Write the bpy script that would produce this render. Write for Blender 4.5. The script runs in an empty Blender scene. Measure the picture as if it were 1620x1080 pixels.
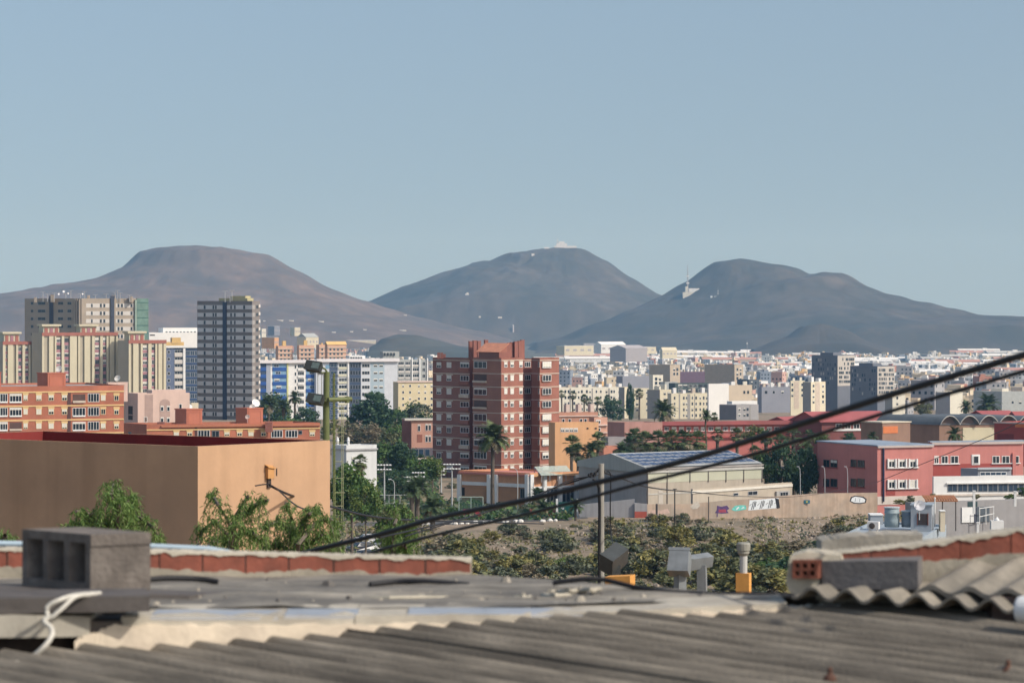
import bpy, math, random
from mathutils import Vector, Matrix, noise
R_ = random.Random(11)
sc = bpy.context.scene
COL = sc.collection
F, HY, CZ = 4167.0, 475.0, 120.0       # focal length in pixels of the 1620 px photo, horizon row, eye height


def P(px, py, Y):
    return Vector(((px - 810) * Y / F, Y, CZ - (py - HY) * Y / F))


# ------------------------------------------------------------------ terrain height
PROF = [(-300, 116), (0, 113.5), (30, 111), (70, 107), (150, 98.5), (220, 92), (280, 89), (330, 87.3), (380, 86), (430, 85), (460, 84),
        (560, 82), (600, 81), (700, 80), (800, 78), (1000, 74.5), (1200, 66), (1400, 57.5), (1700, 53), (2000, 48),
        (3000, 37), (4500, 21), (5500, 12), (8200, 4), (9500, -12), (12000, -30)]


def GZ(Y):
    for (a, za), (b, zb) in zip(PROF, PROF[1:]):
        if Y <= b:
            return za + (zb - za) * (Y - a) / (b - a)
    return PROF[-1][1]


def YG(py):
    """distance of the ground seen at row py"""
    lo, hi = 200.0, 5400.0
    for _ in range(40):
        m = (lo + hi) / 2
        if HY + (CZ - GZ(m)) * F / m > py:
            lo = m
        else:
            hi = m
    return lo


def G(px, Y):
    return Vector(((px - 810) * Y / F, Y, GZ(Y)))


# ------------------------------------------------------------------ materials
MATS = {}


def mat(name, col, rough=.85, var=.18, scale=.6, col2=None, mix=.5, bump=0., bscale=20., metal=0., spec=.3, streak=0., detail=6., mscale=None, contrast=.12, aniso=None):
    """noise-mottled Principled material in object space; col2 patches, vertical weather streaks, bump"""
    if name in MATS:
        return MATS[name]
    m = bpy.data.materials.new(name)
    m.use_nodes = True
    nt = m.node_tree
    N, L = nt.nodes, nt.links
    b = N['Principled BSDF']
    b.inputs['Roughness'].default_value = rough
    b.inputs['Metallic'].default_value = metal
    b.inputs['Specular IOR Level'].default_value = spec
    tc = N.new('ShaderNodeTexCoord')
    src = tc.outputs['Object']
    if aniso:                              # (heading, stretch): marks drawn out along one direction
        am = N.new('ShaderNodeMapping')
        am.inputs['Rotation'].default_value = (0, 0, -aniso[0])
        am2 = N.new('ShaderNodeMapping')
        am2.inputs['Scale'].default_value = (1 / aniso[1], 1, 1)
        L.new(src, am.inputs['Vector'])
        L.new(am.outputs['Vector'], am2.inputs['Vector'])
        src = am2.outputs['Vector']
    out = None
    if var or col2:
        nz = N.new('ShaderNodeTexNoise')
        nz.inputs['Scale'].default_value = scale
        nz.inputs['Detail'].default_value = detail
        nz.inputs['Roughness'].default_value = .62
        L.new(src, nz.inputs['Vector'])
        cr = N.new('ShaderNodeMix')
        cr.data_type = 'RGBA'
        lo = [c * (1 - var) for c in col]
        hi = [min(1, c * (1 + var)) for c in col]
        cr.inputs['A'].default_value = (*lo, 1)
        cr.inputs['B'].default_value = (*hi, 1)
        mr = N.new('ShaderNodeMapRange')
        mr.inputs['From Min'].default_value = .3
        mr.inputs['From Max'].default_value = .7
        L.new(nz.outputs['Fac'], mr.inputs['Value'])
        L.new(mr.outputs['Result'], cr.inputs['Factor'])
        out = cr.outputs['Result']
        if col2:
            n2 = N.new('ShaderNodeTexNoise')
            n2.inputs['Scale'].default_value = mscale or scale * .37
            n2.inputs['Detail'].default_value = detail
            n2.inputs['Roughness'].default_value = .65
            mp = N.new('ShaderNodeMapping')
            mp.inputs['Location'].default_value = (7.3, 2.1, 4.7)
            L.new(src, mp.inputs['Vector'])
            L.new(mp.outputs['Vector'], n2.inputs['Vector'])
            m2 = N.new('ShaderNodeMapRange')
            m2.inputs['From Min'].default_value = 1 - mix - contrast
            m2.inputs['From Max'].default_value = 1 - mix + contrast
            L.new(n2.outputs['Fac'], m2.inputs['Value'])
            c2 = N.new('ShaderNodeMix')
            c2.data_type = 'RGBA'
            L.new(m2.outputs['Result'], c2.inputs['Factor'])
            L.new(out, c2.inputs['A'])
            c2.inputs['B'].default_value = (*col2, 1)
            out = c2.outputs['Result']
        if streak:
            mp = N.new('ShaderNodeMapping')
            mp.inputs['Scale'].default_value = (1.6, 1.6, .08)
            L.new(tc.outputs['Object'], mp.inputs['Vector'])
            n3 = N.new('ShaderNodeTexNoise')
            n3.inputs['Scale'].default_value = 1.0
            n3.inputs['Detail'].default_value = 4
            L.new(mp.outputs['Vector'], n3.inputs['Vector'])
            m3 = N.new('ShaderNodeMapRange')
            m3.inputs['From Min'].default_value = .45
            m3.inputs['From Max'].default_value = .75
            m3.inputs['To Max'].default_value = streak
            L.new(n3.outputs['Fac'], m3.inputs['Value'])
            c3 = N.new('ShaderNodeMix')
            c3.data_type = 'RGBA'
            L.new(m3.outputs['Result'], c3.inputs['Factor'])
            L.new(out, c3.inputs['A'])
            c3.inputs['B'].default_value = (col[0] * .45, col[1] * .43, col[2] * .4, 1)
            out = c3.outputs['Result']
        L.new(out, b.inputs['Base Color'])
    else:
        b.inputs['Base Color'].default_value = (*col, 1)
    if bump:
        nb = N.new('ShaderNodeTexNoise')
        nb.inputs['Scale'].default_value = bscale
        nb.inputs['Detail'].default_value = 8
        L.new(tc.outputs['Object'], nb.inputs['Vector'])
        bp = N.new('ShaderNodeBump')
        bp.inputs['Strength'].default_value = 1
        bp.inputs['Distance'].default_value = bump
        L.new(nb.outputs['Fac'], bp.inputs['Height'])
        L.new(bp.outputs['Normal'], b.inputs['Normal'])
    MATS[name] = m
    return m


def leafmat(name, col, col2, tr=.25):
    """foliage: per-leaf colour from a random per island, with some light let through"""
    if name in MATS:
        return MATS[name]
    m = bpy.data.materials.new(name)
    m.use_nodes = True
    nt = m.node_tree
    N, L = nt.nodes, nt.links
    b = N['Principled BSDF']
    b.inputs['Roughness'].default_value = .6
    b.inputs['Specular IOR Level'].default_value = .25
    g = N.new('ShaderNodeNewGeometry')
    c = N.new('ShaderNodeMix')
    c.data_type = 'RGBA'
    c.inputs['A'].default_value = (*col, 1)
    c.inputs['B'].default_value = (*col2, 1)
    L.new(g.outputs['Random Per Island'], c.inputs['Factor'])
    L.new(c.outputs['Result'], b.inputs['Base Color'])
    t = N.new('ShaderNodeBsdfTranslucent')
    L.new(c.outputs['Result'], t.inputs['Color'])
    mx = N.new('ShaderNodeMixShader')
    mx.inputs['Fac'].default_value = tr
    L.new(b.outputs['BSDF'], mx.inputs[1])
    L.new(t.outputs['BSDF'], mx.inputs[2])
    L.new(mx.outputs['Shader'], N['Material Output'].inputs['Surface'])
    MATS[name] = m
    return m


def brickmat(name, c1, c2, mortar, sx=.25, sz=.075, face='xz', ms=.012):
    """real brick coursing, projected along whichever wall direction is given"""
    if name in MATS:
        return MATS[name]
    m = mat(name, c1, var=.0)
    nt = m.node_tree
    N, L = nt.nodes, nt.links
    b = N['Principled BSDF']
    tc = N.new('ShaderNodeTexCoord')
    sp = N.new('ShaderNodeSeparateXYZ')
    L.new(tc.outputs['Object'], sp.inputs['Vector'])
    ad = N.new('ShaderNodeMath')
    ad.operation = 'ADD'
    L.new(sp.outputs['X'], ad.inputs[0])
    L.new(sp.outputs['Y'], ad.inputs[1])
    cb = N.new('ShaderNodeCombineXYZ')
    L.new(ad.outputs[0], cb.inputs['X'])
    L.new(sp.outputs['Z'], cb.inputs['Y'])
    br = N.new('ShaderNodeTexBrick')
    br.inputs['Color1'].default_value = (*c1, 1)
    br.inputs['Color2'].default_value = (*c2, 1)
    br.inputs['Mortar'].default_value = (*mortar, 1)
    br.inputs['Scale'].default_value = 1
    br.inputs['Mortar Size'].default_value = ms
    br.inputs['Brick Width'].default_value = sx
    br.inputs['Row Height'].default_value = sz
    L.new(cb.outputs['Vector'], br.inputs['Vector'])
    nz = N.new('ShaderNodeTexNoise')
    nz.inputs['Scale'].default_value = .25
    nz.inputs['Detail'].default_value = 6
    L.new(tc.outputs['Object'], nz.inputs['Vector'])
    mr = N.new('ShaderNodeMapRange')
    mr.inputs['From Min'].default_value = .3
    mr.inputs['From Max'].default_value = .7
    mr.inputs['To Min'].default_value = .8
    mr.inputs['To Max'].default_value = 1.15
    L.new(nz.outputs['Fac'], mr.inputs['Value'])
    mu = N.new('ShaderNodeVectorMath')
    mu.operation = 'SCALE'
    L.new(br.outputs['Color'], mu.inputs[0])
    L.new(mr.outputs['Result'], mu.inputs['Scale'])
    L.new(mu.outputs['Vector'], b.inputs['Base Color'])
    return m


# ------------------------------------------------------------------ mesh builder
class MB:
    def __init__(s):
        s.v, s.f, s.m, s.mats, s.smooth = [], [], [], [], False

    def mi(s, m):
        if m is None:
            return 0
        if m not in s.mats:
            s.mats.append(m)
        return s.mats.index(m)

    def face(s, pts, m=None):
        n = len(s.v)
        s.v += [tuple(p) for p in pts]
        s.f.append(tuple(range(n, n + len(pts))))
        s.m.append(s.mi(m))

    def mesh(s, vs, fs, m=None):
        n = len(s.v)
        s.v += [tuple(p) for p in vs]
        k = s.mi(m)
        for f in fs:
            s.f.append(tuple(i + n for i in f))
            s.m.append(k)

    def box(s, x0, x1, y0, y1, z0, z1, m=None, M=None):
        vs = [Vector((x, y, z)) for z in (z0, z1) for y in (y0, y1) for x in (x0, x1)]
        if M is not None:
            vs = [M @ p for p in vs]
        s.mesh(vs, [(0, 2, 3, 1), (4, 5, 7, 6), (0, 1, 5, 4), (2, 6, 7, 3), (0, 4, 6, 2), (1, 3, 7, 5)], m)
        return s

    def prism(s, poly, z0, z1, m=None, top=True, mtop=None):
        """poly: list of (x, y) counter-clockwise; z1 may be a list of heights"""
        n = len(poly)
        zt = z1 if isinstance(z1, (list, tuple)) else [z1] * n
        vs = [(p[0], p[1], z0) for p in poly] + [(p[0], p[1], zt[i]) for i, p in enumerate(poly)]
        s.mesh(vs, [(i, (i + 1) % n, n + (i + 1) % n, n + i) for i in range(n)], m)
        s.mesh([(p[0], p[1], z0) for p in poly], [tuple(reversed(range(n)))], m)
        if top:
            s.mesh([(p[0], p[1], zt[i]) for i, p in enumerate(poly)], [tuple(range(n))], mtop or m)
        return s

    def tube(s, pts, r, n=8, m=None, cap=True):
        pts = [Vector(p) for p in pts]
        rs = r if isinstance(r, (list, tuple)) else [r] * len(pts)
        vs, fs = [], []
        up = Vector((0, 0, 1))
        for i, p in enumerate(pts):
            d = (pts[min(i + 1, len(pts) - 1)] - pts[max(i - 1, 0)])
            d = d.normalized() if d.length > 1e-9 else up
            a = d.cross(up if abs(d.z) < .95 else Vector((1, 0, 0))).normalized()
            b = d.cross(a).normalized()
            for k in range(n):
                t = 2 * math.pi * k / n
                vs.append(p + (a * math.cos(t) + b * math.sin(t)) * rs[i])
        for i in range(len(pts) - 1):
            for k in range(n):
                fs.append((i * n + k, i * n + (k + 1) % n, (i + 1) * n + (k + 1) % n, (i + 1) * n + k))
        if cap:
            fs.append(tuple(range(n)))
            fs.append(tuple(reversed(range((len(pts) - 1) * n, len(pts) * n))))
        s.mesh(vs, fs, m)
        return s

    def lathe(s, prof, n=16, m=None, M=None):
        vs, fs = [], []
        for r, z in prof:
            for k in range(n):
                t = 2 * math.pi * k / n
                p = Vector((r * math.cos(t), r * math.sin(t), z))
                vs.append(M @ p if M is not None else p)
        for i in range(len(prof) - 1):
            for k in range(n):
                fs.append((i * n + k, i * n + (k + 1) % n, (i + 1) * n + (k + 1) % n, (i + 1) * n + k))
        fs.append(tuple(reversed(range(n))))
        fs.append(tuple(range((len(prof) - 1) * n, len(prof) * n)))
        s.mesh(vs, fs, m)
        return s

    def data(s, name, m=None):
        me = bpy.data.meshes.new(name)
        me.from_pydata(s.v, [], s.f)
        mats = s.mats or ([m] if m else [])
        for x in mats:
            me.materials.append(x)
        if len(mats) > 1:
            me.polygons.foreach_set('material_index', s.m)
        if s.smooth:
            me.polygons.foreach_set('use_smooth', [True] * len(s.f))
        me.update()
        return me

    def build(s, name, m=None, parent=None, loc=None):
        return link(name, s.data(name, m), parent, loc)


def link(name, data, parent=None, loc=None):
    o = bpy.data.objects.new(name, data)
    COL.objects.link(o)
    if parent:
        o.parent = parent
    if loc is not None:
        o.location = loc
    return o


def tag(o, label, cat, group=None):
    o['label'] = label
    o['category'] = cat
    if group:
        o['group'] = group
    return o


def thing(name, label, cat, loc, rz=0, group=None):
    o = bpy.data.objects.new(name, None)
    COL.objects.link(o)
    o.empty_display_size = .2
    o.location = loc
    o.rotation_euler = (0, 0, rz)
    return tag(o, label, cat, group)


def struct(o):
    o['kind'] = 'structure'
    return o


def copy_tree(o, parent=None):
    c = o.copy()
    COL.objects.link(c)
    if parent:
        c.parent = parent
    for ch in list(o.children):
        copy_tree(ch, c)
    return c


# ------------------------------------------------------------------ buildings
GLASS = mat('window_glass', (.02, .028, .036), rough=.12, var=0, spec=.5)
GLASSB = mat('blue_window_glass', (.03, .055, .09), rough=.15, var=0, spec=.5)
WHITE = mat('white_paint', (.72, .72, .70), var=.08, scale=.5)
CREAMP = mat('cream_paint', (.70, .62, .42), var=.1, scale=.5)
SHUT = mat('pale_shutter', (.62, .60, .53), rough=.6, var=.1, scale=2)
ALU = mat('aluminium_frame', (.45, .46, .47), rough=.45, var=.05, metal=.3)
FRAMEM = {'white': WHITE, 'alu': ALU, 'cream': CREAMP, 'brown': mat('brown_frame', (.1, .06, .045), rough=.5, var=.1),
          'grey': mat('grey_frame', (.2, .21, .22), rough=.5, var=.08)}
WCACHE = {}


def win_meshes(w, h, fm, n, shut, glass):
    key = (round(w, 1), round(h, 1), fm, n, shut, glass.name)
    if key in WCACHE:
        return WCACHE[key]
    w, h = max(.3, key[0]), max(.3, key[1])
    t = min(.09, w * .12)
    fr = MB()
    fr.box(-w / 2, w / 2, -.07, .04, 0, t)
    fr.box(-w / 2, w / 2, -.07, .04, h - t, h)
    fr.box(-w / 2, -w / 2 + t, -.07, .04, t, h - t)
    fr.box(w / 2 - t, w / 2, -.07, .04, t, h - t)
    for i in range(1, n):
        x = -w / 2 + w * i / n
        fr.box(x - t * .4, x + t * .4, -.065, .04, t, h - t)
    pane = MB()
    pane.box(-w / 2 + t, w / 2 - t, -.03, .02, t, h - t)
    sh = None
    if shut > 0:
        sh = MB()
        sh.box(-w / 2 + t, w / 2 - t, -.055, -.035, h - t - (h - 2 * t) * shut, h - t)
        sh = sh.data('shutter', SHUT)
    WCACHE[key] = (fr.data('window', FRAMEM[fm]), pane.data('pane', glass), sh)
    return WCACHE[key]


class Face:
    """one wall of a building: root-local origin o, unit direction d (left to right seen from outside)"""

    def __init__(s, b, o, d, length):
        s.b, s.o, s.d, s.len = b, Vector(o), Vector(d), length
        s.n = Vector((d[1], -d[0], 0))          # outward normal
        s.w = Vector(o) + b.loc

    def s_(s, px):
        k = (px - 810) / F
        return (k * s.w.y - s.w.x) / (s.d.x - k * s.d.y)

    def h_(s, y, px=None, si=None):
        if si is None:
            si = s.s_(px)
        Yd = s.w.y + s.d.y * si
        return CZ - (y - HY) * Yd / F - s.b.loc.z

    def M(s, si, h, out=0.):
        p = s.o + s.d * si + Vector((0, 0, h)) + s.n * out
        m = Matrix(((s.d.x, -s.n.x, 0, p.x), (s.d.y, -s.n.y, 0, p.y), (0, 0, 1, p.z), (0, 0, 0, 1)))
        return m

    def win(s, px0, px1, y0, y1, fm='white', n=2, shut=0., glass=GLASS, name='window', out=0.):
        a, c = s.s_(px0), s.s_(px1)
        mid = (a + c) / 2
        h0, h1 = s.h_(y1, si=mid), s.h_(y0, si=mid)
        s.winm(mid, h0, abs(c - a), h1 - h0, fm, n, shut, glass, name, out)

    def winm(s, mid, h0, w, h, fm='white', n=2, shut=0., glass=GLASS, name='window', out=0.):
        s.b.add_window(s, mid, h0, w, h, fm, n, shut, glass, name, out)

    def slab(s, px0, px1, y0, y1, m, out=.15, name='band', inn=.05, parent=None):
        """a raised plate on this wall between picture columns and rows"""
        a, c = s.s_(px0), s.s_(px1)
        mid = (a + c) / 2
        return s.slabm(a, c, s.h_(y1, si=mid), s.h_(y0, si=mid), m, out, name, inn, parent)

    def slabm(s, a, c, h0, h1, m, out=.15, name='band', inn=.05, parent=None):
        mb = MB()
        mb.box(a, c, -out, inn, h0, h1, M=s.M(0, 0))
        return mb.build(name, m, parent or s.b.root)


class Bld:
    def __init__(s, name, label, cat, pc, Y, ytop, ybase, pl, pr, aL=45, aR=None, wall=None, roof=None, group=None, parapet=.5, deep=None, drop=3.0):
        """near vertical edge at column pc and distance Y; left wall runs back to column pl at aL degrees from the picture plane, the right
        wall to column pr at aR degrees"""
        s.loc = P(pc, ybase, Y)
        s.root = thing(name, label, cat, s.loc, 0, group)
        aR = 90 - aL if aR is None else aR
        if Y >= 1000 and aR < 16:
            aR += 10
        if aL < 32:
            aL = 33
        u = Vector((-math.cos(math.radians(aL)), math.sin(math.radians(aL)), 0))
        v = Vector((math.cos(math.radians(aR)), math.sin(math.radians(aR)), 0))

        def ln(px, d):
            k = (px - 810) / F
            return (k * Y - s.loc.x) / (d.x - k * d.y)
        s.Ll = ln(pl, u) if deep is None or pl is not None else deep
        s.Lr = ln(pr, v) if pr is not None else deep
        s.u, s.v = u, v
        s.H = (ybase - ytop) * Y / F
        s.Lf = u * s.Ll
        s.Rt = v * s.Lr
        s.L = Face(s, s.Lf, -u, s.Ll)
        s.R = Face(s, (0, 0, 0), v, s.Lr)
        s.poly = [(0, 0), s.Rt[:2], (s.Rt + s.Lf)[:2], s.Lf[:2]]
        s.count = {}
        s.over = {}
        H = s.H
        mb = MB()
        c = Vector((s.Rt + s.Lf)) * .5
        inner = [tuple(Vector((p[0], p[1])) + (Vector(c[:2]) - Vector((p[0], p[1]))).normalized() * .35) for p in s.poly]
        pp = s.poly
        if parapet > 0:
            mb.prism(pp, -drop, H, top=False)
            for i in range(4):
                j = (i + 1) % 4
                mb.face([(*pp[i], H), (*pp[j], H), (*inner[j], H), (*inner[i], H)])
                mb.face([(*inner[i], H), (*inner[j], H), (*inner[j], H - parapet - .1), (*inner[i], H - parapet - .1)])
        else:
            mb.prism(pp, -drop, H)
        s.wall = mb.build('wall', wall, s.root)
        rm = MB()
        if parapet > 0:
            rm.face([(*p, H - parapet) for p in inner])
        else:
            rm.prism([tuple(Vector(p) + (Vector(p) - Vector(c[:2])).normalized() * .25) for p in pp], H + .01, H + .22)
        s.roof = rm.build('roof', roof or mat('roof_deck', (.3, .29, .28), var=.2, scale=.3), s.root)

    def add_window(s, f, mid, h0, w, h, fm, n, shut, glass, name, out):
        k = s.count.get(name, 0)
        s.count[name] = k + 1
        fr, pane, sh = win_meshes(w, h, fm, n, shut, glass)
        M = f.M(mid, h0, out)
        if k < 100:
            o = link(name, fr, s.root)
            o.matrix_basis = M
            link('pane', pane, o)
            if sh:
                link('shutter', sh, o)
        else:
            mb = s.over.setdefault(name, MB())
            for me in (fr, pane, sh):
                if me:
                    mb.mesh([M @ v.co for v in me.vertices], [tuple(p.vertices) for p in me.polygons], me.materials[0])

    def done(s):
        for name, mb in s.over.items():
            o = mb.build(name, None, s.root)
            o['kind'] = 'stuff'

    def boxpart(s, name, x0, x1, y0, y1, h0, h1, m):
        """box in fractions along the right wall (x) and left wall (y) directions of the footprint"""
        mb = MB()
        pts = [s.v * s.Lr * x + s.u * s.Ll * y for x, y in ((x0, y0), (x1, y0), (x1, y1), (x0, y1))]
        mb.prism([p[:2] for p in pts], h0, h1)
        return mb.build(name, m, s.root)


def rshut():
    return R_.choice((0., .3, .3, .6, .6, 1., 1.))
# ================================================================== camera, light, sky, air
cam = bpy.data.cameras.new('camera')
cam.sensor_width = 36
cam.lens = F / 1620 * 36
cam.shift_y = -(540 - HY) / 1620
cam.clip_start, cam.clip_end = .1, 80000
cam.dof.use_dof = True
cam.dof.focus_distance = 330
cam.dof.aperture_fstop = 6.2
camo = link('camera', cam, None, (0, 0, CZ))
camo.rotation_euler = (math.pi / 2, 0, 0)
sc.camera = camo
ELEV = math.radians(40)
SUNH = Vector((.88, -.47, 0)).normalized()
AZ = math.atan2(SUNH.x, SUNH.y)                       # clockwise from +Y
sd = SUNH * math.cos(ELEV) + Vector((0, 0, math.sin(ELEV)))
sl = bpy.data.lights.new('sun', 'SUN')
sl.energy = 3.5
sl.angle = math.radians(.6)
sl.color = (1, .945, .86)
so = link('sun', sl, None, (0, 0, 400))
so.rotation_euler = sd.to_track_quat('Z', 'Y').to_euler()
w = bpy.data.worlds.new('World')
sc.world = w
w.use_nodes = True
wn, wl = w.node_tree.nodes, w.node_tree.links
sk = wn.new('ShaderNodeTexSky')
sk.sky_type = 'NISHITA'
sk.sun_disc = False
sk.sun_elevation = ELEV
sk.sun_rotation = AZ
sk.altitude = 120
sk.air_density = 1.0
sk.dust_density = 3
sk.ozone_density = 1.1
# the air over this coast is hazy well up the sky: read the sky a little above each direction so the horizon keeps that even blue
wt = wn.new('ShaderNodeTexCoord')
wv = wn.new('ShaderNodeVectorMath')
wv.operation = 'MULTIPLY_ADD'
wv.inputs[1].default_value = (1, 1, .45)
wv.inputs[2].default_value = (0, 0, .115)
wz = wn.new('ShaderNodeVectorMath')
wz.operation = 'NORMALIZE'
wl.new(wt.outputs['Generated'], wv.inputs[0])
wl.new(wv.outputs['Vector'], wz.inputs[0])
wl.new(wz.outputs['Vector'], sk.inputs['Vector'])
wl.new(sk.outputs['Color'], wn['Background'].inputs['Color'])
wn['Background'].inputs['Strength'].default_value = .128
vs_ = sc.view_settings
vs_.view_transform = 'Standard'
vs_.look = 'None'
vs_.exposure = .06
vs_.gamma = 1
sc.cycles.use_denoising = True
sc.cycles.max_bounces = 6
sc.cycles.diffuse_bounces = 3
sc.cycles.glossy_bounces = 2
sc.cycles.volume_bounces = 0
sc.cycles.caustics_reflective = False
sc.cycles.caustics_refractive = False

hz = MB()
hz.box(-9000, 9000, -400, 13000, -40, 420)
hm = bpy.data.materials.new('haze_air')
hm.use_nodes = True
hn = hm.node_tree.nodes
hn.remove(hn['Principled BSDF'])
pv = hn.new('ShaderNodeVolumePrincipled')
pv.inputs['Color'].default_value = (.30, .62, 1.0, 1)
pv.inputs['Density'].default_value = 7.4e-5
pv.inputs['Absorption Color'].default_value = (1, 1, 1, 1)
pv.inputs['Anisotropy'].default_value = 0.0
hm.node_tree.links.new(pv.outputs['Volume'], hn['Material Output'].inputs['Volume'])
ho = hz.build('haze', hm)
ho['kind'] = 'stuff'

# ================================================================== ground and sea
EARTH = mat('dry_earth', (.26, .20, .14), var=.28, scale=.5, col2=(.15, .13, .085), mix=.42, mscale=.05, bump=.15, bscale=1.5, contrast=.1)
rows = [-300, -100, -30, 0, 20, 40, 60, 80, 110, 140, 170, 200, 225]
y = 240
while y < 470:
    rows.append(y)
    y += 2.2
while y < 1500:
    rows.append(y)
    y *= 1.012
while y < 12000:
    rows.append(y)
    y *= 1.05
NX = 120


def sheet(name, rws, m):
    gv, gf = [], []
    for Y in rws:
        wd = max(160, abs(Y) * .33)
        for i in range(NX + 1):
            X = (i / NX * 2 - 1) * wd
            z = GZ(Y)
            if 200 < Y < 470:
                k_ = max(0, min(1, (402 - Y) / 30))
                z += noise.noise((X * .06, Y * .06, 0)) * .7 * k_ + noise.noise((X * .3, Y * .3, 3)) * .3 * k_
            gv.append((X, Y, z))
    for j in range(len(rws) - 1):
        for i in range(NX):
            a = j * (NX + 1) + i
            gf.append((a, a + 1, a + NX + 2, a + NX + 1))
    gm = MB()
    gm.mesh(gv, gf)
    gm.smooth = True
    return struct(gm.build(name, m))


cut = next(i for i, v in enumerate(rows) if v > 2500)
sheet('ground', rows[:cut + 1], EARTH)
sheet('scrub_plain', rows[cut:], mat('dark_scrub_plain', (.085, .085, .06), var=.3, scale=.01, col2=(.15, .125, .095), mix=.42, mscale=.004))
sea = MB()
sea.face([(-8500, 5000, 0), (8500, 5000, 0), (8500, 12800, 0), (-8500, 12800, 0)])
struct(sea.build('sea', mat('sea_water', (.03, .07, .10), rough=.25, var=.1, scale=.01)))
# road along the near side of the yard wall
rd = MB()
rp = [G(560, 402), G(700, 405), G(860, 414), G(930, 421)]
for a, b in zip(rp, rp[1:]):
    up = Vector((0, 0, .03))
    rd.face([a + up, b + up, Vector((b.x, b.y + 9, GZ(b.y + 9) + .03)), Vector((a.x, a.y + 9, GZ(a.y + 9) + .03))])
struct(rd.build('road', mat('worn_asphalt', (.09, .088, .085), var=.2, scale=.6)))

# ================================================================== volcanoes
def crest(pts, px):
    for (a, ya), (b, yb) in zip(pts, pts[1:]):
        if px <= b:
            t = max(0, (px - a) / (b - a))
            t2 = t * t * (3 - 2 * t) * .35 + t * .65
            return ya + (yb - ya) * t2
    return pts[-1][1]


HILLV = []


def volcano(name, pts, Yc, m, seed, base, pxc, dep=1., gully=1.):
    """round hill whose skyline follows pts; every other bearing blends the two flanks"""
    mb = MB()
    x0, x1 = pts[0][0], pts[-1][0]
    nx, ny = 300, 110
    kx = Yc / F
    Rm = max(abs(x0 - pxc), abs(x1 - pxc)) * kx
    vs, fs = [], []
    for j in range(ny + 1):
        t = j / ny * 2 - 1
        dy = abs(t) ** 1.3 * (1 if t > 0 else -1) * Rm * .8 * dep
        for i in range(nx + 1):
            px = x0 + (x1 - x0) * i / nx
            dx = (px - pxc) * kx
            X = (px - 810) * kx
            wx = noise.noise((X * .003, dy * .003, seed)) * 60 * min(1, abs(dy) / 150)
            r = math.hypot(dx + wx, dy / dep)
            wr = .5 + .5 * (dx + wx) / r if r > 1 else .5
            wr = wr * wr * (3 - 2 * wr)
            hl, hr = crest(pts, max(x0, pxc - r / kx)), crest(pts, min(x1, pxc + r / kx))
            H = CZ - (hr * wr + hl * (1 - wr) - HY) * kx
            n = noise.fractal((X * .005 + seed, dy * .005 + seed, seed * 1.7), .9, 2.1, 6)
            hh = max(4, H - base)
            e = min(1, abs(dy) / 90)
            z = H + n * gully * hh * .08 * e + noise.noise((X * .02 + seed, dy * .02, 1.)) * 4 * gully * e
            ang = math.atan2(dy, dx + .01)
            z += -abs(noise.noise((ang * 7 + seed, r * .0012, seed))) * hh * .02 * gully * e
            if abs(dy) < 40:
                z += noise.noise((X * .03, seed, 2.)) * 1.3
            edge = min(1, (1 - abs(t)) * 6, min(i, nx - i) / 14)
            vs.append((X, Yc + dy, z * edge + (base - 25) * (1 - edge)))
    for j in range(ny):
        for i in range(nx):
            a = j * (nx + 1) + i
            fs.append((a, a + 1, a + nx + 2, a + nx + 1))
    mb.mesh(vs, fs)
    mb.smooth = True
    HILLV.append((mb.v, mb.f))
    return struct(mb.build(name, m))


V1 = mat('brown_lava_slope', (.145, .105, .083), var=.35, scale=.02, col2=(.085, .07, .06), mix=.5, mscale=.006, streak=0, bump=4, bscale=.02)
V2 = mat('grey_lava_slope', (.085, .072, .06), var=.35, scale=.02, col2=(.046, .046, .038), mix=.5, mscale=.006, bump=4, bscale=.02)
volcano('middle_hill', [(520, 505), (575, 479), (640, 453), (700, 432), (770, 416), (800, 402), (860, 394), (890, 391), (925, 395), (960, 413), (1000, 440),
                        (1045, 467), (1085, 486), (1180, 515)], 7000, V2, 3.1, 14, 890)
volcano('left_hill', [(-300, 500), (-120, 480), (0, 465), (70, 455), (120, 447), (150, 440), (190, 425), (222, 397), (250, 391), (310, 388), (370, 394),
                      (425, 403), (470, 428), (530, 459), (575, 475), (620, 489), (660, 501), (740, 520), (860, 548)], 6400, V1, 9.4, 13, 320, 1., .8)
volcano('right_hill', [(800, 552), (880, 535), (945, 511), (1000, 489), (1045, 468), (1080, 448), (1130, 415), (1172, 409), (1230, 418), (1262, 424), (1285, 435), (1302, 430),
                       (1332, 432), (1370, 454), (1400, 466), (1450, 479), (1510, 488), (1540, 497), (1620, 502), (1720, 506), (1850, 515)], 5900, V2, 5.2, 12, 1172)
volcano('dark_knoll', [(575, 556), (592, 545), (605, 535), (630, 529), (660, 530), (690, 537), (730, 548), (790, 556)], 4300,
        mat('dark_scrub_slope', (.045, .05, .042), var=.3, scale=.01, col2=(.09, .08, .06), mscale=.006), 2.2, 20, 640, .8, .5)
volcano('quarry_slope', [(1180, 556), (1240, 535), (1270, 516), (1300, 512), (1335, 520), (1375, 540), (1420, 556)], 4750,
        mat('quarry_earth', (.075, .064, .053), var=.3, scale=.01, col2=(.045, .044, .038), mscale=.008), 4.4, 16, 1297, .8, 1.2)

from mathutils.bvhtree import BVHTree
HBVH = [BVHTree.FromPolygons([Vector(v) for v in a], b) for a, b in HILLV]


def onhill(px, py, Yd):
    d = P(px, py, 1000) - Vector((0, 0, CZ))
    best = None
    for t in HBVH:
        h = t.ray_cast(Vector((0, 0, CZ)), d.normalized())
        if h[0] and (best is None or h[0].y < best.y):
            best = h[0]
    return best if best else P(px, py, Yd)
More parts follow.
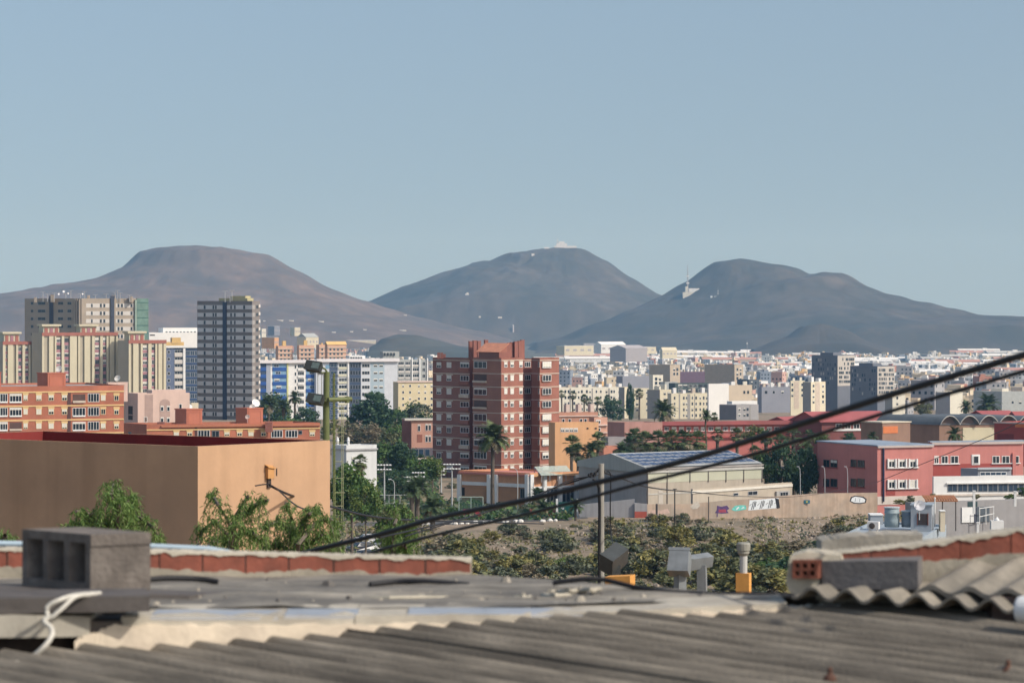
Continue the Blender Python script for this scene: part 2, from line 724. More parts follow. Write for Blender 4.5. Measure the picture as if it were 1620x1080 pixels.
# ================================================================== red brick tower block
BRICK = brickmat('tower_brick', (.305, .118, .085), (.25, .098, .072), (.34, .18, .13), .28, .08, ms=.006)
BRICKD = brickmat('tower_brick_dark', (.26, .095, .075), (.215, .085, .065), (.28, .15, .12), .28, .08, ms=.006)
STONE = mat('pale_band', (.52, .44, .36), var=.12, scale=.8)
TILE = mat('clay_tile_roof', (.58, .25, .15), var=.2, scale=.8, col2=(.46, .20, .13), mix=.45)
ROWY = [569, 590, 611, 631.5, 652, 672, 691.5, 712, 733.5]




TW = Bld('brick_tower', 'tall red brick apartment tower with pale bands and chimney fins on its roof', 'apartment tower', 793, 560, 566, 757, 748, 827.5, 45, wall=BRICK,
         roof=mat('tower_roof', (.3, .2, .17), var=.2))


class Sub(Bld):
    """a further volume of an existing building, its walls parts of the same thing"""

    def __init__(s, host, pc, Y, ytop, ybase, pl, pr, aL=45, wall=None, aR=None, parapet=.5, name='wing', roof=None):
        Bld.__init__(s, name, 'x', 'x', pc, Y, ytop, ybase, pl, pr, aL, aR, wall, roof, None, parapet)
        r = s.root
        off = Vector(s.loc) - Vector(host.loc)
        s.wall.name = name
        for o in list(r.children):
            o.parent = host.root
            o.location = off
        bpy.data.objects.remove(r)
        s.root = host.root
        s.off = off
        s.count, s.over = host.count, host.over
        # faces now live in the host's frame
        for f in (s.L, s.R):
            f.o = f.o + off
            f.b = s
        s.hostloc = Vector(host.loc)


_oldM = Face.h_


def _h(s, y, px=None, si=None):
    if si is None:
        si = s.s_(px)
    Yd = s.w.y + s.d.y * si
    base = getattr(s.b, 'hostloc', s.b.loc).z
    return CZ - (y - HY) * Yd / F - base - s.o.z


Face.h_ = _h


def wing(host, pc, Y, ytop, ybase, pl, pr, aL=45, wall=None, aR=None, parapet=.5, name='wing', roof=None):
    return Sub(host, pc, Y, ytop, ybase, pl, pr, aL, wall, aR, parapet, name, roof)


WA = wing(TW, 743, 568, 566.5, 757, 684.5, 757, 45, BRICKD)
WC = wing(TW, 854, 571, 566, 757, 841, 884.5, 45, BRICK)
WK = wing(TW, 822, 574, 568, 757, 752, 860, 45, BRICKD, name='stair_core')
for k, yb in enumerate(ROWY):
    for f, a, c in ((TW.L, 748, 793), (TW.R, 793, 827.5), (WA.L, 684.5, 743), (WC.L, 841, 854), (WC.R, 854, 884.5), (WK.R, 828, 841)):
        f.slab(a, c, yb, yb + 1.3, STONE, .1)
    y0, y1 = yb + 3.5, yb + 12.5
    for px in (691, 707):
        WA.L.slab(px - 1.2, px + 9.5, yb + 1.5, y0, STONE, .06, 'lintel') if k else None
        WA.L.win(px, px + 7, y0, y1, 'white', 2, rshut())
    WA.L.win(728.5, 742, y0, y1, 'white', 3, R_.choice((0, .3)), name='balcony_glazing')
    WA.L.slab(728, 743, y1, yb + 18, STONE if k % 4 == 2 else BRICK, .5, 'balcony_front')
    if k in (1, 3):
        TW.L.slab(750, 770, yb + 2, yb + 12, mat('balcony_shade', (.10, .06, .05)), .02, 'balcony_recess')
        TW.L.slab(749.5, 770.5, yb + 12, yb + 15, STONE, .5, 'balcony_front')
    else:
        TW.L.win(750, 770, yb + 2.5, yb + 13.5, 'white', 4 if k % 2 else 3, R_.choice((0, 0, .2)), name='balcony_glazing')
    for j, px in enumerate((797.5, 807.5, 821.5)):
        TW.R.slab(px - .8, px + 6 if j < 2 else px + 5.5, yb + 1.5, y0, STONE, .05, 'lintel')
        TW.R.win(px, px + 5, y0, yb + 12, 'white', 2, R_.choice((.3, .6, 1, 1, .45)))
    WK.R.win(830, 839, yb + 3, yb + 11.5, 'white', 3, R_.choice((0, .3)))
    WC.L.win(851.5, 853.6, yb + 3, yb + 12, 'white', 1)
    WC.R.win(857, 870.5, yb + 2.5, yb + 13, 'white', 3, R_.choice((0, .5, .9, .9)), name='balcony_glazing', out=.25)
TW.done()
# rooftop: tiled stair house between two ranks of chimney fins
tb = TW.boxpart('stair_house', .06, .42, .12, .84, TW.H - .5, TW.H + 1.15, BRICKD)
mb = MB()
zt = TW.H
A = [TW.v * TW.Lr * x + TW.u * TW.Ll * y for x, y in ((.0, .06), (.46, .06), (.46, .9), (.0, .9))]
Z_ = lambda p, z: p + Vector((0, 0, zt + z))
mb.face([Z_(A[0], 1.2), Z_(A[1], 3.1), Z_(A[2], 3.1), Z_(A[3], 1.2)])
mb.face([Z_(A[0], 1.16), Z_(A[3], 1.16), Z_(A[2], 3.0), Z_(A[1], 3.0)])
mb.face([Z_(A[0], 1.16), Z_(A[1], 3.0), Z_(A[1], 3.1), Z_(A[0], 1.2)])
mb.build('tiled_roof', TILE, TW.root)
mb = MB()
W_ = [TW.v * TW.Lr * x + TW.u * TW.Ll * y for x, y in ((.06, .12), (.42, .12), (.42, .84), (.06, .84))]
mb.mesh([Z_(W_[0], 1.1), Z_(W_[1], 1.1), Z_(W_[1], 2.85), Z_(W_[0], 1.35), Z_(W_[3], 1.1), Z_(W_[2], 1.1), Z_(W_[2], 2.85), Z_(W_[3], 1.35)], [(0, 1, 2, 3), (5, 4, 7, 6), (1, 5, 6, 2)])
mb.build('gable_wall', BRICK, TW.root)
for px, yt, Yd in ((744.5, 540.5, 572), (751, 539.5, 570), (757.5, 540, 571), (769, 538.5, 576), (801, 545, 566), (805.5, 543, 567), (810, 542, 568),
                   (816, 541, 568), (822, 540, 569), (826.5, 538.5, 571)):
    q = P(px, yt, Yd) - Vector(TW.loc)
    mb = MB()
    mb.box(-.17, .17, -.5, .5, TW.H - .6, q.z, M=Matrix.Translation((q.x, q.y, 0)) @ Matrix.Rotation(math.radians(-45), 4, 'Z'))
    mb.box(-.2, .2, -.54, .54, q.z, q.z + .14, M=Matrix.Translation((q.x, q.y, 0)) @ Matrix.Rotation(math.radians(-45), 4, 'Z'))
    mb.build('chimney_fin', BRICKD, TW.root)
mb = MB()
for px in (694, 699, 703):
    q = P(px, 560, 574) - Vector(TW.loc)
    mb.box(q.x - .3, q.x + .3, q.y - .3, q.y + .3, TW.H - .5, q.z + R_.random())
mb.build('roof_vents', BRICKD, TW.root).name = 'roof_vent'

# ================================================================== orange podium with white columns
ORP = mat('orange_render', (.56, .29, .16), var=.12, scale=.3, streak=.25)
ORL = mat('light_orange_render', (.66, .38, .2), var=.1, scale=.3, streak=.15)
PINK = mat('pink_render', (.50, .20, .16), var=.12, scale=.3, streak=.2)
POD = Bld('arcade_building', 'low orange arcade building with white columns at the foot of the brick tower', 'building', 838, 447, 748, 808, 726, 917, 18, 28, wall=ORP, roof=PINK, parapet=.3)
for f, cols in ((POD.L, (728, 775, 786, 835)), (POD.R, (840, 860.5, 885, 911))):
    for px in cols:
        f.slab(px - 2.6, px + 2.6, 750, 806, WHITE, .5, 'column')
POD.L.slab(732, 832, 763, 768.5, WHITE, .25, 'white_beam')
POD.R.slab(843, 917, 768, 771, WHITE, .25, 'white_beam')
POD.L.slab(726, 838, 748, 751, PINK, .35, 'cornice')
POD.R.slab(838, 917, 748.5, 752.5, ORL, .45, 'cornice')
DKO = mat('arcade_shade_wall', (.30, .16, .10), var=.15)
POD.L.slab(736, 771, 770, 800, mat('ochre_infill', (.42, .23, .13), var=.1), .08, 'infill_panel')
POD.L.slab(790, 822, 770, 800, mat('ochre_infill', (.42, .23, .13)), .08, 'infill_panel')
POD.L.win(729.5, 735.5, 770, 784, 'brown', 1)
POD.L.win(823, 832, 772, 788, 'grey', 2)
for a, c in ((844, 858), (864, 882), (889, 908)):
    POD.R.win(a, c, 773, 794, 'alu', 3, 0)
POD.done()
# translucent awning roof over the podium
aw = MB()
q0, q1 = P(857, 752, 446), P(908, 750, 451)
for i in range(24):
    t0, t1 = i / 24, (i + .8) / 24
    a, b = q0.lerp(q1, t0), q0.lerp(q1, t1)
    bk = Vector((-1.2, 4.5, 1.25))
    aw.face([a, b, b + bk, a + bk])
    aw.face([b, q0.lerp(q1, (i + 1) / 24) + Vector((0, 0, -.12)), q0.lerp(q1, (i + 1) / 24) + bk + Vector((0, 0, -.12)), b + bk])
ra = thing('awning', 'small pale green corrugated awning roof on top of the orange arcade', 'awning', q0)
for v in range(len(aw.v)):
    aw.v[v] = tuple(Vector(aw.v[v]) - q0)
aw.build('corrugated_sheet', mat('pale_green_sheet', (.42, .47, .40), rough=.5, var=.15, scale=1.5), ra)
fr = MB()
for i in range(5):
    p = q0.lerp(q1, i / 4) - q0
    fr.tube([p + Vector((0, 0, -1.1)), p + Vector((0, 0, -.08))], .06, 6)
    fr.tube([p + Vector((-1.2, 4.4, -.8)), p + Vector((-1.2, 4.4, 1.1))], .06, 6)
    fr.tube([p + Vector((0, 0, -.1)), p + Vector((-1.2, 4.4, 1.1))], .05, 6)
fr.build('steel_frame', ALU, ra)

# yard walls and gate
def wallrun(name, label, cat, pts, m, thick=.25, caps=None, capm=None):
    """free-standing wall through (px, ytop, ybase, Y) stations"""
    o = P(pts[0][0], pts[0][2], pts[0][3])
    r = thing(name, label, cat, o)
    mb, cp = MB(), MB()
    for (a, at, ab, ay), (b, bt, bb, by) in zip(pts, pts[1:]):
        p0, p1, t0, t1 = P(a, ab, ay) - o, P(b, bb, by) - o, P(a, at, ay) - o, P(b, bt, by) - o
        k = Vector((0, thick, 0))
        dn = Vector((0, 0, -1.2))
        vs = [p0 + dn, p1 + dn, t1, t0, p0 + dn + k, p1 + dn + k, t1 + k, t0 + k]
        mb.mesh(vs, [(0, 1, 2, 3), (5, 4, 7, 6), (3, 2, 6, 7), (4, 0, 3, 7), (1, 5, 6, 2)])
        if caps:
            e, u = Vector((0, .05, 0)), Vector((0, 0, caps))
            vs = [t0 - e, t1 - e, t1 - e + u, t0 - e + u, t0 + k + e, t1 + k + e, t1 + k + e + u, t0 + k + e + u]
            cp.mesh(vs, [(0, 1, 2, 3), (5, 4, 7, 6), (3, 2, 6, 7), (4, 0, 3, 7), (1, 5, 6, 2), (0, 4, 5, 1)])
    mb.build('wall', m, r)
    if caps:
        cp.build('coping', capm, r)
    return r


GREYW = mat('grey_render', (.33, .33, .34), var=.12, scale=.4, streak=.3)
YARD = wallrun('yard_wall', 'pale grey rendered yard wall between green gate and dark warehouse front', 'wall', [(917, 798, 822, 424), (1004, 789, 822, 423)], GREYW, .3)
wallrun('yard_wall', 'stepped end of grey yard wall with red painted base beside the warehouse corner', 'wall', [(1004, 795, 822, 422.6), (1024, 797, 823, 422.6)], GREYW, .3)
rw = MB()
q = P(1004, 821, 422.5)
rw.box(0, 1.95, -.04, .02, 0, 1.25)
o = rw.build('red_base', mat('red_wall_paint', (.38, .09, .065), var=.12), bpy.data.objects['yard_wall.001'])
o.location = q - Vector(bpy.data.objects['yard_wall.001'].location)
gt = thing('gate', 'dark green sheet metal gate between white pillars under the arcade', 'gate', P(883, 822, 425))
gm_ = MB()
gm_.box(0, 2.95, -.05, .05, 0, 2.9)
for i in range(12):
    gm_.box(.05 + i * .245, .09 + i * .245, -.08, -.05, .05, 2.85)
gm_.build('gate_leaf', mat('green_gate_paint', (.015, .10, .085), rough=.5, var=.12, scale=2), gt)
for x in (-.35, 3.0):
    p = MB()
    p.box(x, x + .34, -.12, .25, -.3, 3.4)
    p.build('pillar', WHITE, gt)
sg = MB()
sg.box(.45, .95, -.1, -.085, 1.7, 2.0)
sg.build('notice', mat('notice_grey', (.5, .5, .52), var=.1), gt)
wallrun('boundary_wall', 'low dull red boundary wall beside the green gate', 'wall', [(838, 805, 823, 426), (858, 807, 823, 425.5), (879, 806, 822, 425.4)], mat('faded_red_wall', (.33, .12, .085), var=.2, scale=.5, streak=.3), .25)

# ================================================================== warehouse with solar roof
WHD = mat('warehouse_front', (.40, .37, .345), var=.1, scale=.3, streak=.25)
WHS = mat('warehouse_side', (.44, .385, .31), var=.1, scale=.25, streak=.2)
WHP = mat('warehouse_panel', (.47, .47, .36), var=.06, scale=.4)
WH = Bld('warehouse', 'grey beige warehouse with blue solar panels on its shallow gable roof', 'warehouse', 1023, 430, 743, 822, 916, 1206, 60, 30, wall=WHD, roof=WHD, parapet=0)
f = WH.R
f.slab(1024, 1206, 760, 818, WHS, .06, 'side_wall')
f.slab(1024, 1206, 744.5, 760, WHP, .1, 'cladding_panel')
for px in (1024, 1055, 1091, 1120, 1148, 1176, 1205):
    f.slab(px - .5, px + .5, 743, 762 if px > 1060 else 818, mat('steel_post', (.16, .14, .12), var=.1), .2, 'post')
f.slab(1023, 1207, 741.5, 744.5, mat('pale_fascia', (.47, .46, .42), var=.08, streak=.2), .3, 'fascia')
f.slab(1024, 1093, 779, 781, mat('pale_fascia', (1, 1, 1)), .12, 'ledge')
f.slab(1041, 1048, 776, 800, mat('pale_door', (.5, .46, .4), var=.1), .12, 'door')
fl = WH.L
fl.slab(916, 1023, 742, 822, WHD, .03, 'front_wall')
# gable roof
rf = MB()
N0, R0, B0, L0 = [Vector((p[0], p[1], WH.H)) for p in WH.poly]
ov = .35
mid0, mid1 = (N0 + L0) / 2 + Vector((0, 0, 1.75)), (R0 + B0) / 2 + Vector((0, 0, 1.75))
nf = WH.L.n * ov
for t in (0, -.12):
    up = Vector((0, 0, .42 + t))
    rf.face([N0 + nf + up, R0 + up, mid1 + up, mid0 + nf + up])
    rf.face([mid0 + nf + up, mid1 + up, B0 + up, L0 + nf + up])
rf.build('metal_roof', mat('pale_metal_roof', (.42, .43, .42), rough=.5, var=.1, scale=.6), WH.root)
gb = MB()
up = Vector((0, 0, .40))
lo = Vector((0, 0, -.55))
gb.mesh([L0 + nf + lo, N0 + nf + lo, N0 + nf + up, mid0 + nf + up, L0 + nf + up,
         L0 + lo, N0 + lo, N0 + up, mid0 + up, L0 + up], [(0, 1, 2, 3, 4), (9, 8, 7, 6, 5), (0, 5, 6, 1), (1, 6, 7, 2), (0, 4, 9, 5)])
gb.build('gable_fascia', mat('gable_fascia', (.42, .42, .38), var=.08, streak=.25), WH.root)
PV = mat('solar_cell', (.02, .035, .10), rough=.18, var=.25, scale=.8, spec=.6)
for i in range(13):
    for j in range(4):
        t0, t1 = .02 + i * .0745, .02 + i * .0745 + .066
        s0, s1 = .09 + j * .21, .09 + j * .21 + .185
        c0 = lambda t, s_: (N0 + nf).lerp(R0, t).lerp((mid0 + nf).lerp(mid1, t), s_) + Vector((0, 0, .46))
        k = (i * 4 + j)
        pn = MB()
        g = WH.root
        a_, b_, c_, d_ = c0(t0, s0), c0(t1, s0), c0(t1, s1), c0(t0, s1)
        dz = Vector((0, 0, .06))
        pn.mesh([a_, b_, c_, d_, a_ + dz, b_ + dz, c_ + dz, d_ + dz], [(4, 5, 6, 7), (0, 1, 5, 4), (1, 2, 6, 5), (2, 3, 7, 6), (3, 0, 4, 7)], ALU)
        e = .07
        m_ = (a_ + c_) / 2
        ins = [p + (m_ - p) * e + Vector((0, 0, .066)) for p in (a_, b_, c_, d_)]
        for h_ in range(2):
            x0, x1 = h_ * .5 + .01, h_ * .5 + .49
            pn.face([ins[0].lerp(ins[1], x0), ins[0].lerp(ins[1], x1), ins[3].lerp(ins[2], x1), ins[3].lerp(ins[2], x0)], PV)
        pn.build('solar_panel', None, WH.root)
for i in range(13):
    t0, t1 = .02 + i * .0745, .02 + i * .0745 + .066
    pn = MB()
    q_ = [(mid0 + nf).lerp(mid1, t0), (mid0 + nf).lerp(mid1, t1), (L0 + nf).lerp(B0, t1), (L0 + nf).lerp(B0, t0)]
    pn.face([q_[0].lerp(q_[3], .1) + Vector((0, 0, .5)), q_[1].lerp(q_[2], .1) + Vector((0, 0, .5)), q_[1].lerp(q_[2], .6) + Vector((0, 0, .5)), q_[0].lerp(q_[3], .6) + Vector((0, 0, .5))])
    pn.build('solar_panel', PV, WH.root)
# annex
AN = Bld('annex', 'low beige annex with a white sloping parapet along the warehouse side', 'building', 1096, 421, 773.5, 819, 1093, 1253, 70, 42, wall=WHS, roof=WHS, parapet=.4)
AN.R.slab(1094, 1253, 770.5, 774.5, mat('white_coping', (.62, .59, .52), var=.1), .15, 'coping')
AN.R.win(1183, 1198, 776, 783, 'alu', 2)
AN.R.win(1160, 1168, 779, 784, 'alu', 1)
AN.R.slab(1226, 1247, 776, 785, mat('grey_shed_sheet', (.36, .35, .33), var=.15), .4, 'shed_front')
AN.R.win(1231, 1244, 777.5, 784, 'alu', 3, 0, out=.4)
AN.done()

# graffiti wall
GW = mat('weathered_yard_wall', (.46, .35, .265), var=.2, scale=.5, col2=(.33, .285, .235), mix=.46, streak=.45)
wally = lambda px: 417 + (px - 1024) / 364 * 10.5
GR = wallrun('graffiti_wall', 'long weathered beige yard wall with colourful graffiti tags', 'wall',
             [(x_, t_, b_, wally(x_)) for x_, t_, b_ in ((1024, 797, 819), (1090, 797, 817), (1150, 791, 814), (1185, 789, 812), (1236, 784, 809), (1300, 780, 806), (1388, 779, 803))], GW, .3)


def onwall(px, py):
    """point just proud of the graffiti wall"""
    return P(px, py, wally(px) - .03)


def paint(polys, m, lift=0., name='graffiti'):
    mb = MB()
    o = Vector(GR.location)
    for poly in polys:
        pts = [onwall(*p) - o + Vector((0, -lift, 0)) for p in poly]
        c = sum(pts, Vector()) / len(pts)
        mb.mesh(pts + [c], [(i, (i + 1) % len(pts), len(pts)) for i in range(len(pts))])
    return mb.build(name, m, GR)


SPW = mat('white_spray_paint', (.68, .72, .74), var=.1, scale=3)
SPK = mat('black_spray_paint', (.03, .03, .035), var=.2, scale=3)
SPP = mat('purple_spray_paint', (.10, .06, .16), var=.3, scale=4)
SPT = mat('turquoise_spray_paint', (.16, .52, .46), var=.2, scale=3)
SPR = mat('crimson_spray_paint', (.30, .06, .09), var=.2, scale=3)
rg = random.Random(4)
# white lettering block: seven leaning letters, each a white body in a black outline
for i in range(7):
    x = 1184 + i * 6.6
    yb, yt = 807 - i * .55, 790.5 - i * .55
    lean = 2.2
    body = [(x - .4, yb), (x + 6.2, yb - .4), (x + 6.2 + lean, yt), (x + lean - .4, yt + .2)]
    paint([body], SPW)
    st = []
    for a, b, c, d in ((.6, yb - 1.5, 1.6 + lean * .8, yt + 2), (3.4, yb - 5, 4.2 + lean * .4, yt + 3)) if i % 2 else ((.5, yb - 7, 3.4 + lean * .5, yt + 6), (4.3, yb - 1.2, 5.2 + lean, yt + 2.5)):
        st.append([(x + a, b), (x + a + 1.2, b - .2), (x + c + 1.1, d), (x + c, d + .2)])
    paint(st, SPK, .02)
paint([[(1229, 804), (1234, 803), (1232, 789), (1226, 787)]], SPK, .01)
paint([[(1131, 811), (1136, 803), (1134, 799), (1141, 801), (1150, 799), (1154, 804), (1150, 807), (1153, 811), (1142, 812)]], SPP)
paint([[(1137, 810), (1149, 810), (1148, 805), (1137, 805.5)]], SPR, .01)
paint([[(1134, 817), (1135.4, 817), (1136, 800), (1134.6, 800)], [(1140, 803), (1146, 800), (1147, 801), (1141, 804)]], SPP, .02)
paint([[(1157, 806), (1162, 800), (1170, 798.5), (1180, 799), (1181, 805), (1172, 807), (1163, 808)]], SPT)
paint([[(1164, 805), (1168, 801), (1170, 802), (1166, 806)], [(1172, 804.5), (1176, 801), (1178, 803)]], SPW, .01)
paint([[(1344, 792), (1346, 786), (1352, 783.5), (1360, 784.5), (1366, 785), (1371, 789), (1370, 795), (1361, 796.5), (1351, 796)]], SPK)
paint([[(1346, 792), (1348, 787), (1353, 785), (1360, 786), (1365, 787), (1369, 790), (1368, 794), (1360, 795), (1352, 794.6)]], SPW, .01)
paint([[(1352, 793), (1353.2, 793), (1354.4, 787), (1353.4, 787)], [(1359, 793.6), (1360, 793.6), (1361, 788), (1360, 788)]], mat('grey_spray_paint', (.3, .33, .36), var=.2), .02)
paint([[(1024, 809), (1034, 806), (1046, 807), (1056, 804), (1060, 811), (1046, 814), (1030, 814)]], mat('faded_pink_paint', (.5, .36, .30), var=.2, scale=3))
paint([[(1092, 801), (1098, 795), (1104, 793), (1108, 799), (1103, 804), (1096, 805)]], mat('faded_grey_paint', (.48, .44, .38), var=.2, scale=3))
sgb = MB()
q = onwall(1272, 796) - Vector(GR.location)
sgb.box(q.x, q.x + .95, q.y - .06, q.y, q.z, q.z + .55)
sb_ = sgb.build('sign_board', mat('teal_sign', (.03, .15, .22), var=.1), GR)
sg2 = MB()
sg2.box(q.x + .3, q.x + .62, q.y - .075, q.y - .06, q.z + .15, q.z + .4)
sg2.build('sign_mark', mat('yellow_sign_mark', (.5, .45, .1), var=.1), sb_)

# ================================================================== pink school
SCH = mat('pink_school_wall', (.52, .205, .18), var=.09, scale=.25, streak=.15)
SCHD = mat('maroon_school_wall', (.33, .075, .065), var=.1, scale=.25)
SCR = mat('blue_grey_roofing', (.26, .31, .37), rough=.55, var=.2, scale=.25, col2=(.33, .37, .41), mix=.4)
SC = Bld('pink_school', 'two storey pink school block with white framed windows and a flat blue grey roof', 'school building', 1388, 430, 706, 795, 1293, 1476, 60, 18, wall=SCH, roof=SCR, parapet=0)
W2 = wing(SC, 1474, 437, 700, 790, 1470, 1619, 80, SCH, 14, 0, 'classroom_wing', SCR)
f = SC.L
for a, c in ((1303, 1325), (1346, 1368)):
    for y0, y1 in ((727, 739), (757, 770)):
        f.slab(a - 1, c + 1, y1, y1 + 1.2, SCHD, .2, 'sill')
        f.win(a, a + 9.5, y0, y1, 'brown', 2, 0)
        f.win(a + 11, c, y0, y1, 'brown', 2, R_.choice((0, .4)))
f = SC.R
f.slab(1388, 1476, 784, 797, mat('white_plinth', (.62, .56, .50), var=.12, scale=.5, streak=.2), .08, 'plinth')
for r_, (y0, y1) in enumerate(((726, 739), (758.5, 772))):
    f.slab(1403, 1453, y1, y1 + 1.2, WHITE, .3, 'sill')
    for i, px in enumerate((1405.5, 1422, 1439)):
        for x in (px - 2.2, px + 10):
            f.slab(x, x + 2.2, y0 - .6, y1, WHITE, .28, 'side_fin')
        f.win(px, px + 10, y0, y1, 'white', 2, 1. if (r_ == 1 and i == 2) else .25)
f.slab(1402, 1416, 774, 783, SCHD, .05, 'painted_panel')
for px in (1408, 1425):
    f.win(px, px + 6, 787, 793.5, 'grey', 1)
pp = MB()
q = P(1397, 796, 430) - Vector(SC.loc)
sx = SC.R.s_(1397)
c0 = SC.R.d * sx + SC.R.n * .2
pp.tube([c0 + Vector((0, 0, .2)), c0 + Vector((0, 0, SC.H - .3)), c0 + Vector((-.4, .1, SC.H + .1))], .16, 8)
pp.build('drainpipe', mat('dark_blue_pipe', (.035, .04, .08), rough=.5, var=.1), SC.root)
f = W2.R
f.slab(1476, 1601, 733, 753, SCHD, .06, 'painted_band')
f.slab(1474, 1619, 699, 702.5, mat('pale_roof_edge', (.5, .42, .38), var=.1), .3, 'roof_edge')
SC.R.slab(1388, 1476, 704.5, 707.5, mat('pale_roof_edge', (1, 1, 1)), .3, 'roof_edge')
for px, w_ in ((1478, 7), (1489, 11), (1504, 12), (1570, 11), (1585, 12), (1601, 11)):
    f.win(px, px + w_, 721, 733, 'white', 2, R_.choice((0, 0, .3)))
f.slab(1476, 1518, 733, 734.2, WHITE, .25, 'sill')
f.slab(1568, 1614, 732, 733.2, WHITE, .25, 'sill')
f.slab(1537, 1550, 718.5, 735, WHITE, .12, 'window_surround')
f.win(1539, 1548, 720.5, 733, 'white', 1, 0, out=.14)
f.slab(1601, 1606, 716, 754, SCH, .3, 'pilaster')
SC.done()
# floodlights on the school wall
for px, py in ((1455, 723), (1414, 719)):
    pass
# white low pavilion in front
PAV = Bld('white_pavilion', 'low white pavilion with a long dark strip window before the pink school', 'building', 1477, 421, 753.5, 793, 1475, 1690, 75, 10, wall=WHITE, roof=mat('white_roof', (.62, .63, .64), var=.08), parapet=.3)
PAV.R.slab(1497, 1690, 762, 764, WHITE, .35, 'canopy')
for i in range(12):
    a = 1499 + i * 16
    PAV.R.win(a, a + 15.4, 764.5, 777.5, 'grey', 2, 0, GLASSB, name='strip_window')
PAV.R.slab(1477, 1690, 780, 783, mat('white_plinth', (1, 1, 1)), .2, 'ledge')
PAV.done()
SK = wing(PAV, 1547, 424.5, 741, 754, 1520, 1600, 20, mat('grey_lantern', (.30, .31, .33), var=.1), 10, .15, 'roof_lantern', mat('lantern_roof', (.45, .48, .5), var=.1))
SK.R.slab(1546, 1600, 739, 742, mat('lantern_roof', (.45, .48, .5)), .3, 'lantern_roof_edge')
SK.R.win(1550, 1592, 746.5, 752, 'white', 5, 0, GLASSB)

# ================================================================== barrel vaulted hall and red roofed school wings behind
VBW = mat('brown_hall_wall', (.30, .19, .14), var=.12, scale=.3, streak=.2)
VRF = mat('slate_vault_roof', (.12, .14, .155), rough=.7, var=.2, scale=.3, col2=(.16, .17, .18), mix=.4)
VCR = mat('cream_hall_wall', (.60, .54, .38), var=.08, scale=.3)
VH = Bld('vaulted_hall', 'brown hall under dark barrel vaults with pale arched edges', 'hall', 1486, 520, 672, 706, 1385, 1640, 40, 8, wall=VBW, roof=VRF, parapet=0)
VH.R.slab(1523, 1572, 676, 706, VCR, .1, 'cream_wall')
nv = 5
wv = VH.Lr / nv
hv = 1.75
for i in range(nv):
    vb, eb, gl = MB(), MB(), MB()
    n = 14
    d, bk = VH.v, VH.Lf
    a0 = d * (wv * i)
    arc = [a0 + d * (wv * k / n) + Vector((0, 0, VH.H + hv * math.sin(math.pi * k / n) ** .75)) for k in range(n + 1)]
    f0 = VH.R.n * .8
    for k in range(n):
        vb.face([arc[k] + f0, arc[k + 1] + f0, arc[k + 1] + bk, arc[k] + bk])
        up = Vector((0, 0, .16))
        eb.mesh([arc[k] + f0 * 1.1, arc[k + 1] + f0 * 1.1, arc[k + 1] + f0 * 1.1 + up, arc[k] + f0 * 1.1 + up, arc[k] + f0 * .7 + up, arc[k + 1] + f0 * .7 + up], [(0, 1, 2, 3), (3, 2, 5, 4)])
    vb.smooth = True
    vb.build('barrel_vault', VRF, VH.root)
    eb.build('arch_edge', mat('pale_arch_edge', (.52, .50, .45), var=.1), VH.root)
    gl.mesh(arc + [a0 + d * (wv / 2) + Vector((0, 0, VH.H))], [(k, k + 1, n + 1) for k in range(n)])
    gl.build('arch_infill', mat('arch_infill', (.17, .13, .12), var=.15), VH.root)
CR = Bld('canopy_shed', 'small brown shed with cream flat roof and bright orange side wall', 'shed', 1396, 486, 669, 700, 1362, 1440, 40, 25, wall=VBW, roof=mat('cream_roof', (.6, .54, .42), var=.1), parapet=0)
CR.R.slab(1397, 1420, 674, 685, mat('bright_orange_wall', (.62, .2, .08), var=.1), .08, 'orange_wall')
DR = Bld('maroon_block', 'dark maroon flat roofed block at the edge of the school grounds', 'building', 1640, 470, 669, 712, 1573, 1690, 12, 40, wall=SCHD, roof=SCHD, parapet=.3)
DR.L.slab(1572, 1640, 667.5, 670, mat('pale_roof_edge', (1, 1, 1)), .2, 'roof_edge')
DR.L.slab(1606, 1640, 671, 676, mat('bright_orange_wall', (1, 1, 1)), .06, 'painted_band')
DR.L.slab(1578, 1604, 686, 700, mat('maroon_shutter', (.2, .05, .05), var=.1), .06, 'shutter')

RROOF = mat('red_sheet_roof', (.34, .10, .10), var=.12, scale=.3, col2=(.29, .10, .095), mix=.45)
REDW = mat('red_school_wall', (.44, .15, .13), var=.1, scale=.3, streak=.15)


def gable(host, h, m, over=.5, name='gable_roof', rise=2.):
    """ridge along the right wall direction"""
    A = [Vector((p[0], p[1], h)) for p in host.poly]
    r0, r1 = (A[0] + A[3]) / 2 + Vector((0, 0, rise)), (A[1] + A[2]) / 2 + Vector((0, 0, rise))
    o = host.R.n * over
    e = host.v * over
    lo = Vector((0, 0, -over * rise / max(1, host.Ll) * 2))
    mb = MB()
    q = [A[0] + o - e + lo, A[1] + o + e + lo, A[2] - o + e + lo, A[3] - o - e + lo, r0 - e, r1 + e]
    for t in (.22, .0):
        k = Vector((0, 0, t))
        mb.face([q[0] + k, q[1] + k, q[5] + k, q[4] + k])
        mb.face([q[2] + k, q[3] + k, q[4] + k, q[5] + k])
    k = Vector((0, 0, .22))
    mb.face([q[0], q[1], q[1] + k, q[0] + k])
    mb.face([q[0], q[0] + k, q[4] + k, q[4]])
    mb.face([q[4], q[4] + k, q[3] + k, q[3]])
    mb.face([A[0] + Vector((0, 0, -.01)), A[3] + Vector((0, 0, -.01)), r0])
    mb.face([A[1], A[2], r1])
    return mb.build(name, m, host.root)


